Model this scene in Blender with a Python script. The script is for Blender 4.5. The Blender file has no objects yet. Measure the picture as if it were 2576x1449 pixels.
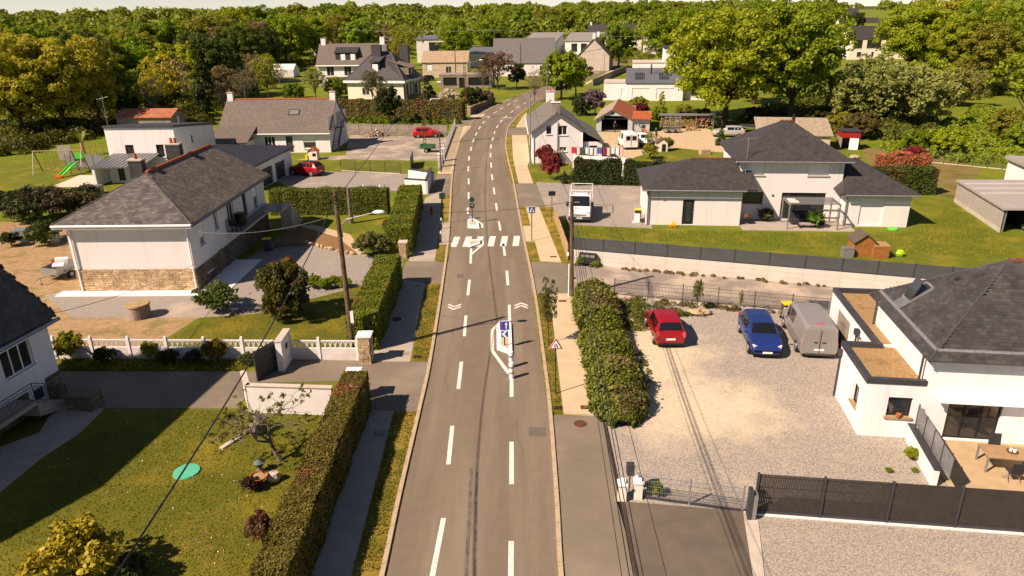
import bpy, math, random
import numpy as np
from mathutils import Vector, Matrix

# ------------------------------------------------------------------ camera, sky, sun, exposure
sc = bpy.context.scene
R = math.radians
FOC, PCX, PCY, CAMH, HORY, ROLL = 1800., 1288., 724.5, 17.7, 30., R(0.8)   # measured on a 2576 px wide copy of the photo
PIT = math.atan((PCY - HORY) / FOC)
_f = Vector((0, math.cos(PIT), -math.sin(PIT)))
_r0 = Vector((1, 0, 0)); _u0 = Vector((0, math.sin(PIT), math.cos(PIT)))
_r = _r0 * math.cos(ROLL) - _u0 * math.sin(ROLL)
_u = _r0 * math.sin(ROLL) + _u0 * math.cos(ROLL)
cam = bpy.data.cameras.new('camera'); camo = bpy.data.objects.new('camera', cam)
sc.collection.objects.link(camo); sc.camera = camo
cam.sensor_width = 36; cam.lens = 36 * FOC / 2576; cam.clip_end = 20000; cam.clip_start = .5
m4 = Matrix((_r, _u, -_f)).transposed().to_4x4(); m4.translation = (0, 0, CAMH); camo.matrix_world = m4

SUN_EL, SHADOW_AZ = R(43.5), R(31)          # shadows fall to the right and away
sdir = Vector((-math.cos(SHADOW_AZ) * math.cos(SUN_EL), -math.sin(SHADOW_AZ) * math.cos(SUN_EL), math.sin(SUN_EL)))
w = bpy.data.worlds.new('World'); sc.world = w; w.use_nodes = True
nt = w.node_tree; bg = nt.nodes['Background']
sky = nt.nodes.new('ShaderNodeTexSky'); sky.sky_type = 'NISHITA'; sky.sun_disc = False
sky.sun_elevation = SUN_EL; sky.sun_rotation = math.atan2(sdir.x, sdir.y)
sky.air_density = .6; sky.dust_density = .1; sky.ozone_density = 1.0; sky.altitude = 60
nt.links.new(sky.outputs[0], bg.inputs[0]); bg.inputs[1].default_value = .072
sl = bpy.data.lights.new('sun', 'SUN'); sl.energy = 5.0; sl.angle = R(.53); sl.color = (1, .91, .82)
so = bpy.data.objects.new('sun', sl); sc.collection.objects.link(so)
so.rotation_euler = (-sdir).to_track_quat('-Z', 'Y').to_euler(); so.location = sdir * 300
vs = sc.view_settings
vs.view_transform = 'Standard'; vs.look = 'None'; vs.exposure = 0.68; vs.gamma = 1; vs.use_curve_mapping = False
vs.use_white_balance = True; vs.white_balance_temperature = 7900; vs.white_balance_tint = 23
cy = sc.cycles; cy.max_bounces = 5; cy.diffuse_bounces = 2; cy.glossy_bounces = 2; cy.transmission_bounces = 3; cy.transparent_max_bounces = 4
cy.use_denoising = True; cy.caustics_reflective = False; cy.caustics_refractive = False
sc.render.film_transparent = False

# ------------------------------------------------------------------ geometry helpers
COL = sc.collection
def ray(x, y): return _f + _r * ((x - PCX) / FOC) + _u * (-(y - PCY) / FOC)
def G(x, y, z=0.):                      # a point of the ground (or of the level z) from its place on the photo
    d = ray(x, y); t = (z - CAMH) / d.z
    return Vector((d.x * t, d.y * t, z))
def atY(x, y, wy):                      # a point at world depth wy
    d = ray(x, y); t = wy / d.y
    return Vector((d.x * t, wy, CAMH + d.z * t))
def hgt(b, y):                          # height that a vertical at b reaches when its tip shows at photo row y
    lo, hi = -1., 80.
    for _ in range(40):
        m = (lo + hi) / 2; q = Vector((b[0], b[1], m - CAMH))
        if PCY - FOC * q.dot(_u) / q.dot(_f) > y: lo = m
        else: hi = m
    return lo

MATS = {}
def mat(name, c1, c2=None, sc_=4., rough=.85, bump=0., bs=None, c3=None, s3=.35, spec=.3, metal=0., coord='obj', detail=4., fac=(.35, .65), f3=(.5, .62), emit=None, bdist=.02, v3=None):
    if name in MATS: return MATS[name]
    m = bpy.data.materials.new(name); m.use_nodes = True; t = m.node_tree; N = t.nodes; L = t.links
    b = N['Principled BSDF']; b.inputs['Roughness'].default_value = rough; b.inputs['Specular IOR Level'].default_value = spec; b.inputs['Metallic'].default_value = metal
    if coord == 'obj': tc = N.new('ShaderNodeTexCoord'); co = tc.outputs['Object']
    elif coord == 'uv': tc = N.new('ShaderNodeTexCoord'); co = tc.outputs['UV']
    else: tc = N.new('ShaderNodeNewGeometry'); co = tc.outputs['Position']
    c = list(c1) + [1]
    if c2 is None: b.inputs['Base Color'].default_value = c
    else:
        n = N.new('ShaderNodeTexNoise'); n.inputs['Scale'].default_value = sc_; n.inputs['Detail'].default_value = detail; n.inputs['Roughness'].default_value = .6; L.new(co, n.inputs['Vector'])
        mr = N.new('ShaderNodeMapRange'); mr.inputs[1].default_value, mr.inputs[2].default_value = fac; L.new(n.outputs[0], mr.inputs[0])
        mx = N.new('ShaderNodeMix'); mx.data_type = 'RGBA'; mx.inputs[6].default_value = c; mx.inputs[7].default_value = list(c2) + [1]; L.new(mr.outputs[0], mx.inputs[0]); out = mx.outputs[2]
        if c3 is not None:
            n3 = N.new('ShaderNodeTexNoise'); n3.inputs['Scale'].default_value = s3; n3.inputs['Detail'].default_value = 5; n3.inputs['Roughness'].default_value = .65
            if v3: mp = N.new('ShaderNodeMapping'); mp.inputs['Scale'].default_value = v3; L.new(co, mp.inputs[0]); L.new(mp.outputs[0], n3.inputs['Vector'])
            else: L.new(co, n3.inputs['Vector'])
            r3 = N.new('ShaderNodeMapRange'); r3.inputs[1].default_value, r3.inputs[2].default_value = f3; L.new(n3.outputs[0], r3.inputs[0])
            m3 = N.new('ShaderNodeMix'); m3.data_type = 'RGBA'; L.new(out, m3.inputs[6]); m3.inputs[7].default_value = list(c3) + [1]; L.new(r3.outputs[0], m3.inputs[0]); out = m3.outputs[2]
        L.new(out, b.inputs['Base Color'])
    if bump:
        nb = N.new('ShaderNodeTexNoise'); nb.inputs['Scale'].default_value = bs or sc_ * 2; nb.inputs['Detail'].default_value = 5; L.new(co, nb.inputs['Vector'])
        bp = N.new('ShaderNodeBump'); bp.inputs['Strength'].default_value = bump; bp.inputs['Distance'].default_value = bdist; L.new(nb.outputs[0], bp.inputs['Height']); L.new(bp.outputs[0], b.inputs['Normal'])
    MATS[name] = m; return m

def slate(name, c1, c2, bw=.3, bh=.18, c3=None, gap=.012, off=.5, mortar=(.02, .02, .02), rough=.6, bump=.5):
    if name in MATS: return MATS[name]
    m = bpy.data.materials.new(name); m.use_nodes = True; t = m.node_tree; N = t.nodes; L = t.links
    b = N['Principled BSDF']; b.inputs['Roughness'].default_value = rough; b.inputs['Specular IOR Level'].default_value = .3
    tc = N.new('ShaderNodeTexCoord'); br = N.new('ShaderNodeTexBrick'); L.new(tc.outputs['UV'], br.inputs['Vector'])
    br.inputs['Scale'].default_value = 1; br.inputs['Brick Width'].default_value = bw; br.inputs['Row Height'].default_value = bh; br.inputs['Mortar Size'].default_value = gap; br.offset = off
    br.inputs['Color1'].default_value = list(c1) + [1]; br.inputs['Color2'].default_value = list(c2) + [1]; br.inputs['Mortar'].default_value = list(mortar) + [1]
    n = N.new('ShaderNodeTexNoise'); n.inputs['Scale'].default_value = 2.4; n.inputs['Detail'].default_value = 6; n.inputs['Roughness'].default_value = .75; L.new(tc.outputs['Object'], n.inputs['Vector'])
    r3 = N.new('ShaderNodeMapRange'); r3.inputs[1].default_value, r3.inputs[2].default_value = .42, .68; L.new(n.outputs[0], r3.inputs[0])
    mx = N.new('ShaderNodeMix'); mx.data_type = 'RGBA'; L.new(br.outputs[0], mx.inputs[6]); mx.inputs[7].default_value = list(c3 or c2) + [1]; L.new(r3.outputs[0], mx.inputs[0]); L.new(mx.outputs[2], b.inputs['Base Color'])
    bp = N.new('ShaderNodeBump'); bp.inputs['Strength'].default_value = bump; bp.inputs['Distance'].default_value = .02; L.new(br.outputs['Fac'], bp.inputs['Height']); bp.invert = True; L.new(bp.outputs[0], b.inputs['Normal'])
    MATS[name] = m; return m

def leafmat(name, trans=.42, var=.5):
    """leaf colour comes from the object's own colour, varied leaf clump by leaf clump"""
    m = bpy.data.materials.new(name); m.use_nodes = True; t = m.node_tree; N = t.nodes; L = t.links
    N.remove(N['Principled BSDF']); o = N['Material Output']
    oi = N.new('ShaderNodeObjectInfo'); tc = N.new('ShaderNodeTexCoord'); n = N.new('ShaderNodeTexNoise'); n.inputs['Scale'].default_value = 1.7; n.inputs['Detail'].default_value = 4; n.inputs['Roughness'].default_value = .75
    L.new(tc.outputs['Object'], n.inputs['Vector'])
    r = N.new('ShaderNodeMapRange'); r.inputs[1].default_value, r.inputs[2].default_value = .3, .7; r.inputs[3].default_value, r.inputs[4].default_value = 1 - var, 1 + var; L.new(n.outputs[0], r.inputs[0])
    v = N.new('ShaderNodeVectorMath'); v.operation = 'SCALE'; L.new(oi.outputs['Color'], v.inputs[0]); L.new(r.outputs[0], v.inputs['Scale'])
    d = N.new('ShaderNodeBsdfPrincipled'); d.inputs['Roughness'].default_value = .55; d.inputs['Specular IOR Level'].default_value = .25; L.new(v.outputs[0], d.inputs['Base Color'])
    tr = N.new('ShaderNodeBsdfTranslucent'); v2 = N.new('ShaderNodeVectorMath'); v2.operation = 'MULTIPLY'; v2.inputs[1].default_value = (1.15, 1.1, .5); L.new(v.outputs[0], v2.inputs[0]); L.new(v2.outputs[0], tr.inputs[0])
    mx = N.new('ShaderNodeMixShader'); mx.inputs[0].default_value = trans; L.new(d.outputs[0], mx.inputs[1]); L.new(tr.outputs[0], mx.inputs[2]); L.new(mx.outputs[0], o.inputs[0])
    MATS[name] = m; return m

class MB:
    def __init__(s): s.v = []; s.f = []; s.m = []
    def face(s, pts, m=0):
        i = len(s.v); s.v += [tuple(p) for p in pts]; s.f.append(list(range(i, i + len(pts)))); s.m.append(m); return s
    def box(s, c, d, rz=0, m=0, rx=0, ry=0):
        M = Matrix.Rotation(rz, 3, 'Z')
        if ry: M = M @ Matrix.Rotation(ry, 3, 'Y')
        if rx: M = M @ Matrix.Rotation(rx, 3, 'X')
        i = len(s.v); c = Vector(c)
        for z in (-.5, .5):
            for x, y in ((-.5, -.5), (.5, -.5), (.5, .5), (-.5, .5)): s.v.append(tuple(c + M @ Vector((x * d[0], y * d[1], z * d[2]))))
        for q in ((3, 2, 1, 0), (4, 5, 6, 7), (0, 1, 5, 4), (1, 2, 6, 5), (2, 3, 7, 6), (3, 0, 4, 7)): s.f.append([i + k for k in q]); s.m.append(m)
        return s
    def bx(s, x0, x1, y0, y1, z0, z1, m=0): return s.box(((x0 + x1) / 2, (y0 + y1) / 2, (z0 + z1) / 2), (x1 - x0, y1 - y0, z1 - z0), m=m)
    def prism(s, poly, z0, z1, m=0, ms=None):
        n = len(poly); a = sum(poly[k][0] * poly[(k + 1) % n][1] - poly[(k + 1) % n][0] * poly[k][1] for k in range(n))
        if a < 0: poly = poly[::-1]
        i = len(s.v); s.v += [(p[0], p[1], z0) for p in poly] + [(p[0], p[1], z1) for p in poly]
        s.f.append([i + n + k for k in range(n)]); s.m.append(m); s.f.append([i + k for k in range(n)][::-1]); s.m.append(m)
        for k in range(n): s.f.append([i + k, i + (k + 1) % n, i + n + (k + 1) % n, i + n + k]); s.m.append(m if ms is None else ms)
        return s
    def slab(s, pts, t, m=0, ms=None):                 # a polygon given a thickness below its face
        pts = [Vector(p) for p in pts]; n = (pts[1] - pts[0]).cross(pts[2] - pts[0]).normalized()
        if n.z < 0: pts = pts[::-1]; n = -n
        k = len(pts); i = len(s.v); s.v += [tuple(p) for p in pts] + [tuple(p - n * t) for p in pts]
        s.f.append([i + j for j in range(k)]); s.m.append(m); s.f.append([i + k + j for j in range(k)][::-1]); s.m.append(m if ms is None else ms)
        for j in range(k): s.f.append([i + j, i + k + j, i + k + (j + 1) % k, i + (j + 1) % k]); s.m.append(m if ms is None else ms)
        return s
    def cyl(s, p0, p1, r0, r1=None, n=8, m=0, caps=True):
        p0, p1 = Vector(p0), Vector(p1); r1 = r0 if r1 is None else r1; ax = (p1 - p0)
        if ax.length < 1e-6: return s
        ax.normalize(); a = ax.orthogonal().normalized(); b = ax.cross(a); i = len(s.v)
        for p, rr in ((p0, r0), (p1, r1)):
            for k in range(n): t = 2 * math.pi * k / n; s.v.append(tuple(p + (a * math.cos(t) + b * math.sin(t)) * rr))
        for k in range(n): s.f.append([i + k, i + (k + 1) % n, i + n + (k + 1) % n, i + n + k]); s.m.append(m)
        if caps: s.f.append([i + k for k in range(n)][::-1]); s.m.append(m); s.f.append([i + n + k for k in range(n)]); s.m.append(m)
        return s
    def tube(s, pts, r, n=6, m=0, r1=None):
        k = len(pts) - 1
        for j in range(k):
            ra = r + ((r1 if r1 is not None else r) - r) * j / k; rb = r + ((r1 if r1 is not None else r) - r) * (j + 1) / k
            s.cyl(pts[j], pts[j + 1], ra, rb, n, m)
        return s
    def lathe(s, prof, n=16, c=(0, 0, 0), m=0):        # (radius, height) profile
        i = len(s.v)
        for rr, z in prof:
            for k in range(n): t = 2 * math.pi * k / n; s.v.append((c[0] + rr * math.cos(t), c[1] + rr * math.sin(t), c[2] + z))
        for j in range(len(prof) - 1):
            for k in range(n): s.f.append([i + j * n + k, i + j * n + (k + 1) % n, i + (j + 1) * n + (k + 1) % n, i + (j + 1) * n + k]); s.m.append(m)
        return s
    def ball(s, c, r, n=10, m=0, sq=(1, 1, 1), jit=0, rng=None):
        i = len(s.v); h = n // 2
        for j in range(h + 1):
            ph = math.pi * j / h
            for k in range(n):
                t = 2 * math.pi * k / n; q = r * (1 + (rng.uniform(-jit, jit) if rng else 0))
                s.v.append((c[0] + q * sq[0] * math.sin(ph) * math.cos(t), c[1] + q * sq[1] * math.sin(ph) * math.sin(t), c[2] + q * sq[2] * math.cos(ph)))
        for j in range(h):
            for k in range(n): s.f.append([i + j * n + k, i + (j + 1) * n + k, i + (j + 1) * n + (k + 1) % n, i + j * n + (k + 1) % n]); s.m.append(m)
        return s
    def wall(s, O, U, Nn, Lh, Z, holes, dep=.18, m=0, mr=None):   # a wall face with real openings and reveals
        O, U, Nn = Vector(O), Vector(U), Vector(Nn); us = sorted({0., Lh} | {h[0] for h in holes} | {h[1] for h in holes}); zs = sorted({0., Z} | {h[2] for h in holes} | {h[3] for h in holes})
        pt = lambda u, z, d=0: O + U * u + Vector((0, 0, z)) - Nn * d
        fl = U.cross(Vector((0, 0, 1))).dot(Nn) < 0
        def q(*p): s.face(p[::-1] if fl else p, m if mr is None else mr) if len(p) == 4 and p is not None else None
        for a, b in zip(us, us[1:]):
            for c, d in zip(zs, zs[1:]):
                if any(h[0] <= a + 1e-6 and b <= h[1] + 1e-6 and h[2] <= c + 1e-6 and d <= h[3] + 1e-6 for h in holes): continue
                p = (pt(a, c), pt(b, c), pt(b, d), pt(a, d)); s.face(p[::-1] if fl else p, m)
        for a, b, c, d in [h[:4] for h in holes]:
            q(pt(a, c), pt(a, c, dep), pt(b, c, dep), pt(b, c)); q(pt(a, d), pt(b, d), pt(b, d, dep), pt(a, d, dep))
            q(pt(a, c), pt(a, d), pt(a, d, dep), pt(a, c, dep)); q(pt(b, c), pt(b, c, dep), pt(b, d, dep), pt(b, d))
        return s
    def mesh(s, name, mats, smooth=False):
        me = bpy.data.meshes.new(name); me.from_pydata(s.v, [], s.f)
        for m in (mats if isinstance(mats, (list, tuple)) else [mats]): me.materials.append(m)
        me.polygons.foreach_set('material_index', s.m)
        if smooth: me.polygons.foreach_set('use_smooth', [True] * len(s.f))
        uv = me.uv_layers.new(name='uv'); buf = np.zeros((len(me.loops), 2), np.float32); k = 0
        for f in s.f:
            p = [Vector(s.v[i]) for i in f[:3]]; n = (p[1] - p[0]).cross(p[2] - p[0])
            if n.length < 1e-12: k += len(f); continue
            n.normalize(); t = Vector((-n.y, n.x, 0)); t = t.normalized() if t.length > .01 else Vector((1, 0, 0)); b = n.cross(t)
            for i in f: q = s.v[i]; buf[k] = (q[0] * t.x + q[1] * t.y + q[2] * t.z, q[0] * b.x + q[1] * b.y + q[2] * b.z); k += 1
        uv.data.foreach_set('uv', buf.ravel()); me.update(); return me
    def build(s, name, mats, parent=None, loc=None, rz=0, smooth=False, kind=None):
        o = bpy.data.objects.new(name, s.mesh(name, mats, smooth)); COL.objects.link(o)
        if parent: o.parent = parent
        if loc is not None: o.location = loc
        o.rotation_euler.z = rz
        if kind: o['kind'] = kind
        return o

def thing(name, label, cat, loc=(0, 0, 0), rz=0., group=None):
    o = bpy.data.objects.new(name, None); COL.objects.link(o); o.location = loc; o.rotation_euler.z = rz; o.empty_display_size = .2
    return tag(o, label, cat, group)
def tag(o, label, cat, group=None):
    o['label'] = label; o['category'] = cat
    if group: o['group'] = group
    return o
def copy_tree(o, parent=None, loc=None, rz=None):
    c = o.copy(); COL.objects.link(c); c.parent = parent
    if loc is not None: c.location = loc
    if rz is not None: c.rotation_euler.z = rz
    for ch in list(o.children): copy_tree(ch, c)
    return c
def inst(me, name, parent, loc=(0, 0, 0), rz=0., scale=None):
    o = bpy.data.objects.new(name, me); COL.objects.link(o); o.parent = parent; o.location = loc; o.rotation_euler.z = rz
    if scale: o.scale = scale
    return o
def struct(name, mb, mats, kind='structure', parent=None):
    return mb.build(name, mats, parent, kind=None if parent else kind)
def frame(a, b):                         # origin and heading of a front that runs from ground point a to b
    d = b - a; return a, math.atan2(d.y, d.x), d.length
# ------------------------------------------------------------------ materials
W_WHITE = mat('white_render', (.76, .75, .735), (.73, .715, .695), 1.3, .9, .15, 60, c3=(.58, .56, .53), s3=1.2, f3=(.5, .85), v3=(1.5, 1.5, .12), bdist=.004)
W_CREAM = mat('cream_render', (.78, .71, .60), (.72, .65, .54), 1.3, .9, .15, 60, c3=(.60, .53, .44), s3=1.2, f3=(.55, .9), v3=(1.5, 1.5, .12), bdist=.004)
W_PINK = mat('pale_pink_render', (.70, .685, .66), (.665, .645, .62), .9, .9, .2, 50, c3=(.58, .55, .51), s3=1.1, f3=(.52, .9), v3=(1.5, 1.5, .12), bdist=.004)
W_OLD = mat('weathered_white_render', (.70, .67, .63), (.58, .54, .50), 1.1, .9, .2, 30, c3=(.42, .37, .32), s3=.8, f3=(.6, .85), bdist=.006)
W_BEIGE = mat('sandy_render', (.55, .46, .33), (.44, .36, .26), 1.6, .95, .3, 12, bdist=.01)
CONC = mat('pale_concrete', (.50, .45, .37), (.42, .37, .30), 1.1, .9, .2, 25, c3=(.32, .28, .22), s3=.7, f3=(.56, .8), bdist=.006)
CONC_D = mat('weathered_concrete', (.30, .26, .21), (.20, .17, .14), 1.4, .95, .3, 14, c3=(.10, .08, .06), s3=.9, f3=(.55, .8), bdist=.01)
ANTH = mat('anthracite_metal', (.035, .037, .042), (.045, .047, .052), 2, .45, spec=.45)
DARK = mat('black_paint', (.012, .012, .013), rough=.4, spec=.4)
GREYM = mat('grey_metal', (.28, .29, .30), (.22, .23, .24), 3, .4, metal=.4, spec=.5)
ZINC = mat('zinc_sheet', (.20, .21, .22), (.26, .27, .28), 1.5, .4, metal=.5, spec=.5)
STEEL = mat('galvanised_steel', (.42, .42, .41), (.30, .30, .30), 8, .4, metal=.6)
WPAINT = mat('white_paint', (.80, .79, .77), (.72, .70, .67), 2, .6)
WPVC = mat('white_plastic', (.82, .81, .79), rough=.35, spec=.4)
GLASS = mat('window_glass', (.018, .021, .024), (.035, .036, .035), .9, .06, spec=.9)
CARGLASS = mat('car_glass', (.008, .009, .010), rough=.04, spec=1.)
SHUT = mat('white_roller_shutter', (.80, .79, .77), rough=.5)
RUBBER = mat('tyre_rubber', (.012, .012, .012), rough=.8)
WOODP = mat('weathered_pole_wood', (.17, .11, .065), (.08, .05, .03), 3, .95, .5, 9, bdist=.02)
WOODL = mat('pale_wood', (.42, .29, .15), (.32, .21, .10), 5, .85, .2, 12)
WOODO = mat('orange_stained_wood', (.36, .15, .035), (.26, .10, .025), 3, .75, .2, 10)
BARK = mat('tree_bark', (.10, .075, .05), (.045, .034, .024), 5, .95, .7, 8, bdist=.04)
BARKG = mat('grey_bark', (.20, .17, .13), (.10, .08, .06), 6, .95, .6, 10, bdist=.02)
STONE = mat('cut_stone', (.46, .33, .19), (.34, .24, .14), 6, .95, .5, 14, c3=(.52, .41, .27), s3=2.2, bdist=.02)
STONE_G = mat('grey_brown_stone', (.19, .145, .10), (.13, .10, .07), 5, .95, .5, 12, bdist=.02)
MORTAR = mat('stone_mortar', (.34, .27, .19), (.26, .20, .14), 8, .95)
TERRA = mat('terracotta', (.42, .12, .045), (.30, .08, .03), 6, .85)
TERRAD = mat('dark_terracotta', (.17, .07, .04), (.11, .05, .03), 6, .85)
RUST = mat('rusted_iron', (.13, .055, .025), (.07, .03, .015), 9, .85, .3, 20)
SLATE_R = mat('near_slate', (.050, .050, .053), (.070, .068, .068), 14, .55, spec=.35)
SLATE_L = mat('mossy_slate', (0.0851, 0.0740, 0.0629), (0.0555, 0.0503, 0.0459), 2.4, .75, c3=(0.1258, 0.1073, 0.0814), s3=1.4, f3=(.5, .75))
SLATE_L2 = mat('brown_mossy_slate', (.135, .105, .078), (.095, .075, .058), 2.4, .8, c3=(.17, .125, .085), s3=1.1, f3=(.5, .75))
RS_DARK = slate('dark_slate_tiles', (0.0324, 0.0317, 0.0324), (0.0468, 0.0446, 0.0432), .3, .2, (0.0612, 0.0562, 0.0518), mortar=(0.0158, 0.0158, 0.0158))
RS_LONG = slate('lichened_slates', (0.0978, 0.0884, 0.0808), (0.1403, 0.1207, 0.1020), .3, .2, (0.1700, 0.1318, 0.0935), gap=.015, mortar=(0.0595, 0.0510, 0.0467))
RS_GREY = slate('grey_slates', (.10, .097, .095), (.13, .125, .12), .4, .25, (.15, .14, .13), mortar=(.07, .07, .07))
RS_BLUE = slate('blue_black_slates', (.040, .040, .045), (.06, .058, .06), .3, .2, (.075, .072, .072))
RS_GREEN = slate('grey_green_fibre_slates', (.12, .115, .10), (.16, .15, .125), .5, .4, (.17, .16, .13), gap=.02, mortar=(.08, .08, .07))
RS_BROWN = slate('brown_old_slates', (.14, .115, .09), (.19, .155, .12), .4, .3, (.22, .18, .13), mortar=(.07, .06, .05))
RS_STONE = slate('stone_roof_tiles', (.36, .27, .17), (.26, .19, .12), .6, .5, (.44, .33, .2), gap=.03, mortar=(.12, .09, .06))
RS_ORANGE = slate('orange_metal_tiles', (.44, .125, .035), (.38, .10, .03), .3, .35, (.34, .09, .03), gap=.02, mortar=(.2, .06, .02))
RS_FIBRE = slate('corrugated_fibre', (.36, .29, .20), (.27, .22, .15), .18, 50., (.40, .33, .24), gap=.03, mortar=(.17, .13, .09), off=0)
CHARC = mat('charcoal_fabric', (.03, .03, .03), rough=.8)
ASPH = mat('road_asphalt', (.165, .134, .094), (.150, .121, .085), 1.5, .9, .3, 90, c3=(.228, .190, .138), s3=.55, f3=(.45, .72), coord='pos', bdist=.004, v3=(1, .07, 1))
ASPH2 = mat('driveway_asphalt', (.180, .152, .112), (.155, .130, .095), 1.2, .9, .3, 80, c3=(.24, .205, .152), s3=.3, f3=(.48, .72), coord='pos', bdist=.004)
ASPH3 = mat('dark_driveway_asphalt', (.105, .086, .064), (.135, .112, .084), .8, .9, .3, 80, coord='pos', bdist=.004)
PAVE = mat('sandy_concrete_pavement', (.50, .41, .26), (.45, .365, .23), .9, .9, .2, 60, c3=(.37, .30, .19), s3=.5, f3=(.55, .8), coord='pos', bdist=.003)
PAVE_G = mat('grey_concrete_pavement', (.37, .325, .26), (.32, .28, .225), .9, .9, .2, 60, c3=(.27, .235, .19), s3=.6, f3=(.55, .8), coord='pos', bdist=.003)
KERB = mat('kerb_stone', (.44, .35, .225), (.36, .285, .185), 7, .9, .2, 40)
MARK = mat('road_paint', (.70, .66, .60), (.62, .58, .52), 6, .7, c3=(.34, .30, .25), s3=7, f3=(.56, .72), coord='pos')
def grav(name, c1, c2, c3, s3=.22, f3=(.5, .62), s=26.):
    return mat(name, c1, c2, s, .95, .8, 30, c3=c3, s3=s3, f3=f3, coord='pos', detail=2, fac=(.38, .62), bdist=.03)
GRAVEL = grav('parking_gravel', (.41, .37, .305), (.195, .176, .145), (.47, .405, .30), .3, (.58, .78), s=20.)
def yard_gravel():                       # grey gravel worn through to sandy ground where cars turn
    m = GRAVEL.copy(); m.name = 'worn_yard_gravel'; t = m.node_tree; N = t.nodes; L = t.links; b = N['Principled BSDF']; src = b.inputs['Base Color'].links[0].from_socket
    g = N.new('ShaderNodeNewGeometry'); fac = None
    for (cx, cy, rx, ry) in ((7.6, 35.2, 3.0, 6.0), (8.8, 29.6, 3.9, 3.0)):
        mp = N.new('ShaderNodeMapping'); mp.vector_type = 'TEXTURE'; mp.inputs['Location'].default_value = (cx, cy, 0); mp.inputs['Scale'].default_value = (rx, ry, 1); L.new(g.outputs['Position'], mp.inputs[0])
        ln = N.new('ShaderNodeVectorMath'); ln.operation = 'LENGTH'; L.new(mp.outputs[0], ln.inputs[0])
        if fac is None: fac = ln.outputs['Value']
        else: mi = N.new('ShaderNodeMath'); mi.operation = 'MINIMUM'; L.new(fac, mi.inputs[0]); L.new(ln.outputs['Value'], mi.inputs[1]); fac = mi.outputs[0]
    n = N.new('ShaderNodeTexNoise'); n.inputs['Scale'].default_value = .55; n.inputs['Detail'].default_value = 7; n.inputs['Roughness'].default_value = .68; L.new(g.outputs['Position'], n.inputs['Vector'])
    ad = N.new('ShaderNodeMath'); ad.operation = 'MULTIPLY_ADD'; ad.inputs[1].default_value = 2.2; L.new(n.outputs[0], ad.inputs[0]); L.new(fac, ad.inputs[2])
    mr = N.new('ShaderNodeMapRange'); mr.inputs[1].default_value, mr.inputs[2].default_value = 2.45, 1.55; L.new(ad.outputs[0], mr.inputs[0])
    n2 = N.new('ShaderNodeTexNoise'); n2.inputs['Scale'].default_value = 5; n2.inputs['Detail'].default_value = 4; L.new(g.outputs['Position'], n2.inputs['Vector']); r2 = N.new('ShaderNodeMapRange'); r2.inputs[1].default_value, r2.inputs[2].default_value = .3, .7; L.new(n2.outputs[0], r2.inputs[0])
    sd = N.new('ShaderNodeMix'); sd.data_type = 'RGBA'; sd.inputs[6].default_value = (.60, .52, .37, 1); sd.inputs[7].default_value = (.47, .39, .26, 1); L.new(r2.outputs[0], sd.inputs[0])
    mx = N.new('ShaderNodeMix'); mx.data_type = 'RGBA'; L.new(mr.outputs[0], mx.inputs[0]); L.new(src, mx.inputs[6]); L.new(sd.outputs[2], mx.inputs[7]); L.new(mx.outputs[2], b.inputs['Base Color']); return m
GRAVEL_Y = yard_gravel()
GRAVEL2 = grav('lane_gravel', (.29, .25, .205), (.18, .155, .13), (.42, .355, .27), .28, (.46, .62))
GRAVEL3 = grav('grey_gravel', (.33, .30, .255), (.20, .182, .155), (.40, .34, .255), .2, (.55, .7))
SAND = mat('sandy_earth', (.50, .39, .23), (.42, .32, .19), 3, .95, .5, 12, c3=(.32, .26, .17), s3=1.1, f3=(.52, .72), coord='pos', bdist=.02)
DIRT = mat('dry_garden_earth', (.36, .24, .12), (.27, .18, .09), 2.2, .95, .6, 9, c3=(.19, .15, .055), s3=.8, f3=(.5, .62), coord='pos', bdist=.05)
def grass(name, c1, c2, c3, s3=.3, f3=(.47, .66), s=7.):
    return mat(name, c1, c2, s, .95, .9, 38, c3=c3, s3=s3, f3=f3, coord='pos', detail=5, bdist=.06)
LAWN = grass('mown_lawn', (.118, .122, 0.0067), (.088, .104, 0.0054), (.235, .185, 0.0162), .32, (.47, .72))
LAWN2 = grass('bright_lawn', (.130, .160, 0.0063), (.085, .115, 0.0049), (.215, .190, 0.0135))
MEADOW = grass('meadow', (.125, .175, 0.0059), (.085, .125, 0.0049), (.19, .20, 0.0099), .12, (.42, .7), 2.5)
VERGE = grass('dry_verge', (.150, .135, 0.0099), (.095, .100, 0.0072), (.29, .20, 0.0293), .7, (.42, .6))
DRYGR = grass('dry_grass', (.24, .17, .055), (.16, .13, .035), (.10, .105, .018), .35, (.48, .66))
WOODFLOOR = grass('woodland_floor', (.050, .056, 0.0054), (.030, .034, 0.0036), (.085, .10, 0.0054), .05, (.45, .65), 1.2)
LEAF = leafmat('leaves'); LEAFD = leafmat('dense_leaves', .18, .45)
PETAL = leafmat('petals', .3, .3)

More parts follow.
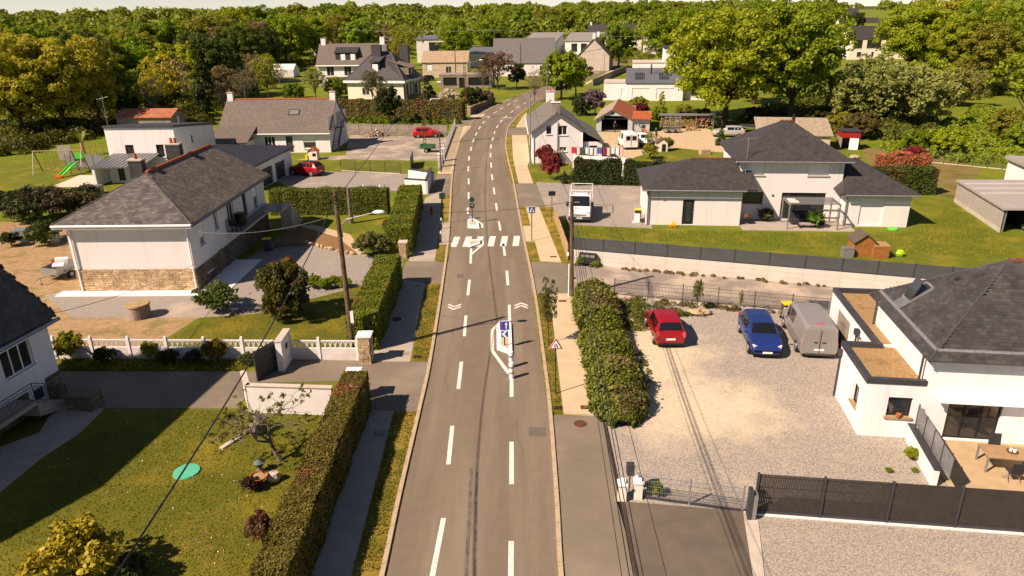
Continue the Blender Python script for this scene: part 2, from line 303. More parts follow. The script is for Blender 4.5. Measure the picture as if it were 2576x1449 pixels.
# ------------------------------------------------------------------ terrain
def smooth(pts, n=8):
    out = []
    for i in range(len(pts) - 1):
        p0, p1, p2, p3 = pts[max(i - 1, 0)], pts[i], pts[i + 1], pts[min(i + 2, len(pts) - 1)]
        for k in range(n):
            t = k / n; out.append(.5 * ((2 * p1) + (-p0 + p2) * t + (2 * p0 - 5 * p1 + 4 * p2 - p3) * t * t + (-p0 + 3 * p1 - 3 * p2 + p3) * t ** 3))
    out.append(pts[-1]); return out
def rise(x, y):                         # the land lifts gently far behind the village
    d = math.hypot(x, y); s = max(0., min(1., (d - 300) / 250)); return 9. * s * s * (3 - 2 * s)
def ground_sheet():
    rs = [0, 40, 90, 150, 210, 270, 300, 330, 360, 400, 450, 500, 550, 700, 1000, 1800, 3500, 7000, 14000]; n = 72; mb = MB(); idx = []
    for j, rr in enumerate(rs):
        idx.append(len(mb.v))
        for k in range(n if rr else 1):
            t = 2 * math.pi * k / n; x, y = rr * math.cos(t), rr * math.sin(t)
            mb.v.append((x, y, rise(x, y)))
    for j in range(len(rs) - 1):
        for k in range(n):
            a = idx[j + 1] + k; b = idx[j + 1] + (k + 1) % n
            if j == 0: mb.f.append([0, a, b])
            else: mb.f.append([idx[j] + k, a, b, idx[j] + (k + 1) % n])
            mb.m.append(0)
    o = mb.build('ground', MEADOW, kind='structure', smooth=True); return o
ground_sheet()
def sheet(name, px, m, z, kind='structure', world=False, parent=None):
    pts = [Vector((p[0], p[1], 0)) if world else G(*p) for p in px]
    mb = MB(); n = len(pts); a = sum(pts[k].x * pts[(k + 1) % n].y - pts[(k + 1) % n].x * pts[k].y for k in range(n))
    if a < 0: pts = pts[::-1]
    mb.face([(p.x, p.y, z) for p in pts]); return mb.build(name, m, parent, kind=kind if not parent else None)
def pad(name, px, m, z, kind='structure', parent=None, world=False):
    pts = [Vector((p[0], p[1], 0)) if world else G(*p) for p in px]; return MB().prism([(p.x, p.y) for p in pts], -.02, z).build(name, m, parent, kind=kind if not parent else None)

# road with kerbs
RL = [G(*p) for p in ((968, 1449), (1012, 1240), (1060, 1030), (1086, 908), (1116, 715), (1131, 590), (1140, 440), (1152, 372), (1174, 330), (1208, 292), (1290, 246), (1350, 224), (1405, 206), (1469, 182), (1528, 157), (1585, 139))]
RR = [G(*p) for p in ((1405, 1449), (1394, 1240), (1379, 1030), (1365, 908), (1339, 720), (1311, 580), (1289, 455), (1276, 400), (1271, 355), (1284, 312), (1328, 272), (1378, 246), (1425, 224), (1480, 200), (1545, 170), (1605, 148))]
for q in (14., 9., 2., -8., -30.): RL.insert(0, Vector((RL[0].x, q, 0))); RR.insert(0, Vector((RR[0].x, q, 0)))
RLs, RRs = smooth(RL, 10), smooth(RR, 10)
mb = MB()
for a, b, c, d in zip(RLs, RRs, RRs[1:], RLs[1:]): mb.face([(p.x, p.y, .03) for p in (a, b, c, d)])
road = mb.build('road', ASPH, kind='structure')
kst = MB().box((0, 0, .045), (.97, .17, .13)).mesh('kerb_stone', KERB)
def kerbs(line, side, y0=12, y1=180):
    acc = 0; step = 1.0
    for a, b in zip(line, line[1:]):
        d = b - a; l = d.length
        while acc < l:
            p = a + d * (acc / l)
            if y0 < p.y < y1:
                n = Vector((-d.y, d.x, 0)).normalized() * side * .085
                inst(kst, 'kerb_stone', road, (p.x + n.x, p.y + n.y, 0), math.atan2(d.y, d.x), (step, 1, 1))
            acc += step
        acc -= l
kerbs(RLs, 1, 12, 150); kerbs(RRs, -1, 12, 150)

def strip(mb, a, b, wd, z=.036):        # painted strip between two ground points
    d = b - a; n = Vector((-d.y, d.x, 0)).normalized() * wd / 2
    mb.face([(p.x, p.y, z) for p in (a - n, a + n, b + n, b - n)][::-1])
def mark(name, mb): return mb.build(name, MARK, road)
dashes = [((1116, 1305), (1080, 1490)), ((1138, 1073), (1128, 1170)), ((1161, 911), (1153, 980)), ((1172, 795), (1168, 847)), ((1181, 705), (1177, 744)),
          ((1286, 1363), (1285, 1480)), ((1287, 1113), (1287, 1220)), ((1287, 952), (1287, 1000)), ((1281, 768), (1282, 808)), ((1275, 682), (1278, 719)), ((1266, 614), (1270, 644)), ((1255, 558), (1259, 581)), ((1185, 626), (1184, 664))]
lc = [(1179, 493), (1179, 457), (1178, 425), (1180, 399), (1185, 375), (1191, 354), (1198, 337.5), (1206.6, 322), (1217, 308), (1230, 295), (1246, 283), (1262, 273), (1279.5, 263), (1298, 254)]
rc = [(1249, 521.5), (1243, 481), (1238, 446), (1235.5, 416), (1234, 391), (1235, 369), (1239.5, 350), (1244, 334), (1251, 319), (1261, 305), (1273, 293), (1288, 281), (1303, 270), (1320, 260), (1336, 250)]
segs = [(G(*a), G(*b)) for a, b in dashes]
for lst in (lc, rc):
    ps = [G(*p) for p in lst]
    for i, p in enumerate(ps):
        t = (ps[min(i + 1, len(ps) - 1)] - ps[max(i - 1, 0)]).normalized() * 1.5; segs.append((p - t, p + t))
for a, b in segs:
    mb = MB(); strip(mb, a, b, .19); mark('lane_dash', mb)
for a, b in (((1484, 191), (1490, 188.5)), ((1500, 184), (1506, 181.5)), ((1516, 177), (1522, 174.5)), ((1530, 171), (1535, 168.5))):
    mb = MB(); strip(mb, G(*a), G(*b), .3); mark('lane_dash', mb)
for x0, x1 in ((1140, 1154.5), (1169.5, 1184), (1199, 1213.5), (1228, 1245), (1259, 1275), (1288, 1306)):
    mb = MB(); a, b = G(x0, 595), G(x1, 595); c = (a + b) / 2
    mb.face([(c.x - .26 + .12, 58.0, .036), (c.x - .26 - .03, 55.2, .036), (c.x + .26 - .03, 55.2, .036), (c.x + .26 + .12, 58.0, .036)]); mark('crosswalk_stripe', mb)
def chevron(cx, cy, up):
    c = G(cx, cy)
    for k in (0, 1):
        mb = MB(); s = 1 if up else -1; o = .42 * k - .2
        strip(mb, c + Vector((-.42, o * s - .24 * s, 0)), c + Vector((0.015, o * s + .24 * s, 0)), .15); strip(mb, c + Vector((-.015, o * s + .24 * s, 0)), c + Vector((.42, o * s - .24 * s, 0)), .15, .0385); mark('chevron_marking', mb)
chevron(1143, 773, False); chevron(1311, 770, True)
for c, ang in (((1217, 294), 2.4), ((1277, 298), 1.2)):
    p = G(*c); mb = MB(); strip(mb, p + Vector((-.9, .2, 0)), p + Vector((0, .9 if ang < 2 else -.9, 0)), .4); strip(mb, p + Vector((0, .9 if ang < 2 else -.9, 0)), p + Vector((.9, .2, 0)), .4, .0385); mark('chevron_marking', mb)

# traffic islands (each a raised block with white kerb and painted outline)
def island(name, px, inner, lines, label):
    t = thing(name, label, 'traffic island', G(*px[0]))
    o = t.location; loc = lambda p: (G(*p) - o)
    MB().prism([tuple(loc(p)[:2]) for p in px], .0, .15).build('kerb', WPAINT, t)
    MB().prism([tuple(loc(p)[:2]) for p in inner], .14, .165).build('paving', PAVE, t)
    for i in range(len(lines) - 1):
        mb = MB(); strip(mb, loc(lines[i]), loc(lines[i + 1]), .2, .036 + .0025 * (i % 2)); mb.build('painted_outline', MARK, t)
    return t
island('traffic_island', [(1249, 831), (1262, 812), (1280, 812), (1286, 818), (1289, 896), (1282, 893), (1250, 881)], [(1260, 832), (1266, 822), (1277, 822), (1279, 884), (1259, 873)],
       [(1280, 941), (1238, 883), (1239, 832), (1258, 811)], 'long white kerbed island carrying the two square blue signs')
island('traffic_island', [(1176.5, 556), (1176.5, 575), (1206, 576), (1204, 564), (1186, 549)], [(1181, 558), (1181, 569), (1198, 570), (1197, 563), (1187, 555)], [(1180, 546), (1188, 549), (1213, 564), (1213, 574)],
       'small white kerbed island just beyond the zebra crossing')
island('traffic_island', [(1178, 607), (1207, 606), (1208, 616), (1179, 627)], [(1182, 610), (1203, 609), (1203, 613), (1183, 621)], [(1214, 606), (1214, 617), (1184, 642)], 'small white wedge island on the near side of the zebra crossing')

# pavements, verges, driveways (left side, near to far)
K = .075
pad('pavement', [(650, 1700), (935, 1037), (992, 1037), (880, 1470), (800, 1700)], PAVE_G, K)
pad('verge', [(882, 1462), (992, 1037.5), (1055, 1037.5), (962, 1449), (900, 1700), (800, 1700)], VERGE, K - .01)
pad('driveway', [(640, 965), (700, 905), (946, 910), (1082, 912), (1056, 1036), (925, 1036), (860, 960)], ASPH2, .045)
pad('driveway', [(150, 1005), (152, 936), (640, 936), (670, 905), (702, 905), (640, 965), (600, 1028), (265, 1028)], ASPH2, .04)
pad('pavement', [(930, 912), (1014, 706), (1070, 714), (1032, 912)], PAVE_G, K)
pad('verge', [(1032.5, 912), (1070.5, 714), (1113, 716), (1083, 912)], VERGE, K - .01)
pad('driveway', [(1005, 708), (1022, 659), (1123, 660), (1114, 714)], ASPH2, .045)
pad('pavement', [(1028, 659), (1070, 500), (1110, 482), (1108, 560), (1094, 659)], PAVE_G, K)
pad('verge', [(1095, 659), (1100, 617), (1134, 617), (1126, 659)], VERGE, K - .01)
pad('verge', [(1110, 560), (1116, 492), (1139, 492), (1133, 560)], VERGE, K - .01)
pad('pavement', [(1104, 617), (1108, 561), (1132, 561), (1131, 617)], PAVE_G, K - .003)
pad('driveway', [(1078, 480), (1100, 440), (1140, 440), (1138, 491), (1112, 491), (1072, 500)], ASPH2, .045)
pad('pavement', [(1100, 438), (1112, 405), (1140, 318), (1187, 318), (1160, 352), (1146, 400), (1140, 438)], PAVE, K)
pad('driveway', [(1140, 317), (1160, 300), (1212, 290), (1188, 317)], ASPH2, .045)
pad('pavement', [(1176, 301), (1190, 287), (1222, 287), (1212, 296)], PAVE, K)
pad('driveway', [(1188, 287), (1202, 270), (1258, 262), (1224, 285)], ASPH2, .045)
pad('pavement', [(1236, 271), (1275, 252), (1325, 235), (1338, 230), (1350, 225), (1290, 247)], PAVE, K)
# right side
pad('verge', [(1380, 1038), (1339, 741), (1382, 741), (1417, 1043)], VERGE, K - .01)
pad('pavement', [(1417.5, 1043), (1382.5, 741), (1445, 741), (1470, 800), (1500, 920), (1520, 1048)], PAVE, K)
pad('driveway', [(1339, 740), (1328, 660), (1428, 664), (1434, 740)], ASPH2, .045)
pad('verge', [(1327, 657), (1320, 610), (1352, 610), (1358, 657)], VERGE, K - .01)
pad('pavement', [(1320, 609), (1313, 570), (1340, 570), (1352, 609)], PAVE, K - .003)
pad('verge', [(1313, 569), (1300, 523), (1322, 523), (1339, 569)], VERGE, K - .01)
pad('pavement', [(1358.5, 658), (1322.5, 522), (1356, 522), (1412, 661)], PAVE, K)
pad('verge', [(1412.5, 661), (1356.5, 522), (1390, 522), (1430, 661)], VERGE, K - .012)
pad('driveway', [(1300, 521), (1284, 463), (1348, 463), (1372, 521)], ASPH2, .045)
pad('verge', [(1284, 462), (1271, 400), (1274, 342), (1287, 342), (1290, 400), (1304, 462)], VERGE, K - .01)
pad('pavement', [(1304.5, 462), (1290.5, 400), (1287.5, 341), (1326, 341), (1332, 405), (1327, 420), (1342, 462)], PAVE, K)
pad('driveway', [(1274, 341), (1281, 322), (1325, 322), (1326, 341)], ASPH2, .045)
pad('verge', [(1282, 321), (1300, 292), (1322, 274), (1330, 276), (1310, 300), (1297, 321)], VERGE, K - .01)
pad('pavement', [(1297.5, 321), (1310.5, 300), (1324, 283), (1328, 300), (1326, 321)], PAVE, K)
pad('pavement', [(1470, 216), (1474, 208), (1545, 174), (1552, 176)], PAVE, K)
# yards and drives on the right
pad('driveway', [(1381, 1046), (1517, 1050), (1600, 1449), (1650, 1700), (1420, 1700), (1407, 1449)], ASPH2, .045)
pad('driveway', [(1552, 1262), (1868, 1288), (1893, 1449), (1930, 1700), (1652, 1700), (1602, 1449)], ASPH3, .045)
pad('concrete_strip', [(1868.5, 1288), (1905, 1288), (1922, 1449), (1960, 1700), (1931, 1700), (1893.5, 1449)], CONC, .05)
sheet('gravel_yard', [(1434, 742), (1545, 748), (2100, 802), (2300, 860), (2640, 1000), (2640, 1330), (1870, 1290), (1552, 1262), (1517, 1049), (1480, 1049)], GRAVEL_Y, .02)
sheet('gravel_yard', [(1906, 1288), (2900, 1380), (3100, 1800), (1962, 1700), (1923, 1449)], GRAVEL, .016)
sheet('gravel_lane', [(1428, 664), (1440, 660), (2110, 720), (2560, 770), (2560, 800), (2100, 802), (1545, 748), (1434, 740)], GRAVEL2, .012)
sheet('gravel_yard', [(1348, 463), (1352, 458), (1440, 462), (1640, 470), (1640, 575), (1440, 566), (1372, 521)], GRAVEL3, .014)
sheet('lawn', [(1372, 522), (1440, 566), (1620, 566), (1860, 580), (2125, 588), (2310, 580), (2295, 500), (2395, 505), (2650, 640), (2650, 775), (2110, 719), (1440, 659), (1430, 659)], LAWN2, .008)
sheet('lawn', [(1304, 462), (1330, 412), (1430, 400), (1700, 372), (1850, 400), (2300, 430), (2300, 500), (1640, 500), (1640, 470), (1440, 461)], LAWN2, .006)
sheet('dirt_yard', [(1470, 405), (1515, 385), (1500, 332), (1640, 332), (1770, 315), (1820, 352), (1880, 370), (1860, 388), (1700, 372), (1640, 382), (1560, 408)], SAND, .010)
sheet('dry_field', [(2170, 372), (2330, 372), (2470, 430), (2400, 500), (2340, 490), (2200, 470)], DRYGR, .007)
# left gardens
sheet('lawn', [(-400, 1800), (-300, 1100), (265, 1030), (640, 1030), (930, 1036), (650, 1700), (600, 1900)], LAWN, .012)
sheet('lawn', [(420, 850), (600, 770), (890, 700), (1010, 660), (985, 720), (905, 905), (420, 905)], LAWN, .012)
sheet('lawn', [(700, 560), (690, 545), (1070, 545), (1040, 655), (930, 655), (905, 630), (820, 572)], LAWN2, .012)
sheet('garden_bed', [(100, 936), (150, 880), (640, 905), (610, 936)], LAWN, .011)
sheet('dirt_garden', [(-300, 760), (-200, 560), (190, 560), (215, 735), (500, 745), (500, 800), (420, 850), (480, 905), (100, 905)], DIRT, .008)
sheet('gravel_path', [(110, 742), (200, 728), (640, 735), (960, 700), (1015, 660), (1000, 708), (900, 722), (640, 790), (500, 800), (180, 800)], GRAVEL3, .014)
sheet('gravel_yard', [(500, 735), (640, 640), (700, 600), (760, 590), (790, 600), (930, 645), (1015, 655), (985, 700), (640, 740)], GRAVEL3, .018)
sheet('garden_bed', [(700, 600), (745, 568), (850, 600), (910, 640), (800, 622)], mat('wood_chips', (.30, .17, .07), (.16, .085, .035), 9, .95, .9, 16, coord='pos', bdist=.06), .022)
sheet('garden_path', [(745, 567), (790, 566), (880, 590), (925, 645), (905, 642), (850, 598)], SAND, .024)
sheet('gravel_yard', [(735, 478), (690, 450), (735, 430), (1010, 437), (1075, 440), (1085, 470), (1040, 482)], GRAVEL3, .016)
sheet('lawn', [(860, 400), (1090, 410), (1100, 430), (810, 428)], LAWN2, .010)
sheet('dirt_yard', [(740, 402), (870, 390), (880, 340), (1125, 345), (1110, 405), (900, 402)], GRAVEL2, .009)
sheet('lawn', [(-200, 520), (-150, 420), (150, 400), (260, 430), (280, 500), (200, 520)], LAWN2, .006)

SKID = mat('tyre_rubber_marks', (.085, .070, .058), (.105, .088, .072), 3, .9, c3=(.15, .125, .10), s3=2.5, f3=(.45, .6), coord='pos')
for a, b, w_ in (((1186, 1180), (1172, 1470), .13), ((1200, 1190), (1194, 1470), .11), ((1262, 392), (1283, 452), .12), ((1190, 383), (1200, 340), .15)):
    mb = MB(); strip(mb, G(*a), G(*b), w_, .0335); mb.build('tyre_mark', SKID, road)
PATCH = mat('asphalt_repair', (.120, .098, .080), (.135, .112, .09), 4, .9, .3, 60, coord='pos', bdist=.004)
for px in (((1150, 690), (1166, 690), (1166, 700), (1149, 700)), ((1330, 1075), (1372, 1077), (1374, 1100), (1331, 1098))):
    sheet('asphalt_patch', list(px), PATCH, .0333, parent=road)
r_ = random.Random(12)
for k in range(7):                       # sealed cracks
    x, y = r_.uniform(-3.8, .8), 21 + k * 5.2; mb = MB(); p = Vector((x, y, 0))
    for j in range(7): q = p + Vector((r_.uniform(-.12, .12), r_.uniform(.25, .5), 0)); strip(mb, p, q, .022, .0342 + .0001 * (j % 2)); p = q
    mb.build('sealed_crack', PATCH, road)
# ------------------------------------------------------------------ house kit
def obox(mb, O, U, Nn, u0, u1, z0, z1, d0, d1, m=0):       # box on a wall: along, up, and d inward
    O, U, Nn = Vector(O), Vector(U), Vector(Nn); P = lambda u, z, d: tuple(O + U * u + Vector((0, 0, z)) - Nn * d); i = len(mb.v)
    mb.v += [P(u0, z0, d0), P(u1, z0, d0), P(u1, z0, d1), P(u0, z0, d1), P(u0, z1, d0), P(u1, z1, d0), P(u1, z1, d1), P(u0, z1, d1)]
    for q in ((3, 2, 1, 0), (4, 5, 6, 7), (0, 1, 5, 4), (1, 2, 6, 5), (2, 3, 7, 6), (3, 0, 4, 7)): mb.f.append([i + k for k in q]); mb.m.append(m)
def side(s, W, D, x0=0, y0=0):
    return {'F': ((x0, y0, 0), (1, 0, 0), (0, -1, 0), W), 'R': ((x0 + W, y0, 0), (0, 1, 0), (1, 0, 0), D), 'B': ((x0 + W, y0 + D, 0), (-1, 0, 0), (0, 1, 0), W), 'L': ((x0, y0 + D, 0), (0, -1, 0), (-1, 0, 0), D)}[s]
def opening(par, fr, u, z, w, h, st='win2', dep=.18, fm=None, sillm=None):
    O, U, Nn, L = fr; a, b, c, d = u, u + w, z, z + h; fm = fm or WPVC
    kind, n = st.rstrip('0123456789'), int(st[-1]) if st[-1].isdigit() else 1
    if kind in ('win', 'half', 'dwin'):
        fmm = DARK if kind == 'dwin' else fm; t = .06; mb = MB()
        if w > 1.6 and n == 1: t = .08
        for k in range(n + 1): x = a + (w - t) * k / n; obox(mb, O, U, Nn, x, x + t, c, d, dep - .07, dep)
        obox(mb, O, U, Nn, a + t, b - t, c, c + t, dep - .068, dep - .002); obox(mb, O, U, Nn, a + t, b - t, d - t, d, dep - .068, dep - .002)
        f = mb.build('window', fmm, par)
        for k in range(n):
            g = MB(); x = a + (w - t) * k / n + t; obox(g, O, U, Nn, x, x + (w - t) / n - t, c + t, d - t, dep - .04, dep - .02); g.build('pane', GLASS, f)
        if kind == 'half': g = MB(); obox(g, O, U, Nn, a + .01, b - .01, c + h * .5, d - .005, dep - .11, dep - .075); g.build('shutter', SHUT, f)
        if z > .5: s = MB(); obox(s, O, U, Nn, a - .08, b + .08, c - .07, c + .015, -.09, dep - .075); s.build('sill', sillm or WPAINT, f)
        return f
    mb = MB()
    if kind == 'shut':
        k = max(6, int(h / .11))
        for i in range(k): obox(mb, O, U, Nn, a + .004, b - .004, c + h * i / k, c + h * (i + .86) / k, .09, .13)
        obox(mb, O, U, Nn, a + .002, b - .002, c, d, .115, .15); f = mb.build('shutter', SHUT, par)
        if z > .4: s = MB(); obox(s, O, U, Nn, a - .08, b + .08, c - .07, c + .012, -.09, .088); s.build('sill', sillm or WPAINT, f)
        return f
    if kind == 'gar':
        k = 5
        for i in range(k): obox(mb, O, U, Nn, a, b, c + h * i / k, c + h * (i + .95) / k, dep - .05, dep)
        obox(mb, O, U, Nn, a, b, c, d, dep - .03, dep + .01); return mb.build('garage_door', fm, par)
    if kind == 'door':
        obox(mb, O, U, Nn, a, b, c, d, dep - .06, dep); f = mb.build('door', fm, par)
        g = MB(); obox(g, O, U, Nn, b - .18, b - .08, c + h * .47, c + h * .5, dep - .11, dep - .06); g.build('handle', GREYM, f); return f
    obox(mb, O, U, Nn, a, b, c, d, dep - .01, dep + .02); return mb.build('opening', DARK, par)  # black sheet in the hole: darkness of the inside put into its colour

def walls(par, W, D, H, ops, wm, x0=0, y0=0, gable=None, name='wall', dep=.18, sides='FRBL', flats=(), fm=None, sillm=None, Hs=None):
    """four walls with openings; gable=(axis, ridge height, ridge position)"""
    mb = MB(); Hs = Hs or {}
    for s in sides:
        fr = side(s, W, D, x0, y0); h = [(u, u + w, z, z + hh) for (q, u, z, w, hh, *_) in ops if q == s]
        mb.wall(fr[0], fr[1], fr[2], fr[3], Hs.get(s, H), h, dep)
    if gable:
        ax, zr, pr = gable
        if ax == 'x':
            mb.face([(x0, y0 + D, H), (x0, y0, H), (x0, y0 + pr, zr)]); mb.face([(x0 + W, y0, H), (x0 + W, y0 + D, H), (x0 + W, y0 + pr, zr)])
        else:
            mb.face([(x0, y0, H), (x0 + W, y0, H), (x0 + pr, y0, zr)]); mb.face([(x0 + W, y0 + D, H), (x0, y0 + D, H), (x0 + pr, y0 + D, zr)])
    o = mb.build(name, wm, par)
    for q, u, z, w, hh, *st in ops: opening(par, side(q, W, D, x0, y0), u, z, w, hh, st[0] if st else 'win2', dep, (st[1] if len(st) > 1 else None) or fm, sillm)
    return o
def ridge_caps(par, a, b, m, r=.13, step=.42, name='ridge_tile', cap=60):
    a, b = Vector(a), Vector(b); d = b - a; n = max(1, int(d.length / step)); q = d.normalized().to_track_quat('X', 'Z')
    me = MB().cyl((-step * .52, 0, -.03), (step * .52, 0, -.03), r * .9, r, 8).mesh(name, m)
    for k in range(min(n, cap)):
        o = inst(me, name, par, a + d * ((k + .5) / n)); o.rotation_mode = 'QUATERNION'; o.rotation_quaternion = q
def gutter(par, a, b, m=None, r=.075, name='gutter'): return MB().cyl(a, b, r, r, 8).build(name, m or GREYM, par)
def downpipe(par, x, y, z0, z1, m=None, r=.05): return MB().cyl((x, y, z0), (x, y, z1), r, r, 8).build('downpipe', m or GREYM, par)
def gable_x(W, D, H, zr, pr=None, ox=.3, oy=.4, t=.14, x0=0, y0=0, mb=None):
    pr = D / 2 if pr is None else pr; sf = (zr - H) / pr; sb = (zr - H) / (D - pr); mb = mb or MB(); e = .08
    P1 = [(x0 - ox, y0 - oy, H - sf * oy + e), (x0 + W + ox, y0 - oy, H - sf * oy + e), (x0 + W + ox, y0 + pr, zr + e), (x0 - ox, y0 + pr, zr + e)]
    P2 = [(x0 + W + ox, y0 + D + oy, H - sb * oy + e), (x0 - ox, y0 + D + oy, H - sb * oy + e), (x0 - ox, y0 + pr, zr + e), (x0 + W + ox, y0 + pr, zr + e)]
    mb.slab(P1, t); mb.slab(P2, t); return mb, P1, P2
def gable_y(W, D, H, zr, pr=None, ox=.4, oy=.3, t=.14, x0=0, y0=0, mb=None):
    pr = W / 2 if pr is None else pr; sl_ = (zr - H) / pr; sr = (zr - H) / (W - pr); mb = mb or MB(); e = .08
    P1 = [(x0 - ox, y0 + D + oy, H - sl_ * ox + e), (x0 - ox, y0 - oy, H - sl_ * ox + e), (x0 + pr, y0 - oy, zr + e), (x0 + pr, y0 + D + oy, zr + e)]
    P2 = [(x0 + W + ox, y0 - oy, H - sr * ox + e), (x0 + W + ox, y0 + D + oy, H - sr * ox + e), (x0 + pr, y0 + D + oy, zr + e), (x0 + pr, y0 - oy, zr + e)]
    mb.slab(P1, t); mb.slab(P2, t); return mb, P1, P2
def hip(x0, x1, y0, y1, H, A, B, mb=None, t=.12):     # eaves rectangle at height H, ridge from A to B
    mb = mb or MB(); c = [(x0, y0, H), (x1, y0, H), (x1, y1, H), (x0, y1, H)]; A, B = tuple(A), tuple(B)
    if abs(A[0] - B[0]) > abs(A[1] - B[1]): pl = [[c[0], c[1], B, A], [c[1], c[2], B], [c[2], c[3], A, B], [c[3], c[0], A]]
    else: pl = [[c[0], c[1], A], [c[1], c[2], B, A], [c[2], c[3], B], [c[3], c[0], A, B]]
    for p in pl:
        q = [v for i, v in enumerate(p) if v != p[i - 1]]; mb.slab(q, t)
    return mb, pl
def chimney(par, x, y, z0, z1, w=.6, d=.45, m=None, pots=1, cap=None, potm=None):
    c = MB().bx(x - w / 2, x + w / 2, y - d / 2, y + d / 2, z0, z1).build('chimney', m or WPAINT, par)
    MB().bx(x - w / 2 - .06, x + w / 2 + .06, y - d / 2 - .06, y + d / 2 + .06, z1, z1 + .1).build('chimney_cap', cap or CONC, c)
    for k in range(pots):
        px = x + (k - (pots - 1) / 2) * .3; MB().cyl((px, y, z1 + .1), (px, y, z1 + .5), .12, .1, 10).build('chimney_pot', potm or TERRA, c)
    return c
def islmat(name, c1, c2, c3, rough=.6, spec=.35):      # colour varies from piece to piece
    m = bpy.data.materials.new(name); m.use_nodes = True; t = m.node_tree; N = t.nodes; L = t.links; b = N['Principled BSDF']; b.inputs['Roughness'].default_value = rough; b.inputs['Specular IOR Level'].default_value = spec
    g = N.new('ShaderNodeNewGeometry'); oi = N.new('ShaderNodeObjectInfo'); ad = N.new('ShaderNodeMath'); ad.operation = 'ADD'; L.new(g.outputs['Random Per Island'], ad.inputs[0]); L.new(oi.outputs['Random'], ad.inputs[1])
    fr = N.new('ShaderNodeMath'); fr.operation = 'FRACT'; L.new(ad.outputs[0], fr.inputs[0]); cr = N.new('ShaderNodeValToRGB'); e = cr.color_ramp.elements
    e[0].color = list(c1) + [1]; e[1].color = list(c3) + [1]; k = e.new(.6); k.color = list(c2) + [1]; L.new(fr.outputs[0], cr.inputs[0])
    n = N.new('ShaderNodeTexNoise'); n.inputs['Scale'].default_value = 1.1; n.inputs['Detail'].default_value = 6; L.new(g.outputs['Position'], n.inputs['Vector']); mr = N.new('ShaderNodeMapRange'); mr.inputs[1].default_value, mr.inputs[2].default_value = .3, .7; mr.inputs[3].default_value, mr.inputs[4].default_value = .7, 1.3; L.new(n.outputs[0], mr.inputs[0])
    v = N.new('ShaderNodeVectorMath'); v.operation = 'SCALE'; L.new(cr.outputs[0], v.inputs[0]); L.new(mr.outputs[0], v.inputs['Scale']); L.new(v.outputs[0], b.inputs['Base Color']); MATS[name] = m; return m
IS_R = islmat('slate_pieces_dark', (.038, .037, .037), (.046, .045, .045), (.062, .059, .057), .6)
IS_L = islmat('slate_pieces_mossy', (0.0634, 0.0590, 0.0554), (0.0850, 0.0792, 0.0734), (0.1368, 0.1238, 0.1066), .75)
IS_L2 = islmat('slate_pieces_brown', (0.0836, 0.0703, 0.0599), (0.1121, 0.0950, 0.0798), (0.1520, 0.1273, 0.1026), .8)
IS_S = islmat('stone_pieces', (.36, .25, .14), (.46, .34, .20), (.58, .45, .29), .95, .2)
IS_SG = islmat('grey_stone_pieces', (.11, .085, .06), (.15, .115, .08), (.20, .155, .11), .95, .2)
def in_poly(u, v, P):
    c = False; n = len(P)
    for i in range(n):
        (x1, y1), (x2, y2) = P[i], P[i - 1]
        if (y1 > v) != (y2 > v) and u < (x2 - x1) * (v - y1) / (y2 - y1) + x1: c = not c
    return c
def slates(par, root, planes, sw, sh, m, rng, limit=300):
    """real slates over roof planes: the nearest are parts of their own, the rest one joined part"""
    cand = []; rootM = Matrix.Translation(root.location) @ Matrix.Rotation(root.rotation_euler.z, 4, 'Z')
    for pl in planes:
        p = [Vector(q) for q in pl]; n = (p[1] - p[0]).cross(p[2] - p[0]).normalized()
        if n.z < 0: n = -n
        t = Vector((-n.y, n.x, 0)).normalized(); b = n.cross(t)
        if b.z < 0: t, b = -t, -b
        P = [((q - p[0]).dot(t), (q - p[0]).dot(b)) for q in p]; u0, u1 = min(q[0] for q in P), max(q[0] for q in P); v0, v1 = min(q[1] for q in P), max(q[1] for q in P)
        r = 0
        while v0 + r * sh < v1:
            u = u0 + (sw / 2 if r % 2 else 0)
            while u < u1 + sw:
                cu, cv = u, v0 + (r + .5) * sh
                if in_poly(cu, cv, P): c = p[0] + t * cu + b * cv + n * .004; cand.append(((rootM @ c - camo.location).length, c, t, b, n))
                u += sw
            r += 1
    cand.sort(key=lambda q: q[0]); w2, h2 = sw * .485, sh * .5
    loc = [(-w2, -h2, .013), (w2, -h2, .013), (w2, h2 * 1.25, .003), (-w2, h2 * 1.25, .003), (-w2, -h2, 0), (w2, -h2, 0), (w2, h2 * 1.25, 0), (-w2, h2 * 1.25, 0)]
    fc = [(0, 1, 2, 3), (4, 5, 1, 0), (5, 6, 2, 1), (7, 4, 0, 3)]
    me = bpy.data.meshes.new('slate'); me.from_pydata(loc, [], fc); me.materials.append(m)
    for d, c, t, b, n in cand[:limit]:
        o = bpy.data.objects.new('slate', me); COL.objects.link(o); o.parent = par; M = Matrix((t, b, n)).transposed() @ Matrix.Rotation(rng.uniform(-.012, .012), 3, 'Z'); o.matrix_basis = Matrix.Translation(c) @ M.to_4x4()
    rest = cand[limit:]
    if rest:
        V = np.array(loc, np.float32); A = np.array([[*c, *t, *b, *n] for _, c, t, b, n in rest], np.float32); j = np.random.RandomState(3).uniform(-.006, .006, (len(rest), 1))
        vv = A[:, None, 0:3] + V[None, :, 0:1] * A[:, None, 3:6] + V[None, :, 1:2] * A[:, None, 6:9] + (V[None, :, 2:3] + np.maximum(j[:, None], 0)) * A[:, None, 9:12]
        ff = (np.array(fc)[None] + 8 * np.arange(len(rest))[:, None, None]).reshape(-1, 4)
        o = np_obj('slate_courses', vv.reshape(-1, 3), ff, m); o.parent = par; o['kind'] = 'stuff'
def np_obj(name, v, f, m, smooth=False):
    me = np_mesh(name, v, f, m, smooth); o = bpy.data.objects.new(name, me); COL.objects.link(o); return o
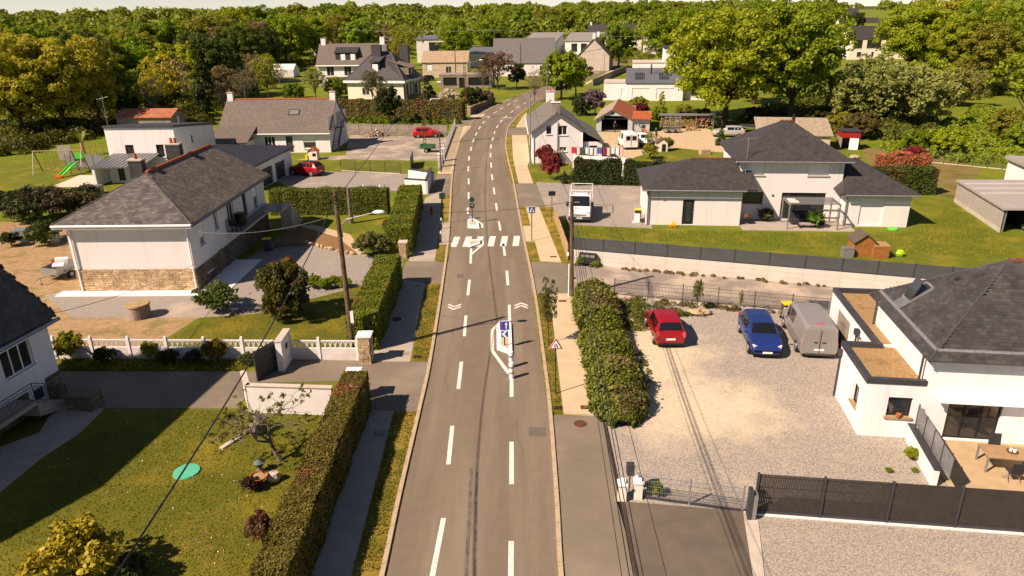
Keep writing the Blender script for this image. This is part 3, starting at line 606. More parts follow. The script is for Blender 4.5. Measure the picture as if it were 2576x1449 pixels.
def np_mesh(name, v, f, m, smooth=False):
    me = bpy.data.meshes.new(name); v = np.ascontiguousarray(v, np.float32); f = np.ascontiguousarray(f, np.int32); k = f.shape[1]
    me.vertices.add(len(v)); me.vertices.foreach_set('co', v.ravel()); me.loops.add(f.size); me.loops.foreach_set('vertex_index', f.ravel())
    me.polygons.add(len(f)); me.polygons.foreach_set('loop_start', np.arange(0, f.size, k, dtype=np.int32)); me.polygons.foreach_set('loop_total', np.full(len(f), k, np.int32))
    me.polygons.foreach_set('use_smooth', np.full(len(f), smooth, bool))
    me.update(); me.validate()
    for q in (m if isinstance(m, (list, tuple)) else [m]): me.materials.append(q)
    return me
def stones(par, fr, u0, u1, z0, z1, m, rng, cw=(.22, .5), ch=(.1, .17), skip=(), limit=300, name='stone', out=.0, mort=None):
    """masonry face of single stones set in mortar"""
    O, U, Nn, L = fr; O, U, Nn = Vector(O), Vector(U), Vector(Nn); mb = MB(); obox(mb, O, U, Nn, u0, u1, z0, z1, -.02 - out, .12); mb.build('mortar_bed', mort or MORTAR, par)
    cube = MB().box((0, 0, 0), (1, 1, 1)); me = cube.mesh(name, m); rest = MB(); z = z0; k = 0; rot = math.atan2(U.y, U.x)
    while z < z1 - .03:
        h = min(rng.uniform(*ch), z1 - z); u = u0 - rng.uniform(0, cw[0])
        while u < u1:
            w_ = rng.uniform(*cw); a, b = max(u, u0), min(u + w_, u1)
            if b - a > .05 and not any(s[0] < b and a < s[1] and s[2] < z + h and z < s[3] for s in skip):
                pr = rng.uniform(.015, .05); c = O + U * ((a + b) / 2) + Vector((0, 0, z + h / 2)) + Nn * (out + pr / 2 + .01); d = (b - a - .018, .04 + pr, h - .016)
                if k < limit: inst(me, name, par, c, rot, d)
                else: rest.box(c, d, rot)
                k += 1
            u += w_
        z += h
    if rest.v: rest.build('stone_courses', m, par, kind='stuff')
def railing(par, pts, h=.95, m=None, step=.14, name='railing', r=.014):
    mb = MB()
    for a, b in zip(pts, pts[1:]):
        a, b = Vector(a), Vector(b); up = Vector((0, 0, h)); mb.cyl(a + up, b + up, .022, .022, 6); mb.cyl(a + up * .12, b + up * .12, .016, .016, 6); mb.cyl(a + up * .86, b + up * .86, .014, .014, 6)
        n = max(1, int((b - a).length / step))
        for k in range(n + 1): p = a + (b - a) * k / n; mb.cyl(p + up * (.0 if k in (0, n) else .12), p + up * (1 if k in (0, n) else .86), r * (1.5 if k in (0, n) else .8), None, 5)
    return mb.build(name, m or DARK, par)
def skylight(par, c, t, b, n, w, h, glass=None, frm=None):
    c, t, b, n = Vector(c), Vector(t), Vector(b), Vector(n); M = Matrix((t, b, n)).transposed().to_4x4(); f = MB()
    for s in (-1, 1): f.bx(s * w / 2 - .05, s * w / 2 + .05, -h / 2, h / 2, 0, .1); f.bx(-w / 2 + .05, w / 2 - .05, s * h / 2 - .05, s * h / 2 + .05, 0, .098)
    o = f.build('skylight', frm or ANTH, par); o.matrix_basis = Matrix.Translation(c) @ M
    MB().bx(-w / 2 + .05, w / 2 - .05, -h / 2 + .05, h / 2 - .05, .02, .06).build('pane', glass or GLASS, o); return o
def plane_axes(pl):
    p = [Vector(q) for q in pl]; n = (p[1] - p[0]).cross(p[2] - p[0]).normalized(); n = n if n.z > 0 else -n
    t = Vector((-n.y, n.x, 0)).normalized(); b = n.cross(t)
    if b.z < 0: t, b = -t, -b
    return t, b, n
SKYG = mat('skylight_glass', (.16, .18, .15), rough=.15, spec=.7)
rng = random.Random(7)

# ---------------- house with a stone base on the left
t = thing('house', 'white house on a stone base with hipped mossy slate roof and red ridge tiles', 'house', (-29.9, 46.35, 0), R(-1))
W, D, H = 8.3, 14.7, 4.85
rops = [('R', 1.35, 2.75, .75, 1.15, 'half2'), ('R', 4.0, 3.1, .75, 1.45, 'win2'), ('R', 6.5, 2.5, 1.3, 2.15, 'win2'), ('R', 9.7, 2.5, .8, 2.1, 'dwin1'), ('R', 12.0, 2.5, 1.0, 2.1, 'half2'), ('R', 1.6, .75, .9, .75, 'win2'), ('R', 3.9, .05, .8, 1.55, 'door', WPAINT), ('R', 6.8, .05, 2.4, 1.5, 'door', DARK)]
walls(t, W, D, H, rops, W_PINK)
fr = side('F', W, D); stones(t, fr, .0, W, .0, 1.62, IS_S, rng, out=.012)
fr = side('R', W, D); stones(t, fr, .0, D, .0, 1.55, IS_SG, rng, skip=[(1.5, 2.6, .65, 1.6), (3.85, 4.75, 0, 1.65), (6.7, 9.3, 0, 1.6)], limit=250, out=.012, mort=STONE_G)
apex, far = (4.1, 3.9, 7.45), (4.1, D + .35, 7.45)
rm, pl = hip(-.5, W + .5, -.55, D + .4, 4.92, apex, far)
roof = rm.build('roof', SLATE_L, t); slates(roof, t, [pl[0]], .27, .17, IS_L, rng, 300); slates(roof, t, [pl[1]], .27, .17, IS_L2, rng, 0)
ridge_caps(roof, (4.1, 4.0, 7.5), (4.1, D + .3, 7.5), TERRA, .14, .38)
for a in ((-.5, -.55), (W + .5, -.55)): MB().cyl((a[0], a[1], 4.95), apex, .05, .05, 6).build('hip_cap', SLATE_L, roof)
gutter(roof, (-.55, -.62, 4.83), (W + .5, -.62, 4.83), WPVC, .08); gutter(roof, (W + .6, -.6, 4.83), (W + .6, D + .3, 4.83), ANTH, .09)
MB().bx(-.5, W + .5, -.6, .0, 4.62, 4.72).bx(-.55, W + .55, -.56, -.52, 4.62, 4.9).build('fascia', WPAINT, roof)
downpipe(t, .25, -.1, 0, 4.65, WPVC, .06); downpipe(t, W - .12, -.1, 0, 4.65, WPVC, .06)
chimney(roof, 3.2, 4.6, 6.4, 8.2, .95, .6, RS_DARK, 1); chimney(roof, 3.15, 10.6, 6.4, 8.3, 1.1, .65, RS_DARK, 2)
bal = MB().bx(W, W + 1.15, 5.9, 12.2, 2.3, 2.42).bx(W, W + 2.2, 12.2, 14.6, 2.3, 2.42).build('balcony', CONC, t)
railing(bal, [(W + .03, 5.95, 2.42), (W + 1.1, 5.95, 2.42), (W + 1.1, 10.9, 2.42), (W + 2.15, 11.2, 2.42), (W + 2.15, 12.4, 2.42)])
st = MB()
for k in range(11): st.bx(W + 1.2, W + 2.2, 14.6 + k * .26, 14.6 + (k + 1) * .26, 0, 2.3 - k * .2)
st.build('outdoor_stairs', CONC, t); MB().bx(-1.2, W + .015, -1.0, -.02, 0, .06).bx(W + .02, W + 2.1, -1.0, 6.5, 0, .06).build('concrete_apron', WPAINT, t)
for fx, fz in ((9.3, 4.45),): MB().lathe([(.02, .3), (.1, .25), (.07, 0), (.02, -.02)], 8, (W + .2, fx, fz)).bx(W, W + .2, fx - .02, fx + .02, fz + .28, fz + .32).build('wall_lantern', DARK, t)
c = thing('garden_chair', 'black garden chair on the balcony of the stone-based house', 'chair', t.matrix_world @ Vector((0, 0, 0)))
c.location = Vector((-29.9, 46.35, 2.42)) + Matrix.Rotation(R(-1), 3, 'Z') @ Vector((W + .55, 6.4, 0)); c.rotation_euler.z = R(80)
MB().bx(-.25, .25, -.22, .22, .4, .45).build('seat', CHARC, c); MB().bx(-.25, .25, .2, .25, .45, .95).build('backrest', CHARC, c)
for a in (-.22, .22):
    for b in (-.2, .2): MB().bx(a - .02, a + .02, b - .02, b + .02, 0, .4).build('leg', DARK, c)
c = MB().bx(-.35, .35, -.3, .3, .12, .95).bx(-.3, .3, -.25, .25, 0, .12).bx(-.38, .38, -.33, .33, .95, 1.0).build('barbecue', DARK); c.location = Vector((-29.9, 46.35, 2.42)) + Vector((W + .55, 7.7, 0)); tag(c, 'black covered barbecue box on the balcony of the stone-based house', 'barbecue')

# ---------------- white cube house behind it, with zinc roofed garage
t = thing('house', 'white cubic house with dark parapet rising behind the red ridged roof', 'house', (-47.2, 84.5, 0), R(-1))
W, D, H = 8.1, 11, 5.85
walls(t, W, D, H, [('F', 2.05, 2.3, 1.0, 1.45, 'dwin1'), ('F', 5.7, 2.3, .9, 1.45, 'dwin1'), ('R', 4.2, 3.2, .5, .9, 'dwin1')], W_WHITE, Hs={'B': 4.6, 'L': 4.6, 'R': 4.6})
MB().face([(W, 0, 4.6), (W, D, 4.6), (W, 0, 5.85)]).build('wall_slope', W_WHITE, t); MB().face([(0, 0, 4.6), (0, 0, 5.85), (0, D, 4.6)]).build('wall_slope', W_WHITE, t)
rf = MB().slab([(-.1, -.12, 6.02), (W + .1, -.12, 6.02), (W + .1, D + .1, 4.75), (-.1, D + .1, 4.75)], .3).build('roof', ANTH, t)
MB().cyl((6.6, 5, 5.3), (6.6, 5, 6.3), .12).build('flue', ZINC, rf); MB().cyl((-.3, 1.5, 2), (-.3, 1.5, 9.2), .03).cyl((-1., 1.5, 8.8), (.4, 1.5, 9.1), .015).cyl((-.8, 1.2, 8.6), (.1, 1.9, 9.1), .012).build('antenna', STEEL, t)
porch = MB().slab([(.5, -5.2, 2.15), (6, -5.2, 2.15), (6, 0, 2.75), (.5, 0, 2.75)], .12)
for k in range(11): x = .6 + k * .5; porch.slab([(x, -5.25, 2.2), (x + .05, -5.25, 2.2), (x + .05, 0, 2.8), (x, 0, 2.8)], .05)
porch.build('porch_roof', ZINC, t); MB().bx(.6, .9, -5.1, -.1, 0, 2.1).build('porch_pier', W_WHITE, t); MB().bx(1.6, 5.4, -3.4, -3.2, 0, 2.1).build('porch_wall', W_WHITE, t)
MB().bx(2.6, 3.3, -3.46, -3.41, .3, 2.0).build('louvre_door', DARK, t)
t = thing('garage', 'white double garage with standing seam zinc roof beside the gravel drive', 'garage', (-36.6, 77.0, 0), R(-8))
walls(t, 9.3, 9.6, 2.75, [('R', 1.9, .02, 2.5, 2.0, 'gar', ANTH), ('R', 5.2, .02, 2.5, 2.0, 'gar', ANTH)], W_WHITE)
rf = MB().slab([(-.2, -.3, 2.9), (9.7, -.3, 2.9), (9.7, 9.9, 3.25), (-.2, 9.9, 3.25)], .22)
for k in range(20): x = -.1 + k * .5; rf.slab([(x, -.32, 2.96), (x + .05, -.32, 2.96), (x + .05, 9.9, 3.31), (x, 9.9, 3.31)], .06)
rf.build('roof', ANTH, t)

# ---------------- long slate roofed house
t = thing('house', 'long low white house with lichened slate roof, skylight and two chimneys', 'house', (-39.9, 99.2, 0), R(-2))
W, D, H = 15.3, 9.6, 2.85
walls(t, W, D, H, [('F', 6.2, .6, 1.5, 1.6, 'win3'), ('F', 9.2, .05, .95, 2.2, 'door', ANTH), ('F', 11.6, .55, 1.75, 1.75, 'half1'), ('R', 3.2, 2.9, .9, 1.9, 'door', WPAINT), ('R', 5.2, .05, 2.6, 1.9, 'gar', WPAINT)], W_WHITE, gable=('x', 6.6, 4.8))
rm, P1, P2 = gable_x(W, D, H, 6.6, 4.8, .15, .4); rf = rm.build('roof', RS_LONG, t)
ridge_caps(rf, (-.1, 4.8, 6.72), (W + .1, 4.8, 6.72), TERRA, .13, .45)
chimney(rf, .45, 4.8, 6.2, 7.6, .75, .5); chimney(rf, W - .35, 4.8, 6.2, 7.6, .75, .5)
tt, bb, nn = plane_axes(P1); skylight(rf, (9.9, 2.75, H + (6.6 - H) * 2.75 / 4.8 + .08), tt, bb, nn, 1.4, 1.0, SKYG)
gutter(rf, (-.2, -.48, 2.6), (W + .2, -.48, 2.6), WPVC); MB().bx(0, W, -.4, -.02, 2.42, 2.5).build('eave_board', WPAINT, rf)
walls(t, 4.9, 3.2, 1.95, [('F', 2.6, .9, 1.5, .9, 'win2')], W_WHITE, -.0, -3.2, name='wall'); MB().slab([(-.3, -3.5, 2.0), (5.2, -3.5, 2.0), (5.2, .9, 3.6), (-.3, .9, 3.6)], .15).build('lean_to_roof', RS_LONG, t)
st = MB()
for k in range(12): st.bx(W + .05, W + .95, .4 + k * .24, .64 + k * .24, .2 + k * .22, .25 + k * .22)
st.cyl((W + .95, .4, .2), (W + .95, 3.3, 2.8), .05).cyl((W + .05, .4, .2), (W + .05, 3.3, 2.8), .05).bx(W, W + 1.0, 3.2, 4.4, 2.8, 2.88)
sto = st.build('outdoor_stairs', ANTH, t); railing(sto, [(W + .97, .4, .25), (W + .97, 3.2, 2.85), (W + .97, 4.4, 2.88)], 1.0)

# ---------------- dark hipped house with dormer and the one behind it
t = thing('house', 'cream brick house under a steep dark slate roof with dormer and big chimney stack', 'house', (-34.4, 157.6, 0), R(-13))
W, D, H = 12.6, 10.4, 4.7
walls(t, W, D, H, [('F', 3.3, 1.6, 1.6, 1.5, 'win2'), ('F', 8.9, 1.6, 1.2, 1.5, 'win2'), ('R', 1.6, 1.4, 1.1, 2.1, 'win2'), ('R', 6.8, 1.4, 1.1, 2.1, 'win2')], slate('cream_brick', (.74, .66, .50), (.78, .70, .54), .5, .22, (.8, .72, .57), mortar=(.6, .52, .38)))
A, B = (4.6, 4.6, 10.2), (8.0, 6.0, 10.2); rm = MB(); e = H - .1; c = [(-.6, -.6, e), (W + .6, -.6, e), (W + .6, D + .6, e), (-.6, D + .6, e)]
for p in ([c[0], c[1], B, A], [c[1], c[2], B], [c[2], c[3], A, B], [c[3], c[0], A]): rm.slab(p, .12)
rf = rm.build('roof', RS_BLUE, t); MB().bx(-.62, W + .62, -.66, -.6, e - .45, e + .03).bx(W + .6, W + .66, -.62, D + .6, e - .45, e + .03).build('cornice', WPAINT, rf)
chimney(rf, 5.4, 4.3, 8.6, 11.4, 2.1, .9, RS_BLUE, 1, RS_BLUE); chimney(rf, 10.2, 8.2, 7.6, 11.2, 2.0, .9, RS_BLUE, 0, RS_BLUE)
d = MB().bx(5.2, 7.0, 1.3, 2.6, 5.6, 8.0).slab([(4.9, .9, 8.35), (7.3, .9, 8.35), (7.3, 4.6, 9.4), (4.9, 4.6, 9.4)], .15).build('dormer', RS_BLUE, rf); MB().bx(5.5, 6.7, 1.24, 1.3, 5.75, 7.8).build('shutter', WPAINT, d)
d = MB().prism([(9.6, 3.2), (13.0, 2.6), (13.4, 5.0), (10.0, 5.6)], 5.6, 7.0).slab([(8.0, 3.4, 8.6), (13.5, 2.3, 7.1), (14.0, 5.1, 7.1), (8.6, 6.2, 8.6)], .12).build('dormer', RS_BROWN, rf); MB().box((13.24, 3.8, 6.3), (.1, 1.6, .9), R(9)).build('window', GLASS, d)
for k in range(6): MB().box((W + .04, .4 + k * 1.9, 2.6), (.12, .55, 3.4)).build('stone_quoin', STONE_G, t)
MB().prism([(W, 2.0), (W + 3.2, 2.0), (W + 3.2, 4.6), (W, 6.5)], 0, 1.4).build('terrace', STONE_G, t)
t = thing('house', 'grey roofed white house with shed dormer, partly behind the dark hipped house', 'house', (-50.2, 196, 0), R(-2))
W, D, H = 17.5, 10, 5.6
walls(t, W, D, H, [('F', 2.4, 2.6, 1.9, 2.5, 'win2'), ('F', 7.0, 2.6, 1.9, 2.5, 'win2'), ('F', 3.2, .3, 1.8, 1.4, 'dwin1')], W_WHITE, gable=('x', 10.4, 5))
rm, P1, P2 = gable_x(W, D, H, 10.4, 5, .3, .5); rf = rm.build('roof', RS_LONG, t); gutter(rf, (-.3, -.6, 5.15), (W + .3, -.6, 5.15), WPVC, .15)
chimney(rf, .9, 5, 9.6, 11.8, 1.2, .8, WPAINT, 0); chimney(rf, 16.6, 5, 9.6, 12.0, 1.2, .8, WPAINT, 0)
d = MB().bx(4.8, 10.4, .9, 3.2, 6.3, 8.3).slab([(4.5, .6, 8.4), (10.7, .6, 8.4), (10.7, 4, 9.6), (4.5, 4, 9.6)], .15).build('dormer', RS_DARK, rf); MB().bx(6.2, 7.4, .82, .9, 6.5, 8.0).bx(8.8, 10, .82, .9, 6.5, 8.0).build('window', WPVC, d); MB().bx(1.8, 9.6, -1.2, 0, 2.35, 2.5).build('balcony', CONC, t)

# ---------------- far houses (walls, roof, openings)
def simple(label, px, wd, D, H, zr, rz, wm, rm_, kind='x', ops=(), chim=(), name='house', dz=0., pr=None, ox=.3):
    g = G(*px); t = thing(name, label, name.replace('_', ' '), (g.x, g.y, dz), R(rz))
    if kind in 'xy':
        walls(t, wd, D, H, list(ops), wm, gable=(kind, zr, pr or (D / 2 if kind == 'x' else wd / 2))); r = (gable_x if kind == 'x' else gable_y)(wd, D, H, zr, pr, ox, ox)[0].build('roof', rm_, t)
    elif kind == 'h':
        walls(t, wd, D, H, list(ops), wm); q = min(wd, D) / 2; A, B = ((q, D / 2, zr), (wd - q, D / 2, zr)) if wd > D else ((wd / 2, q, zr), (wd / 2, D - q, zr)); r = hip(-.4, wd + .4, -.4, D + .4, H, A, B)[0].build('roof', rm_, t)
    elif kind == 'm':
        walls(t, wd, D, min(H, zr), list(ops), wm); mw = MB(); lo = min(H, zr)
        if zr > H: mw.face([(0, D, lo), (wd, D, lo), (wd, D, zr), (0, D, zr)]); mw.face([(0, 0, lo), (0, D, lo), (0, D, zr)]); mw.face([(wd, 0, lo), (wd, D, zr), (wd, D, lo)])
        else: mw.face([(0, 0, lo), (wd, 0, lo), (wd, 0, H), (0, 0, H)]); mw.face([(0, 0, lo), (0, D, lo), (0, 0, H)]); mw.face([(wd, 0, lo), (wd, D, lo), (wd, 0, H)])
        mw.build('wall_slope', wm, t); r = MB().slab([(-ox, -ox, H + .12), (wd + ox, -ox, H + .12), (wd + ox, D + ox, zr + .12), (-ox, D + ox, zr + .12)], .2).build('roof', rm_, t)
    else:
        walls(t, wd, D, H, list(ops), wm); r = MB().bx(-.05, wd + .05, -.05, D + .05, H, H + .22).build('roof', rm_, t)
    for x, y, z0, z1 in chim: chimney(r, x, y, z0, z1, .8, .6, WPAINT, 0)
    return t
simple('long stone barn with brown roof left of the grey roofed house', (792, 152), 13, 7, 5.2, 8.4, -4, W_BEIGE, RS_BROWN, name='barn')
simple('small sandy cottage with pale stone tile roof and one window', (1064, 196), 13.2, 8, 4.4, 7.2, -4, W_BEIGE, RS_STONE, ops=[('F', 6.9, 1.0, 1.6, 2.1, 'win2'), ('F', 1.2, 2.0, 1.6, 2.2, 'door', WPAINT)])
t = simple('open fronted dark concrete shed with flat roof beside the meadow', (1106, 222), 13.5, 6, 3.1, 3.1, -3, CONC_D, CONC_D, 'f', [('F', 1.0, .6, 3.4, 2.0, 'open'), ('F', 5.0, .02, 1.4, 2.5, 'open'), ('F', 7.3, .6, 5.2, 2.0, 'open')], name='shed')
simple('white and grey upright house with big dark window under a zinc roof', (1050, 158), 13.5, 9, 8.4, 9.6, -3, W_OLD, ZINC, 'm', [('F', 4.8, 3.8, 6, 3.6, 'dwin1'), ('F', 8.8, 1, 1.2, 1.2, 'dwin1')])
simple('white bungalow with ribbed pale metal roof behind the round tree', (1170, 168), 16, 9, 4.4, 6.0, -2, W_WHITE, ZINC, 'm', [('F', 6, .6, 2.2, 2.2, 'dwin1'), ('F', 11, .6, 1.5, 2.4, 'door', ANTH)])
simple('white house with plain dark grey roof and skylight by the bend', (1243, 192), 17.6, 9, 4.0, 10.4, -3, W_WHITE, RS_GREY, ops=[('F', 13.5, 1.2, 2.2, 1.7, 'win2'), ('R', 4.8, 4.6, .9, 1.6, 'win1'), ('R', 4.2, 1.0, 1.0, 2.0, 'win1')])
simple('white barn-like house with flat grey roof, left of the pair of white barns', (1318, 150), 12.5, 16, 6.6, 9.6, -16, W_WHITE, mat('grey_sheet_roof', (.20, .19, .17), (.24, .23, .20), 1, .7), 'm', [('F', 4.6, .4, 2.2, 5.8, 'door', ANTH)])
simple('white barn-like house with flat grey roof, right of the pair of white barns', (1421, 148), 16, 15, 6.6, 9.4, -14, W_WHITE, MATS['grey_sheet_roof'], 'm', [('F', 2.5, 2.6, 2.4, 3.2, 'dwin1'), ('F', 6.3, 2.6, 2.4, 3.2, 'dwin1'), ('F', 10, 2.6, 2.4, 3.2, 'dwin1')])
simple('old stone longhouse with brown roof and gable chimneys beside the far road', (1452, 178), 10, 16, 4.6, 9.6, -12, CONC, RS_BROWN, 'y', chim=[(5, .6, 8.8, 11.2), (5, 15.4, 8.8, 11.2)])
simple('cream house with dark slate roof and one small dormer behind the longhouse', (1480, 132), 24, 10, 6.0, 11.8, -3, W_CREAM, RS_DARK, ops=[('F', 4, 1, 1.6, 2, 'win2'), ('F', 13.4, 1, 1.6, 2, 'win2')], chim=[(1.2, 5, 10.6, 13)])
simple('far white house with pointed dark roof above the round tree', (1078, 110), 17, 14, 9.5, 15, -6, W_WHITE, RS_DARK, ops=[('F', 6, 5, 2, 3, 'win2'), ('F', 10, 5, 2, 3, 'win2')])
simple('far low house with grey gable left of the brown tree', (930, 122), 14, 10, 4, 9.4, -8, W_OLD, RS_GREY)
simple('far house with a slate roof and white gables up the right hand hill', (2100, 66), 22, 14, 9, 17, -6, W_WHITE, RS_DARK, chim=[(2, 7, 15, 19), (18, 7, 15, 19)])
simple('second far slate house on the right hand hill, lower and wider', (2112, 96), 24, 14, 5.5, 11.5, -4, W_CREAM, RS_DARK, ops=[('F', 4, 1, 2, 3, 'win2'), ('F', 9, 1, 2, 3, 'win2')])
simple('cream house with dark roof and white post seen between oak and wood', (2132, 150), 22, 12, 7.2, 11.2, -4, W_CREAM, RS_DARK, ops=[('F', 1.5, 3.8, 3, 2.8, 'dwin1'), ('F', 6, 3.8, 5, 2.8, 'dwin1'), ('F', 3, .8, 1.6, 1.8, 'win1'), ('F', 8, .8, 1, 1.8, 'win1')])
simple('low white outbuilding glimpsed through the trees on the far left', (600, 120), 18, 9, 4.5, 8, -5, W_OLD, RS_BROWN, name='outbuilding')
simple('slate roofed house half hidden right of the white blossom tree', (1622, 138), 14, 10, 5, 11, -5, W_OLD, RS_DARK, ops=[('F', 5, 6, 1.5, 2, 'win1')])
# white flat roofed villa on the right of the bend
t = thing('house', 'white villa with zinc seamed roof, two shuttered bays and flat upper block', 'house', G(1518, 252), R(-9))
walls(t, 4.7, 8, 3.5, [('F', 3.6, .05, .95, 2.3, 'shut')], W_WHITE); MB().bx(-.08, 4.78, -.08, 8.08, 3.5, 3.62).bx(.3, 4.4, .3, 7.7, 3.62, 3.66).build('roof', CONC, t)
walls(t, 11.6, 9, 3.5, [('F', 1.2, .1, 3.6, 2.4, 'shut'), ('F', 6.2, .1, 3.6, 2.4, 'shut')], W_WHITE, 4.7, -.6); walls(t, 8, 9, 3.5, [('F', 1.8, .8, 1.3, 1.5, 'win2')], W_WHITE, 16.3, .9)
zr = MB().slab([(4.5, -.8, 3.6), (25, -.8, 3.6), (25, 9, 5.9), (4.5, 9, 5.9)], .2)
for k in range(40): x = 4.6 + k * .52; zr.slab([(x, -.82, 3.68), (x + .06, -.82, 3.68), (x + .06, 9, 5.98), (x, 9, 5.98)], .08)
zo = zr.build('roof', ZINC, t); tt, bb, nn = plane_axes([(4.5, -.8, 3.6), (25, -.8, 3.6), (25, 9, 5.9)])
for x in (7.4, 12.4):
    for y in (2.2, 4.6): skylight(zo, (x, y, 3.6 + 2.3 * (y + .8) / 9.8), tt, bb, nn, 1.9, 1.7)
MB().cyl((9.8, 5, 4.8), (9.8, 5, 6.9), .15).build('flue', DARK, zo)
t = thing('house', 'white two storey flat roofed villa behind the zinc roofed one', 'house', G(1590, 205), R(-9))
walls(t, 8, 10, 4.6, [('F', 2.2, 1, 2.6, 2.2, 'shut')], W_WHITE); MB().bx(-.1, 8.1, -.1, 10.1, 4.6, 4.9).build('roof', CONC, t); walls(t, 13, 10, 8.3, [('F', 2.4, 5.4, 2.8, 1.8, 'shut'), ('F', 8.4, 5.2, 3, 2.4, 'shut')], W_WHITE, 8, 0); MB().bx(7.8, 21.2, -.2, 10.2, 8.3, 8.65).build('upper_roof', ANTH, t)
# ---------------- white gable house by the bend
t = thing('house', 'white gable house with dark brick chimney and red shutters by the curved pavement', 'house', (2.75, 89.0, 0), 0)
W, D, H = 6.2, 14.5, 4.0
walls(t, W, D, H, [('L', 4, 1, 1.0, 1.4, 'win2'), ('L', 9, 1, 1.0, 1.4, 'win2')], W_WHITE, sides='RBL')
fw = MB().wall((1.1, 0, 0), (1, 0, 0), (0, -1, 0), 3.9, 4.75, [(.65, 1.25, 3.6, 4.6), (2.05, 3.2, 3.45, 4.6), (2.3, 3.15, 1.45, 2.0)], .18)
fw.face([(0, 0, 0), (1.1, 0, 0), (1.1, 0, 4.75), (1.1, 0, 4.8), (0, 0, 4)]); fw.face([(1.1, 0, 4.75), (5, 0, 4.75), (5, 0, 4.79), (2.95, 0, 6.15), (1.1, 0, 4.8)]); fw.face([(5, 0, 0), (6.2, 0, 0), (6.2, 0, 4), (5, 0, 4.79), (5, 0, 4.75)]); fw.face([(W, D, 4), (0, D, 4), (2.95, D, 6.15)]); fw.build('gable_wall', W_WHITE, t)
for u_, z_, w_, h_, s_ in ((1.75, 3.6, .6, 1.0, 'dwin1'), (3.15, 3.45, 1.15, 1.15, 'win2'), (3.4, 1.45, .85, .55, 'win2')): opening(t, side('F', W, D), u_, z_, w_, h_, s_)
for v in (3.4, 5.1, 8.4, 10.1): MB().bx(-.06, -.01, D - v - .55, D - v, .9, 2.5).build('red_shutter', mat('red_paint', (.36, .03, .02), rough=.5), t)
walls(t, 2.5, 12, 2.55, [('F', .9, .05, 1.0, 2.0, 'door', DARK)], W_WHITE, 6.2, .35)
mb = MB(); e = .08; oy = .35
A, B = [(-.45, D + oy, 3.7), (-.45, -oy, 3.7), (2.95, -oy, 6.25), (2.95, D + oy, 6.25)], [(6.35, -oy, 3.98), (6.35, D + oy, 3.98), (2.95, D + oy, 6.25), (2.95, -oy, 6.25)]
mb.slab(A, .14); mb.slab(B, .14); rf = mb.build('roof', RS_GREEN, t); MB().slab([(8.95, 0, 2.55), (8.95, 12.6, 2.55), (6.3, 12.6, 3.9), (6.3, 0, 3.9)], .12).build('lean_to_roof', RS_GREEN, t)
chimney(rf, 2.95, 1.6, 5.6, 7.2, 1.05, .7, CONC_D, 1, WPAINT); chimney(rf, 2.95, D - .6, 5.6, 7.3, 1.1, .8, WPAINT, 1)
gutter(t, (-.5, -.3, 3.66), (-.5, D, 3.66), WPVC); downpipe(t, .15, -.08, 0, 3.7, WPVC); downpipe(t, 6.2, -.08, 0, 3.9, WPVC)
s = thing('garden_hut', 'tiny block hut with corrugated roof in front of the white gable house', 'hut', G(1365, 412), R(-3))
walls(s, 2.2, 1.6, 1.4, [('F', .1, .75, 2.0, .62, 'open')], CONC_D); rr = MB()
for k in range(9): rr.cyl((-.15 + k * .31, -.35, 1.42), (-.15 + k * .31, 1.8, 1.85), .1, .1, 8)
rr.build('corrugated_roof', RS_FIBRE, s)

# ---------------- orange roofed hangar
t = thing('hangar', 'small metal hangar with dark open front and bright orange right roof slope', 'hangar', (13.6, 114.0, 0), R(-12))
rib = slate('pale_blue_ribbed_sheet', (.42, .46, .50), (.40, .44, .48), .12, 50., (.45, .48, .50), gap=.02, mortar=(.27, .29, .31), off=0)
D = 13; mw = MB(); fr = side('F', 5.6, D)
mw.wall(fr[0], fr[1], fr[2], 5.6, 1.95, [(.8, 4.9, .0, 1.95)], .1); mw.face([(0, 0, 1.95), (.8, 0, 1.95), (1.1, 0, 2.4), (2.5, 0, 2.4), (2.5, 0, 3.4)]); mw.face([(2.5, 0, 3.4), (2.5, 0, 2.4), (3.9, 0, 2.4), (4.9, 0, 1.95), (5.6, 0, 1.95)])
for s in 'RL': f2 = side(s, 5.6, D); mw.wall(f2[0], f2[1], f2[2], f2[3], 1.95, [])
mw.build('wall', rib, t); walls(t, 2.6, D - 3, 1.9, [], rib, 5.62, .3)
mi = MB().bx(.1, 5.5, .4, D, .0, .02).build('floor', CONC_D, t); MB().face([(.1, D - .1, 0), (5.5, D - .1, 0), (5.5, D - .1, 2.5), (.1, D - .1, 2.5)]).build('back_wall', CONC_D, t)
MB().slab([(-.4, D + .2, 1.8), (-.4, -.4, 1.8), (2.5, -.4, 3.55), (2.5, D + .2, 3.55)], .1).build('roof', RS_FIBRE, t); MB().slab([(5.7, -.4, 1.98), (5.7, D + .2, 1.98), (2.52, D + .2, 3.56), (2.52, -.4, 3.56)], .1).build('orange_roof', RS_ORANGE, t)
MB().slab([(5.5, -.3, 2.1), (8.4, -.3, 2.0), (8.4, 3.2, 2.75), (5.5, 3.2, 2.85)], .1).build('lean_to_roof', RS_ORANGE, t); MB().bx(2.3, 2.65, -.03, .02, 2.6, 2.95).build('vent', DARK, t)
MB().tube([(7.0 + .35 * math.cos(a / 2), .24, 1.0 + .35 * math.sin(a / 2)) for a in range(14)], .04).build('hose', RUBBER, t)

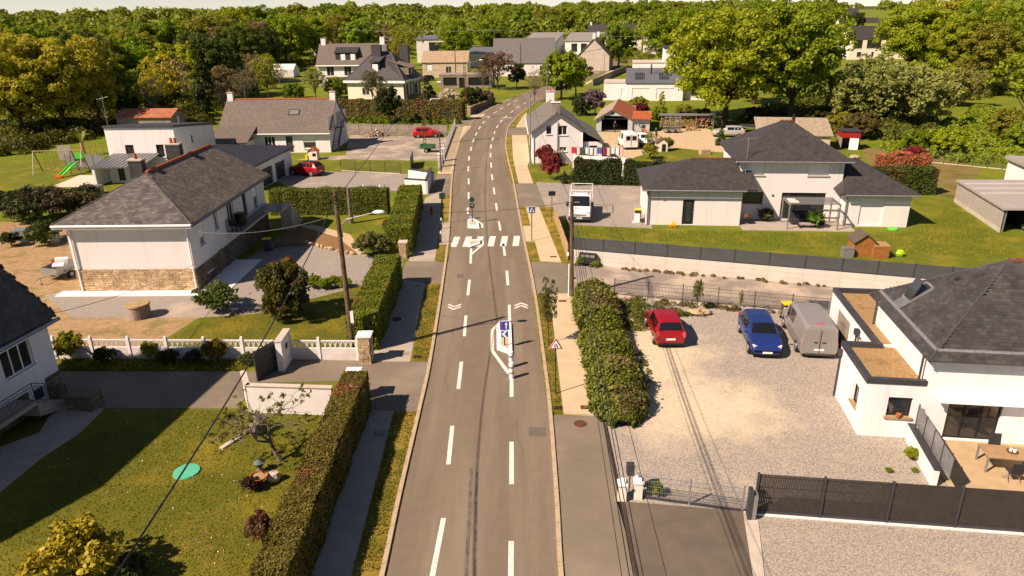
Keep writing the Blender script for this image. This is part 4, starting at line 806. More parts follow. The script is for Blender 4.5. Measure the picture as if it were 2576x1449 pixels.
# ---------------- big house with dark hipped roofs
t = thing('house', 'large cream house with three dark hipped roofs, shutters and terrace', 'house', (11.9, 61.0, 0), R(-6))
W_B = mat('pale_cream_render', (.70, .675, .64), (.67, .645, .61), 1.0, .92, .1, 60, c3=(.56, .535, .50), s3=1.1, f3=(.5, .88), v3=(1.5, 1.5, .12), bdist=.003)
walls(t, 8.05, 7.6, 3.3, [('F', 3.1, .05, 1.0, 2.25, 'door', ANTH)], W_B); opening(t, side('F', 8.05, 7.6), 3.3, .25, .6, 1.95, 'dwin1', .13)
mx, my = 8.15, 2.05
walls(t, 8.7, 8.5, 5.42, [('F', .45, 4.05, 1.6, 1.05, 'shut'), ('F', 5.75, 4.05, 1.75, 1.05, 'shut'), ('F', .4, 1.5, 1.75, 1.05, 'dwin1'), ('F', 3.75, .12, 3.75, 2.4, 'dwin3')], W_B, mx, my, sillm=CONC)
walls(t, 5.2, 9, 2.95, [('F', 1.15, .15, 1.95, 2.3, 'shut')], W_B, mx + 8.75, .35, sillm=CONC)
r1, p1_ = hip(-.5, 9.2, -.5, 8.1, 3.3, (4.0, 3.8, 5.15), (9.0, 3.8, 5.15)); ro = r1.build('wing_roof', RS_DARK, t); ridge_caps(ro, (4.0, 3.8, 5.2), (8.1, 3.8, 5.2), TERRAD, .1, .4)
gutter(ro, (-.5, -.56, 3.2), (8.3, -.56, 3.2)); 
r2, p2_ = hip(mx - .55, mx + 9.25, my - .55, my + 9.05, 5.4, (mx + 4.0, my + 4.25, 8.15), (mx + 5.0, my + 4.25, 8.15)); ro = r2.build('roof', RS_DARK, t); ridge_caps(ro, (mx + 3.9, my + 4.25, 8.18), (mx + 5.1, my + 4.25, 8.18), TERRAD, .12, .3)
gutter(ro, (mx - .55, my - .62, 5.32), (mx + 9.3, my - .62, 5.32)); MB().cyl((mx + 5.2, my + 4.6, 7.6), (mx + 5.2, my + 4.6, 8.7), .14).build('flue', DARK, ro)
MB().bx(mx - .5, mx + 9.2, my - .5, my, 5.22, 5.28).build('soffit', WPAINT, ro)
r3, p3_ = hip(mx + 8.0, mx + 14.5, -.15, 9.9, 2.95, (mx + 10.2, 4.6, 5.1), (mx + 10.6, 5.2, 5.1)); ro = r3.build('side_roof', RS_DARK, t); gutter(ro, (mx + 8.4, -.2, 2.85), (mx + 14.5, -.2, 2.85))
downpipe(t, .12, -.12, 0, 3.2, ANTH, .05); downpipe(t, mx + 8.65, .2, 0, 2.9, GREYM)
for x, y in ((1.4, -.06), (mx + 2.9, my - .06)): MB().box((x, y, 2.35), (.1, .14, .22), 0, 0, .5).build('wall_lamp', CONC, t)
MB().cyl((mx + .35, my - .3, 3.9), (mx + .35, my - .3, 7.4), .03).cyl((mx - .4, my - .3, 7.2), (mx + 1., my - .3, 7.35), .015).cyl((mx + .1, my - .6, 7.0), (mx + .5, my, 7.3), .012).build('antenna', STEEL, t)
MB().bx(8.1, 17.4, -1.35, 2.03, 0, .06).build('terrace', PAVE_G, t)
BIGM = Matrix.Translation((11.9, 61.0, 0)) @ Matrix.Rotation(R(-6), 4, 'Z')
def big(x, y, z=0): return BIGM @ Vector((x, y, z))
p = thing('pergola', 'grey metal pergola frame over the sofa on the cream house terrace', 'pergola', big(11.85, -1.0, .06), R(-6))
for x, y in ((0, 0), (4.1, 0), (0, 2.2), (4.1, 2.2)): MB().bx(x - .05, x + .05, y - .05, y + .05, 0, 2.2).build('post', GREYM, p)
for k in range(6): y = k * .44; MB().bx(-.05, 4.15, y - .04, y + .04, 2.2, 2.27).build('beam', GREYM, p)
for x in (0, 4.1): MB().bx(x - .05, x + .05, -.1, 2.3, 2.1, 2.195).build('side_beam', GREYM, p)
MB().bx(.0, .75, .1, .75, 2.28, 2.36).bx(.05, .7, .9, 1.5, 2.28, 2.34).build('folded_cover', mat('pink_fabric', (.62, .45, .40), (.75, .62, .56), 9, .9), p)
s = thing('garden_sofa', 'dark rattan sofa set under the grey pergola', 'sofa', big(12.6, .1, .06), R(-6))
MB().bx(0, 2.7, .3, 1.1, 0, .42).build('seat', CHARC, s); MB().bx(0, 2.7, 1.1, 1.3, 0, .85).build('backrest', CHARC, s); MB().bx(.4, 1.9, -.75, -.1, .3, .36).build('table_top', mat('grey_table', (.3, .29, .27), rough=.5), s); MB().bx(.4, .5, -.75, -.1, 0, .3).bx(1.8, 1.9, -.75, -.1, 0, .3).build('table_leg', CHARC, s)
def potplant(label, loc, h, pot, potm, col, n=140, spread=.5, sz=.12, name='potted_plant'):
    t = thing(name, label, 'potted plant', loc); MB().lathe([(.0, 0), (pot * .7, 0), (pot, pot * 1.8), (pot * .85, pot * 1.8), (.0, pot * 1.6)], 14).build('pot', potm, t)
    r = np.random.RandomState(5); d = r.normal(size=(n, 3)); d /= np.linalg.norm(d, axis=1, keepdims=True); d[:, 2] = abs(d[:, 2]) * .8 + .1; pts = d * spread * r.uniform(.3, 1, (n, 1)) + [0, 0, pot * 1.9]
    o = leaf_obj('foliage', pts, d, sz, LEAF, r, 2.4); o.parent = t; o.color = (*col, 1); return t
def leaf_arr(pts, nrm, size, r, asp=1., jit=.6):
    n = len(pts); nn = nrm + r.normal(size=(n, 3)) * jit; nn /= np.linalg.norm(nn, axis=1, keepdims=True) + 1e-9
    t = np.cross(nn, r.normal(size=(n, 3))); t /= np.linalg.norm(t, axis=1, keepdims=True) + 1e-9; b = np.cross(nn, t)
    s = size * r.uniform(.6, 1.35, (n, 1)); a = t * s * asp; c = b * s * .75 if asp <= 1.01 else b * s * .5
    v = np.stack([pts - a, pts - c, pts + a, pts + c], 1).reshape(-1, 3); f = np.arange(4 * n).reshape(n, 4); return v, f
def leaf_obj(name, pts, nrm, size, m, r, asp=1.): v, f = leaf_arr(pts, nrm, size, r, asp); return np_obj(name, v, f, m)
potplant('spiky palm in a tall black pot on the cream house terrace', big(10.6, 1.5, .06), 1, .28, DARK, (.06, .08, .015), 120, .6, .2)
potplant('leafy green plants heaped on the terrace table', big(14.3, -.2, .42), 1, .16, DARK, (.09, .17, .02), 260, .75, .16)
b = thing('barbecue', 'round kettle barbecue on legs beside the terrace window', 'barbecue', big(8.7, .3, .06), 0)
MB().lathe([(.0, .5), (.22, .55), (.3, .72), (.29, .78), (.2, .95), (.0, 1.0)], 14).build('kettle', RUST, b)
for a in range(3): MB().cyl((0, 0, .55), (.3 * math.cos(a * 2.1), .3 * math.sin(a * 2.1), 0), .02).build('leg', DARK, b)

# ---------------- near right house with slates
RO, RA = Vector((15.2, 27.15, 0)), R(-8); t = thing('house', 'white house with dark slate hip roof and gravel topped flat annexes, right foreground', 'house', RO, RA)
walls(t, 2.4, 3.75, 2.78, [('F', 1.0, 1.05, 1.0, .95, 'dwin1'), ('L', 2.3, 1.0, .75, 1.0, 'dwin1')], W_WHITE, sides='FLB', sillm=WOODL)
walls(t, 8.0, 7.25, 2.78, [('L', 1.1, .05, 2.4, 2.1, 'gar', CONC_D), ('L', 4.9, .05, 1.1, 2.1, 'door', CONC)], W_WHITE, 1.55, 3.76, sides='FLB')
GR = mat('sedum_gravel_roof', (.40, .26, .12), (.26, .16, .07), 14, .95, .9, 18, c3=(.17, .11, .045), s3=1.1, f3=(.52, .72), bdist=.06)
MB().bx(.2, 2.45, .2, 3.9, 2.5, 2.62).bx(1.75, 9.4, 3.9, 10.85, 2.5, 2.62).build('flat_roof', GR, t); cp = MB()
for a in ((-.03, .2, -.03, 3.78), (.2, 2.42, -.03, .18), (.2, 1.78, 3.57, 3.785), (1.52, 1.76, 3.785, 11.04), (1.76, 9.6, 10.8, 11.04)): MB().bx(*a, 2.62, 2.86).build('parapet_cap', ANTH, t)
walls(t, 9.5, 6.6, 4.0, [('F', 1.05, .12, 2.15, 1.75, 'dwin3')], W_WHITE, 2.4, -.02, sides='FLRB')
AP, BP = (6.2, 3.3, 7.3), (9.5, 3.3, 7.3); rm, pl = hip(2.05, 12.4, -.5, 7.05, 4.05, AP, BP); rf = rm.build('roof', SLATE_R, t)
slates(rf, t, [pl[3], pl[0]], .26, .16, IS_R, rng, 300); ridge_caps(rf, AP, BP, TERRAD, .14, .4)
for a in ((2.05, -.5), (2.05, 7.05)): MB().cyl((a[0], a[1], 4.07), AP, .035, .035, 6).build('hip_cap', SLATE_R, rf)
for a, b in (((2.45, -.12, 4.36), (2.45, 6.7, 4.36)), ((2.45, -.14, 4.38), (8.6, -.14, 4.38))):
    a, b = Vector(a), Vector(b); MB().cyl(a, b, .085, .085, 8).build('gutter', STEEL, rf)
tt, bb, nn = plane_axes(pl[3]); c = Vector((3.35, 4.6, 4.05 + 3.25 * 1.3 / 4.15)) + nn * .04; sk = skylight(rf, c, tt, bb, nn, .8, 1.2, None, GREYM)
MB().box((0, -.1, .3), (.78, 1.15, .04), rx=.5).build('open_sash', GLASS, sk); MB().box((0, -.85, .03), (.85, .5, .02)).build('flashing', ZINC, sk)
for c in ((4.6, 4.0), (6.6, 1.6)): MB().box(Vector((c[0], c[1], 4.13 + 3.25 * min((c[0] - 2.05) / 4.15, (c[1] + .5) / 3.8))), (.25, .25, .1)).build('roof_vent', ANTH, rf)
aw = MB().bx(2.85, 7.0, -.42, -.03, 2.12, 2.36).build('awning_cassette', WPVC, t); MB().bx(2.8, 7.05, -.5, -.42, 2.1, 2.2).build('awning_rail', WPVC, aw)
d = MB().bx(7.2, 9.6, -.45, 2.6, 3.3, 5.15).build('dormer', W_WHITE, rf); MB().bx(7.6, 9.2, -.5, -.455, 3.5, 4.85).build('window', GLASS, d); MB().bx(7.0, 9.8, -.62, -.455, 3.22, 3.3).build('dormer_sill', WOODL, d)
dr = MB()
for k in range(6): a0, a1 = math.pi * (.15 + .7 * k / 6), math.pi * (.15 + .7 * (k + 1) / 6); dr.slab([(8.4 - 1.5 * math.cos(a0), -.7, 4.7 + .75 * math.sin(a0)), (8.4 - 1.5 * math.cos(a1), -.7, 4.7 + .75 * math.sin(a1)), (8.4 - 1.5 * math.cos(a1), 2.8, 4.8 + .75 * math.sin(a1)), (8.4 - 1.5 * math.cos(a0), 2.8, 4.8 + .75 * math.sin(a0))], .08)
dr.build('dormer_roof', ZINC, d)
walls(t, 3.2, 3.6, 2.75, [], W_WHITE, 6.95, -3.63, sides='FLR'); MB().bx(6.9, 10.2, -3.68, -3.4, 2.75, 2.95).bx(6.9, 7.2, -3.4, -.05, 2.75, 2.95).build('parapet_cap', ANTH, t); MB().box((6.9, -1.6, 1.7), (.12, .22, .3)).build('wall_lamp', CONC, t)
for a in ((-.06, 3.5, 2.5), (1.4, 6.0, 2.5)):
    b = MB().bx(a[0] - .12, a[0] + .1, a[1] - .12, a[1] + .12, a[2] - .28, a[2] + .02).build('hopper', ANTH, t); MB().cyl((a[0], a[1], 0), (a[0], a[1], a[2] - .28), .05).build('downpipe', ANTH, b)
MB().cyl((2.2, .35, 2.62), (2.2, .35, 4.05), .05).build('downpipe', ANTH, t); MB().cyl((2.3, 6.5, 2.62), (2.3, 6.5, 4.05), .05).build('downpipe', ANTH, t)
MB().cyl((10.6, 4.6, 6), (10.6, 4.6, 9.8), .035).cyl((10, 4.2, 9.3), (11.3, 5.0, 9.7), .018).build('antenna', STEEL, t)
MB().prism([(2.42, -5.6), (9.6, -5.6), (9.6, -.03), (2.42, -.03)], 0, .05).build('terrace', mat('sandy_terrace', (.44, .33, .19), (.38, .28, .16), 2, .9), t)
RHM = Matrix.Translation(RO) @ Matrix.Rotation(RA, 4, 'Z')
def rh(x, y, z=0): return RHM @ Vector((x, y, z))
tb = thing('garden_table', 'wood topped grey metal table on the terrace of the right foreground house', 'table', rh(5.15, -1.9, .05), RA - R(3))
for k in range(7): MB().bx(-.95, .95, -.5 + k * .143, -.5 + k * .143 + .132, .7, .74).build('top_plank', mat('table_wood', (.36, .24, .13), (.29, .19, .10), 4, .7), tb)
for x in (-.9, .9):
    for y in (-.45, .45): MB().bx(x - .035, x + .035, y - .035, y + .035, 0, .7).build('leg', GREYM, tb)
def chair(label, loc, rz):
    c = thing('garden_chair', label, 'chair', loc, rz); MB().bx(-.24, .24, -.2, .22, .42, .46).build('seat', CHARC, c); MB().box((0, .27, .7), (.48, .03, .52), rx=-.2).build('backrest', CHARC, c)
    for s in (-.22, .22): MB().cyl((s, -.2, .44), (s, .25, 0), .014).cyl((s, .25, .44), (s, -.2, 0), .014).build('leg', GREYM, c)
chair('charcoal folding chair left of the two in front of the terrace table', rh(5.0, -2.75, .05), RA + R(180)); chair('charcoal folding chair right of the two in front of the terrace table', rh(5.75, -2.8, .05), RA + R(175)); chair('charcoal folding chair at the far side of the terrace table', rh(5.1, -1.15, .05), RA)
o = MB().lathe([(0, 0), (.2, 0), (.22, .04), (.2, .02), (0, .02)], 16).build('tray', TERRAD); o.location = rh(5.3, -1.85, .795); tag(o, 'round brown tray on the terrace table', 'tray')
for k, (x, y) in enumerate(((5.25, -1.82), (5.36, -1.9))): o = MB().lathe([(0, .02), (.055, .02), (.06, .12), (.05, .12), (0, .05)], 10).build('mug', WPVC); o.location = rh(x, y, .8); tag(o, ('white mug, left of the two', 'white mug, right of the two')[k] + ' on the brown tray', 'mug', 'mugs on the tray')
o = MB().lathe([(0, 0), (.09, 0), (.12, .16), (.1, .16), (0, .1)], 12).build('flower_pot', TERRA); o.location = rh(1.5, -.06, 1.07); tag(o, 'small terracotta pot on the window sill of the right foreground house', 'flower pot')
# privacy screen wall: white base and slat panels
a, b = G(2283, 1108), G(2348, 1226); s = thing('screen_wall', 'low white wall topped with grey slatted screens beside the terrace', 'wall', a, math.atan2((b - a).y, (b - a).x)); Ls = (b - a).length
MB().bx(0, Ls, -.1, .1, 0, .8).build('base_wall', WPAINT, s); MB().bx(-.02, Ls + .03, -.13, .13, .8, .86).build('coping', ANTH, s)
for k in range(4):
    x0 = .1 + k * 1.0; pn = MB()
    for j in range(8): pn.bx(x0, x0 + .96, .15, .18, .9 + j * .115, .9 + j * .115 + .1)
    pn.build('slat_panel', GREYM, s); MB().bx(x0 - .05, x0 - .005, .13, .2, .0, 1.85).build('post', ANTH, s)

# ---------------- near left house, in its own shade
t = thing('house', 'white house with dark roof, stone corner and outdoor steps, cut by the left edge', 'house', (-22.85 - 5.4 * .988 - 1.56, 32.2 + 5.4 * .156 - 9.88, 0), R(-9))
W, D, H = 5.4, 10.0, 4.1
walls(t, W, D, H, [('R', D - 2.95, 2.15, 1.75, 1.35, 'win3'), ('R', D - 1.75, .25, .75, .7, 'win1'), ('F', 3, 1, 1, 1.4, 'win2')], W_WHITE)
stones(t, side('R', W, D), D - .95, D, 0, 1.2, IS_SG, rng, (.28, .5), (.18, .26), name='stone', limit=300, mort=STONE_G); stones(t, side('R', W, D), 0, D - 2.1, 0, 1.1, IS_SG, rng, (.28, .5), (.18, .26), limit=150, mort=STONE_G)
rm, pl = hip(-.35, W + .38, -9.0, D + .35, 4.05, (W / 2, -5.4, 12.4), (W / 2, D - 3.2, 12.4)); rf = rm.build('roof', SLATE_R, t); slates(rf, t, [pl[1], pl[2]], .27, .17, IS_R, rng, 250)  # roof height and unseen length shaped to lengthen its shadow on the lawn
MB().bx(W + .02, W + .36, -.4, D + .3, 3.82, 3.88).build('soffit', CONC, rf); gutter(rf, (W + .45, -8.4, 3.9), (W + .45, D + .35, 3.9), ZINC, .1); walls(t, W, 8.4, H, [], W_WHITE, 0, -8.42)  # unseen end walls added under the lengthened roof
st = MB().bx(W + .05, W + 1.25, -2, D - 2.9, 1.0, 1.15)
for k in range(7): st.bx(W + .05, W + 1.25, D - 2.9 + k * .27, D - 2.9 + (k + 1) * .27, .0 if k > 3 else .35 - k * .08, 1.0 - k * .145)
st = st.build('outdoor_stairs', PAVE_G, t); railing(st, [(W + 1.2, -2, 1.15), (W + 1.2, D - 2.9, 1.15), (W + 1.2, D - 1.1, .15)], .95, step=.12)
o = MB().prism([tuple((G(*p))[:2]) for p in ((150, 1003), (262, 1030), (200, 1092), (110, 1150), (0, 1240), (-200, 1350), (-200, 1200), (100, 1090))], -.02, .05).build('paved_path', PAVE_G, kind='structure')
s = thing('stone_planter', 'low square stone wall block at the foot of the outdoor steps', 'planter', G(172, 1032), R(-9)); mbx = MB().bx(0, 1.3, 0, .8, .72, .82).build('slab', STONE_G, s); stones(s, ((0, 0, 0), (1, 0, 0), (0, -1, 0), 1.3), 0, 1.3, 0, .72, IS_SG, rng, (.28, .5), (.16, .2), mort=STONE_G); stones(s, ((1.3, 0, 0), (0, 1, 0), (1, 0, 0), .8), 0, .8, 0, .72, IS_SG, rng, (.28, .5), (.16, .2), mort=STONE_G); MB().bx(0, 1.3, 0, .8, 0, .72).build('core', STONE_G, s)

# ---------------- old shed with red cabin, right neighbour with carport
t = thing('shed', 'old beige shed with ribbed pale roof behind the large cream house', 'shed', G(2085, 380) - Vector((9 * math.cos(R(-12)), 9 * math.sin(R(-12)), 0)), R(-12))
walls(t, 9, 5, 2.0, [('F', 6.6, .9, 1.2, .8, 'win2')], W_BEIGE, gable=None); MB().slab([(-.3, -.3, 2.0), (9.3, -.3, 2.0), (9.3, 5.3, 3.6), (-.3, 5.3, 3.6)], .12).build('roof', RS_FIBRE, t)
MB().face([(9, 0, 2), (9, 5, 2), (9, 5, 3.4)]).build('gable', W_BEIGE, t)
t = thing('cabin', 'small red and brown wooden cabin with open white door beside the old shed', 'cabin', G(2113, 376), R(-10))
REDW = mat('red_planks', (.34, .02, .018), (.26, .015, .014), 4, .7)
MB().bx(0, 2.3, 0, 2.4, 1.55, 2.35).build('red_fascia', REDW, t); MB().bx(2.31, 2.36, 0, 2.4, 0, 2.3).build('side_wall', RUST, t); MB().bx(0, .1, 0, 2.4, 0, 1.55).bx(.1, 2.3, 2.3, 2.4, 0, 1.55).build('wall', CONC_D, t); MB().box((1.55, -.25, .78), (1.1, .05, 1.5), R(-12)).build('open_door', WPAINT, t); MB().bx(-.1, 2.5, -.1, 2.5, 2.36, 2.44).build('roof', ANTH, t)
t = thing('carport', 'long grey carport with ribbed side wall and translucent roof strips', 'carport', G(2402, 508), 0)
a, b = G(2402, 508), G(2515, 585); az = math.atan2((b - a).y, (b - a).x); t.rotation_euler.z = az; L_ = (b - a).length
ribw = slate('grey_ribbed_cladding', (.40, .375, .33), (.38, .355, .31), .1, 50., (.42, .39, .34), gap=.02, mortar=(.22, .205, .18), off=0)
MB().bx(0, L_, -.12, .0, 0, .35).build('plinth', CONC, t); MB().bx(0, L_, -.09, -.02, .35, 1.95).build('side_wall', ribw, t)
RFG = mat('grey_roof_membrane', (.33, .30, .27), (.29, .265, .235), 1, .7); MB().slab([(-.3, -.25, 2.1), (L_ + .2, -.25, 2.1), (L_ + .2, 7, 2.35), (-.3, 7, 2.35)], .15).build('roof', RFG, t)
for k in range(3): x = 1.2 + k * 1.9; MB().slab([(x, 0, 2.118), (x + .35, 0, 2.118), (x + .35, 6.8, 2.355), (x, 6.8, 2.355)], .01).build('light_strip', mat('translucent_strip', (.46, .46, .45), rough=.4), t)
for y in (.1, 6.8): MB().bx(L_ - .1, L_, y, y + .1, 0, 2.05).build('post', GREYM, t)
t = thing('house', 'white neighbour house with flat beige roof at the right edge', 'house', G(2462, 470), az)
walls(t, 12, 12, 3.0, [], W_WHITE, 0, 2.2); MB().slab([(-.3, 1.9, 3.3), (12.5, 1.9, 3.3), (12.5, 14.5, 3.0), (-.3, 14.5, 3.0)], .3).build('roof', RFG, t); MB().bx(-.02, 0, 5, 5.2, 2, 2.2).build('vent', DARK, t)
# ------------------------------------------------------------------ vegetation
def unit(n, r): d = r.normal(size=(n, 3)); return d / np.linalg.norm(d, axis=1, keepdims=True)
def lobe_pts(lobes, n, r, sub=10, low=-.55):
    """leaf places on clumps that sit on the lobes of a crown"""
    C, Rr = [], []
    for (x, y, z, q) in lobes:
        k = sub; d = unit(k * 3, r); d = d[d[:, 2] > low][:k]
        for e in d: s = q * r.uniform(.28, .46); C.append(np.array([x, y, z]) + e * (q - s * .55)); Rr.append(s)
    C, Rr = np.array(C), np.array(Rr); p = Rr ** 2 / (Rr ** 2).sum(); idx = r.choice(len(C), n, p=p); d = unit(n, r); d[:, 2] = np.where(d[:, 2] < -.3, -d[:, 2], d[:, 2])
    return C[idx] + d * Rr[idx][:, None] * r.uniform(.72, 1.06, (n, 1)), d
def env_lobes(r, n, rx, rz, cz, q, flat=.85):
    L = []
    for i in range(n):
        z = 1 - 2 * (i + .5) / n; a = i * 2.39996 + r.uniform(-.4, .4); s = math.sqrt(max(0, 1 - z * z)); k = r.uniform(.55, .75)
        L.append((rx * k * s * math.cos(a), rx * k * s * math.sin(a), cz + rz * k * z * flat, r.uniform(*q)))
    L.append((0, 0, cz, q[1])); return L
def limb_mesh(name, r, lobes, h0, rad, m, twigs=0, lean=0.):
    mb = MB(); top = (lean * h0, 0, h0 * 1.25); mb.tube([(0, 0, -.2), (lean * h0 * .3, .05, h0 * .45), (lean * h0 * .7, -.04, h0 * .85), top], rad, 8, r1=rad * .55)
    for (x, y, z, q) in lobes:
        s = r.uniform(.7, 1.2) * h0; a = Vector((lean * s, 0, min(s, z * .9))); b = Vector((x, y, z)); mid = (a + b) / 2 + Vector((r.uniform(-.4, .4), r.uniform(-.4, .4), r.uniform(-.1, .5)))
        mb.tube([a, mid, b], rad * .42, 5, r1=rad * .1)
        for _ in range(twigs):
            e = b + Vector((r.uniform(-q, q), r.uniform(-q, q), r.uniform(-.4 * q, q))); m2 = (b + e) / 2 + Vector((r.uniform(-.3, .3),) * 3); mb.tube([mid if r.rand() < .4 else b, m2, e], rad * .1, 4, r1=rad * .03)
    return mb.mesh(name, m)
PROTO = {}
def proto(key, seed, lobes_f, n, size, h0, rad, barkm=None, low=-.55, sub=10, twigs=0, lm=None, asp=1., lean=0.):
    r = np.random.RandomState(seed); L = lobes_f(r); p, d = lobe_pts(L, n, r, sub, low); v, f = leaf_arr(p, d, size, r, asp, .55)
    PROTO[key] = (np_mesh('crown_' + key, v, f, lm or LEAF), limb_mesh('trunk_' + key, r, L, h0, rad, barkm or BARK, twigs, lean))
proto('oak1', 1, lambda r: env_lobes(r, 22, 6.6, 7.6, 8.2, (2.2, 3.0)), 25000, .19, 3.4, .42)          # about 16 m tall
proto('oak2', 2, lambda r: env_lobes(r, 20, 7.0, 7.2, 7.8, (2.0, 3.2)), 24000, .19, 3.2, .40)
proto('oak3', 3, lambda r: env_lobes(r, 23, 6.0, 8.0, 8.4, (1.9, 2.8)), 24000, .19, 3.4, .40)
proto('round1', 4, lambda r: env_lobes(r, 15, 3.8, 4.6, 4.9, (1.3, 1.9)), 9500, .19, 2.4, .22)           # about 9.5 m
proto('round2', 5, lambda r: env_lobes(r, 16, 4.1, 4.3, 4.6, (1.2, 1.8)), 9500, .19, 2.2, .2)
proto('light1', 6, lambda r: env_lobes(r, 13, 3.6, 3.6, 5.6, (1.2, 1.8)), 3200, .16, 2.4, .17, BARK, sub=9, twigs=7)
proto('light2', 7, lambda r: env_lobes(r, 12, 3.2, 4.0, 5.8, (1.1, 1.7)), 2600, .15, 2.6, .16, BARK, sub=8, twigs=8)
proto('twig', 8, lambda r: env_lobes(r, 14, 3.4, 3.4, 5.0, (1.1, 1.7)), 1100, .11, 1.6, .17, BARKG, sub=7, twigs=14)
proto('column', 9, lambda r: [(r.uniform(-.5, .5), r.uniform(-.5, .5), z, 1.5 * math.sin(math.pi * min(1, (z + 1) / 14)) + .4) for z in np.linspace(1.5, 12.5, 11)], 6500, .2, 2., .22)
proto('shrub1', 10, lambda r: env_lobes(r, 9, 1.25, .85, .85, (.5, .72)), 4200, .075, .3, .05, low=-.3, lm=LEAFD)   # about 1.8 m tall, 3 m wide
proto('shrub2', 11, lambda r: env_lobes(r, 10, 1.1, 1.0, 1.0, (.45, .7)), 3600, .085, .3, .05, low=-.3)
proto('bush', 12, lambda r: env_lobes(r, 14, 3.0, 2.9, 2.3, (1.0, 1.5)), 8500, .16, .6, .1, low=-.35)      # about 5.5 m tall
proto('willow', 13, lambda r: env_lobes(r, 18, 4.3, 4.0, 3.8, (1.1, 1.7)), 10000, .17, 1.4, .16, BARK, sub=12, twigs=3)
proto('cone', 14, lambda r: [(.15 * r.uniform(-1, 1), .15 * r.uniform(-1, 1), z, .95 * (1 - z / 4.6) + .22) for z in np.linspace(.4, 4, 7)], 4200, .1, .4, .08, lm=LEAFD)
HT = dict(oak1=15.6, oak2=15, oak3=16, round1=9.4, round2=8.8, light1=9.4, light2=10, twig=8.6, column=14.2, shrub1=1.75, shrub2=1.95, bush=5.4, willow=7.9, cone=4.6)
OAKG, OAKY, GOLD, DKG, OLV, BRN, GRG = (.180, .262, .014), (.265, .320, .018), (.375, .345, .032), (.046, .062, .011), (.235, .245, .028), (.26, .19, .10), (.245, .265, .07)
trng = random.Random(11)
def plant(key, loc, h, col, label, cat='tree', name=None, wide=1., group=None, rz=None, jit=.14):
    nm = name or {'tree': 'broadleaf_tree', 'shrub': 'shrub', 'bush': 'bush'}.get(cat, cat.replace(' ', '_')); s = h / HT[key]; t = thing(nm, label, cat, loc, trng.uniform(0, 6.28) if rz is None else rz, group)
    t.scale = (s * wide, s * wide, s); c = inst(PROTO[key][0], 'crown', t); k = 1 + trng.uniform(-jit, jit); c.color = (col[0] * k * (1 + trng.uniform(-jit, jit) * .5), col[1] * k, col[2] * k, 1); inst(PROTO[key][1], 'trunk', t); return t
def tr(key, px, h, col, label, wide=1., **kw): g = G(*px); g.z = rise(g.x, g.y); return plant(key, g, h, col, label, wide=wide, **kw)
# right: the great oaks and the wood behind
tr('oak1', (1984, 314), 20.5, OAKG, 'tallest oak with thick bare trunk behind the cream house', 1.02)
tr('oak2', (1822, 316), 19.5, OAKY, 'bright green oak with straight trunk beside the log pile', 1.05)
tr('oak3', (1778, 296), 18.5, OAKG, 'oak just behind the bright green oak, overhanging the white villa', .95)
tr('oak3', (1895, 262), 20, OAKG, 'oak standing between the two great oaks, farther back', 1.0)
tr('oak2', (1690, 178), 20, OAKG, 'deep green oak behind the flat roofed villa', 1.1)
tr('oak1', (2020, 262), 16, OAKG, 'oak behind the right shoulder of the tallest oak', .8)
for i, (x, y, h, c, l) in enumerate(((2285, 196, 20, OAKY, 'leftmost oak of the wood on the right'), (2330, 190, 21, GOLD, 'golden green oak in the middle of the right wood'), (2420, 196, 19, OAKG, 'oak with visible dark trunk in the right wood'), (2500, 180, 20, OAKY, 'yellow green oak near the right end of the wood'), (2580, 188, 21, OAKG, 'oak cut by the right edge at the back'), (2310, 150, 21, OAKG, 'oak peeping over the left part of the right wood'), (2390, 146, 21, OAKY, 'oak on the skyline above the right wood'), (2540, 140, 19, OLV, 'brownish oak on the skyline at far right'), (2465, 240, 15, OLV, 'loose branched oak above the marsh grass'))):
    tr(('oak1', 'oak2', 'oak3')[i % 3], (x, y), h, c, l, 1.15)
for i, (x, y, h, c, k, l) in enumerate(((2150, 322, 10, GRG, 'willow', 'grey green willow right of the tallest oak'), (2225, 318, 10.5, GRG, 'willow', 'pale willow clump in the middle of the scrub'), (2300, 322, 10, GRG, 'willow', 'rounded willow at the edge of the marsh meadow'), (2190, 262, 10, GRG, 'willow', 'willow behind the pale willow clump'), (2330, 262, 9, OAKY, 'willow', 'fresh green willow behind the rounded one'), (2420, 268, 7.5, GRG, 'willow', 'low willow thicket at the top of the meadow'), (2575, 330, 13, OAKY, 'light1', 'yellow leaved tree cut by the right edge'), (2535, 356, 5, OLV, 'bush', 'dark rounded bush on the right of the meadow'), (2578, 385, 4.5, OAKG, 'bush', 'broad bush at the right edge of the meadow'), (2380, 392, 3.6, OAKY, 'bush', 'leafy bush behind the slate house garden fence'), (2300, 386, 3.4, OAKG, 'bush', 'bush behind the red Japanese maple'))):
    tr(k, (x, y), h, c, l, 1.1, cat='tree' if k in ('willow', 'light1') else 'bush')
for i, (x, y, h, k, c, l) in enumerate(((2060, 322, 3.5, 'bush', DKG, 'dark thicket beside the trunk of the tallest oak'), (2115, 338, 3.6, 'bush', OLV, 'olive bush behind the old shed'), (2160, 348, 4.0, 'bush', (.13, .11, .03), 'russet bush right of the old shed'), (1905, 318, 3.4, 'bush', DKG, 'dark bush under the two great oaks'), (1760, 312, 2.8, 'bush', DKG, 'dark shrub left of the log pile trees'), (1935, 312, 2.2, 'bush', DKG, 'low dark bush behind the silver car'))): tr(k, (x, y), h, c, l, 1.25, cat='bush')
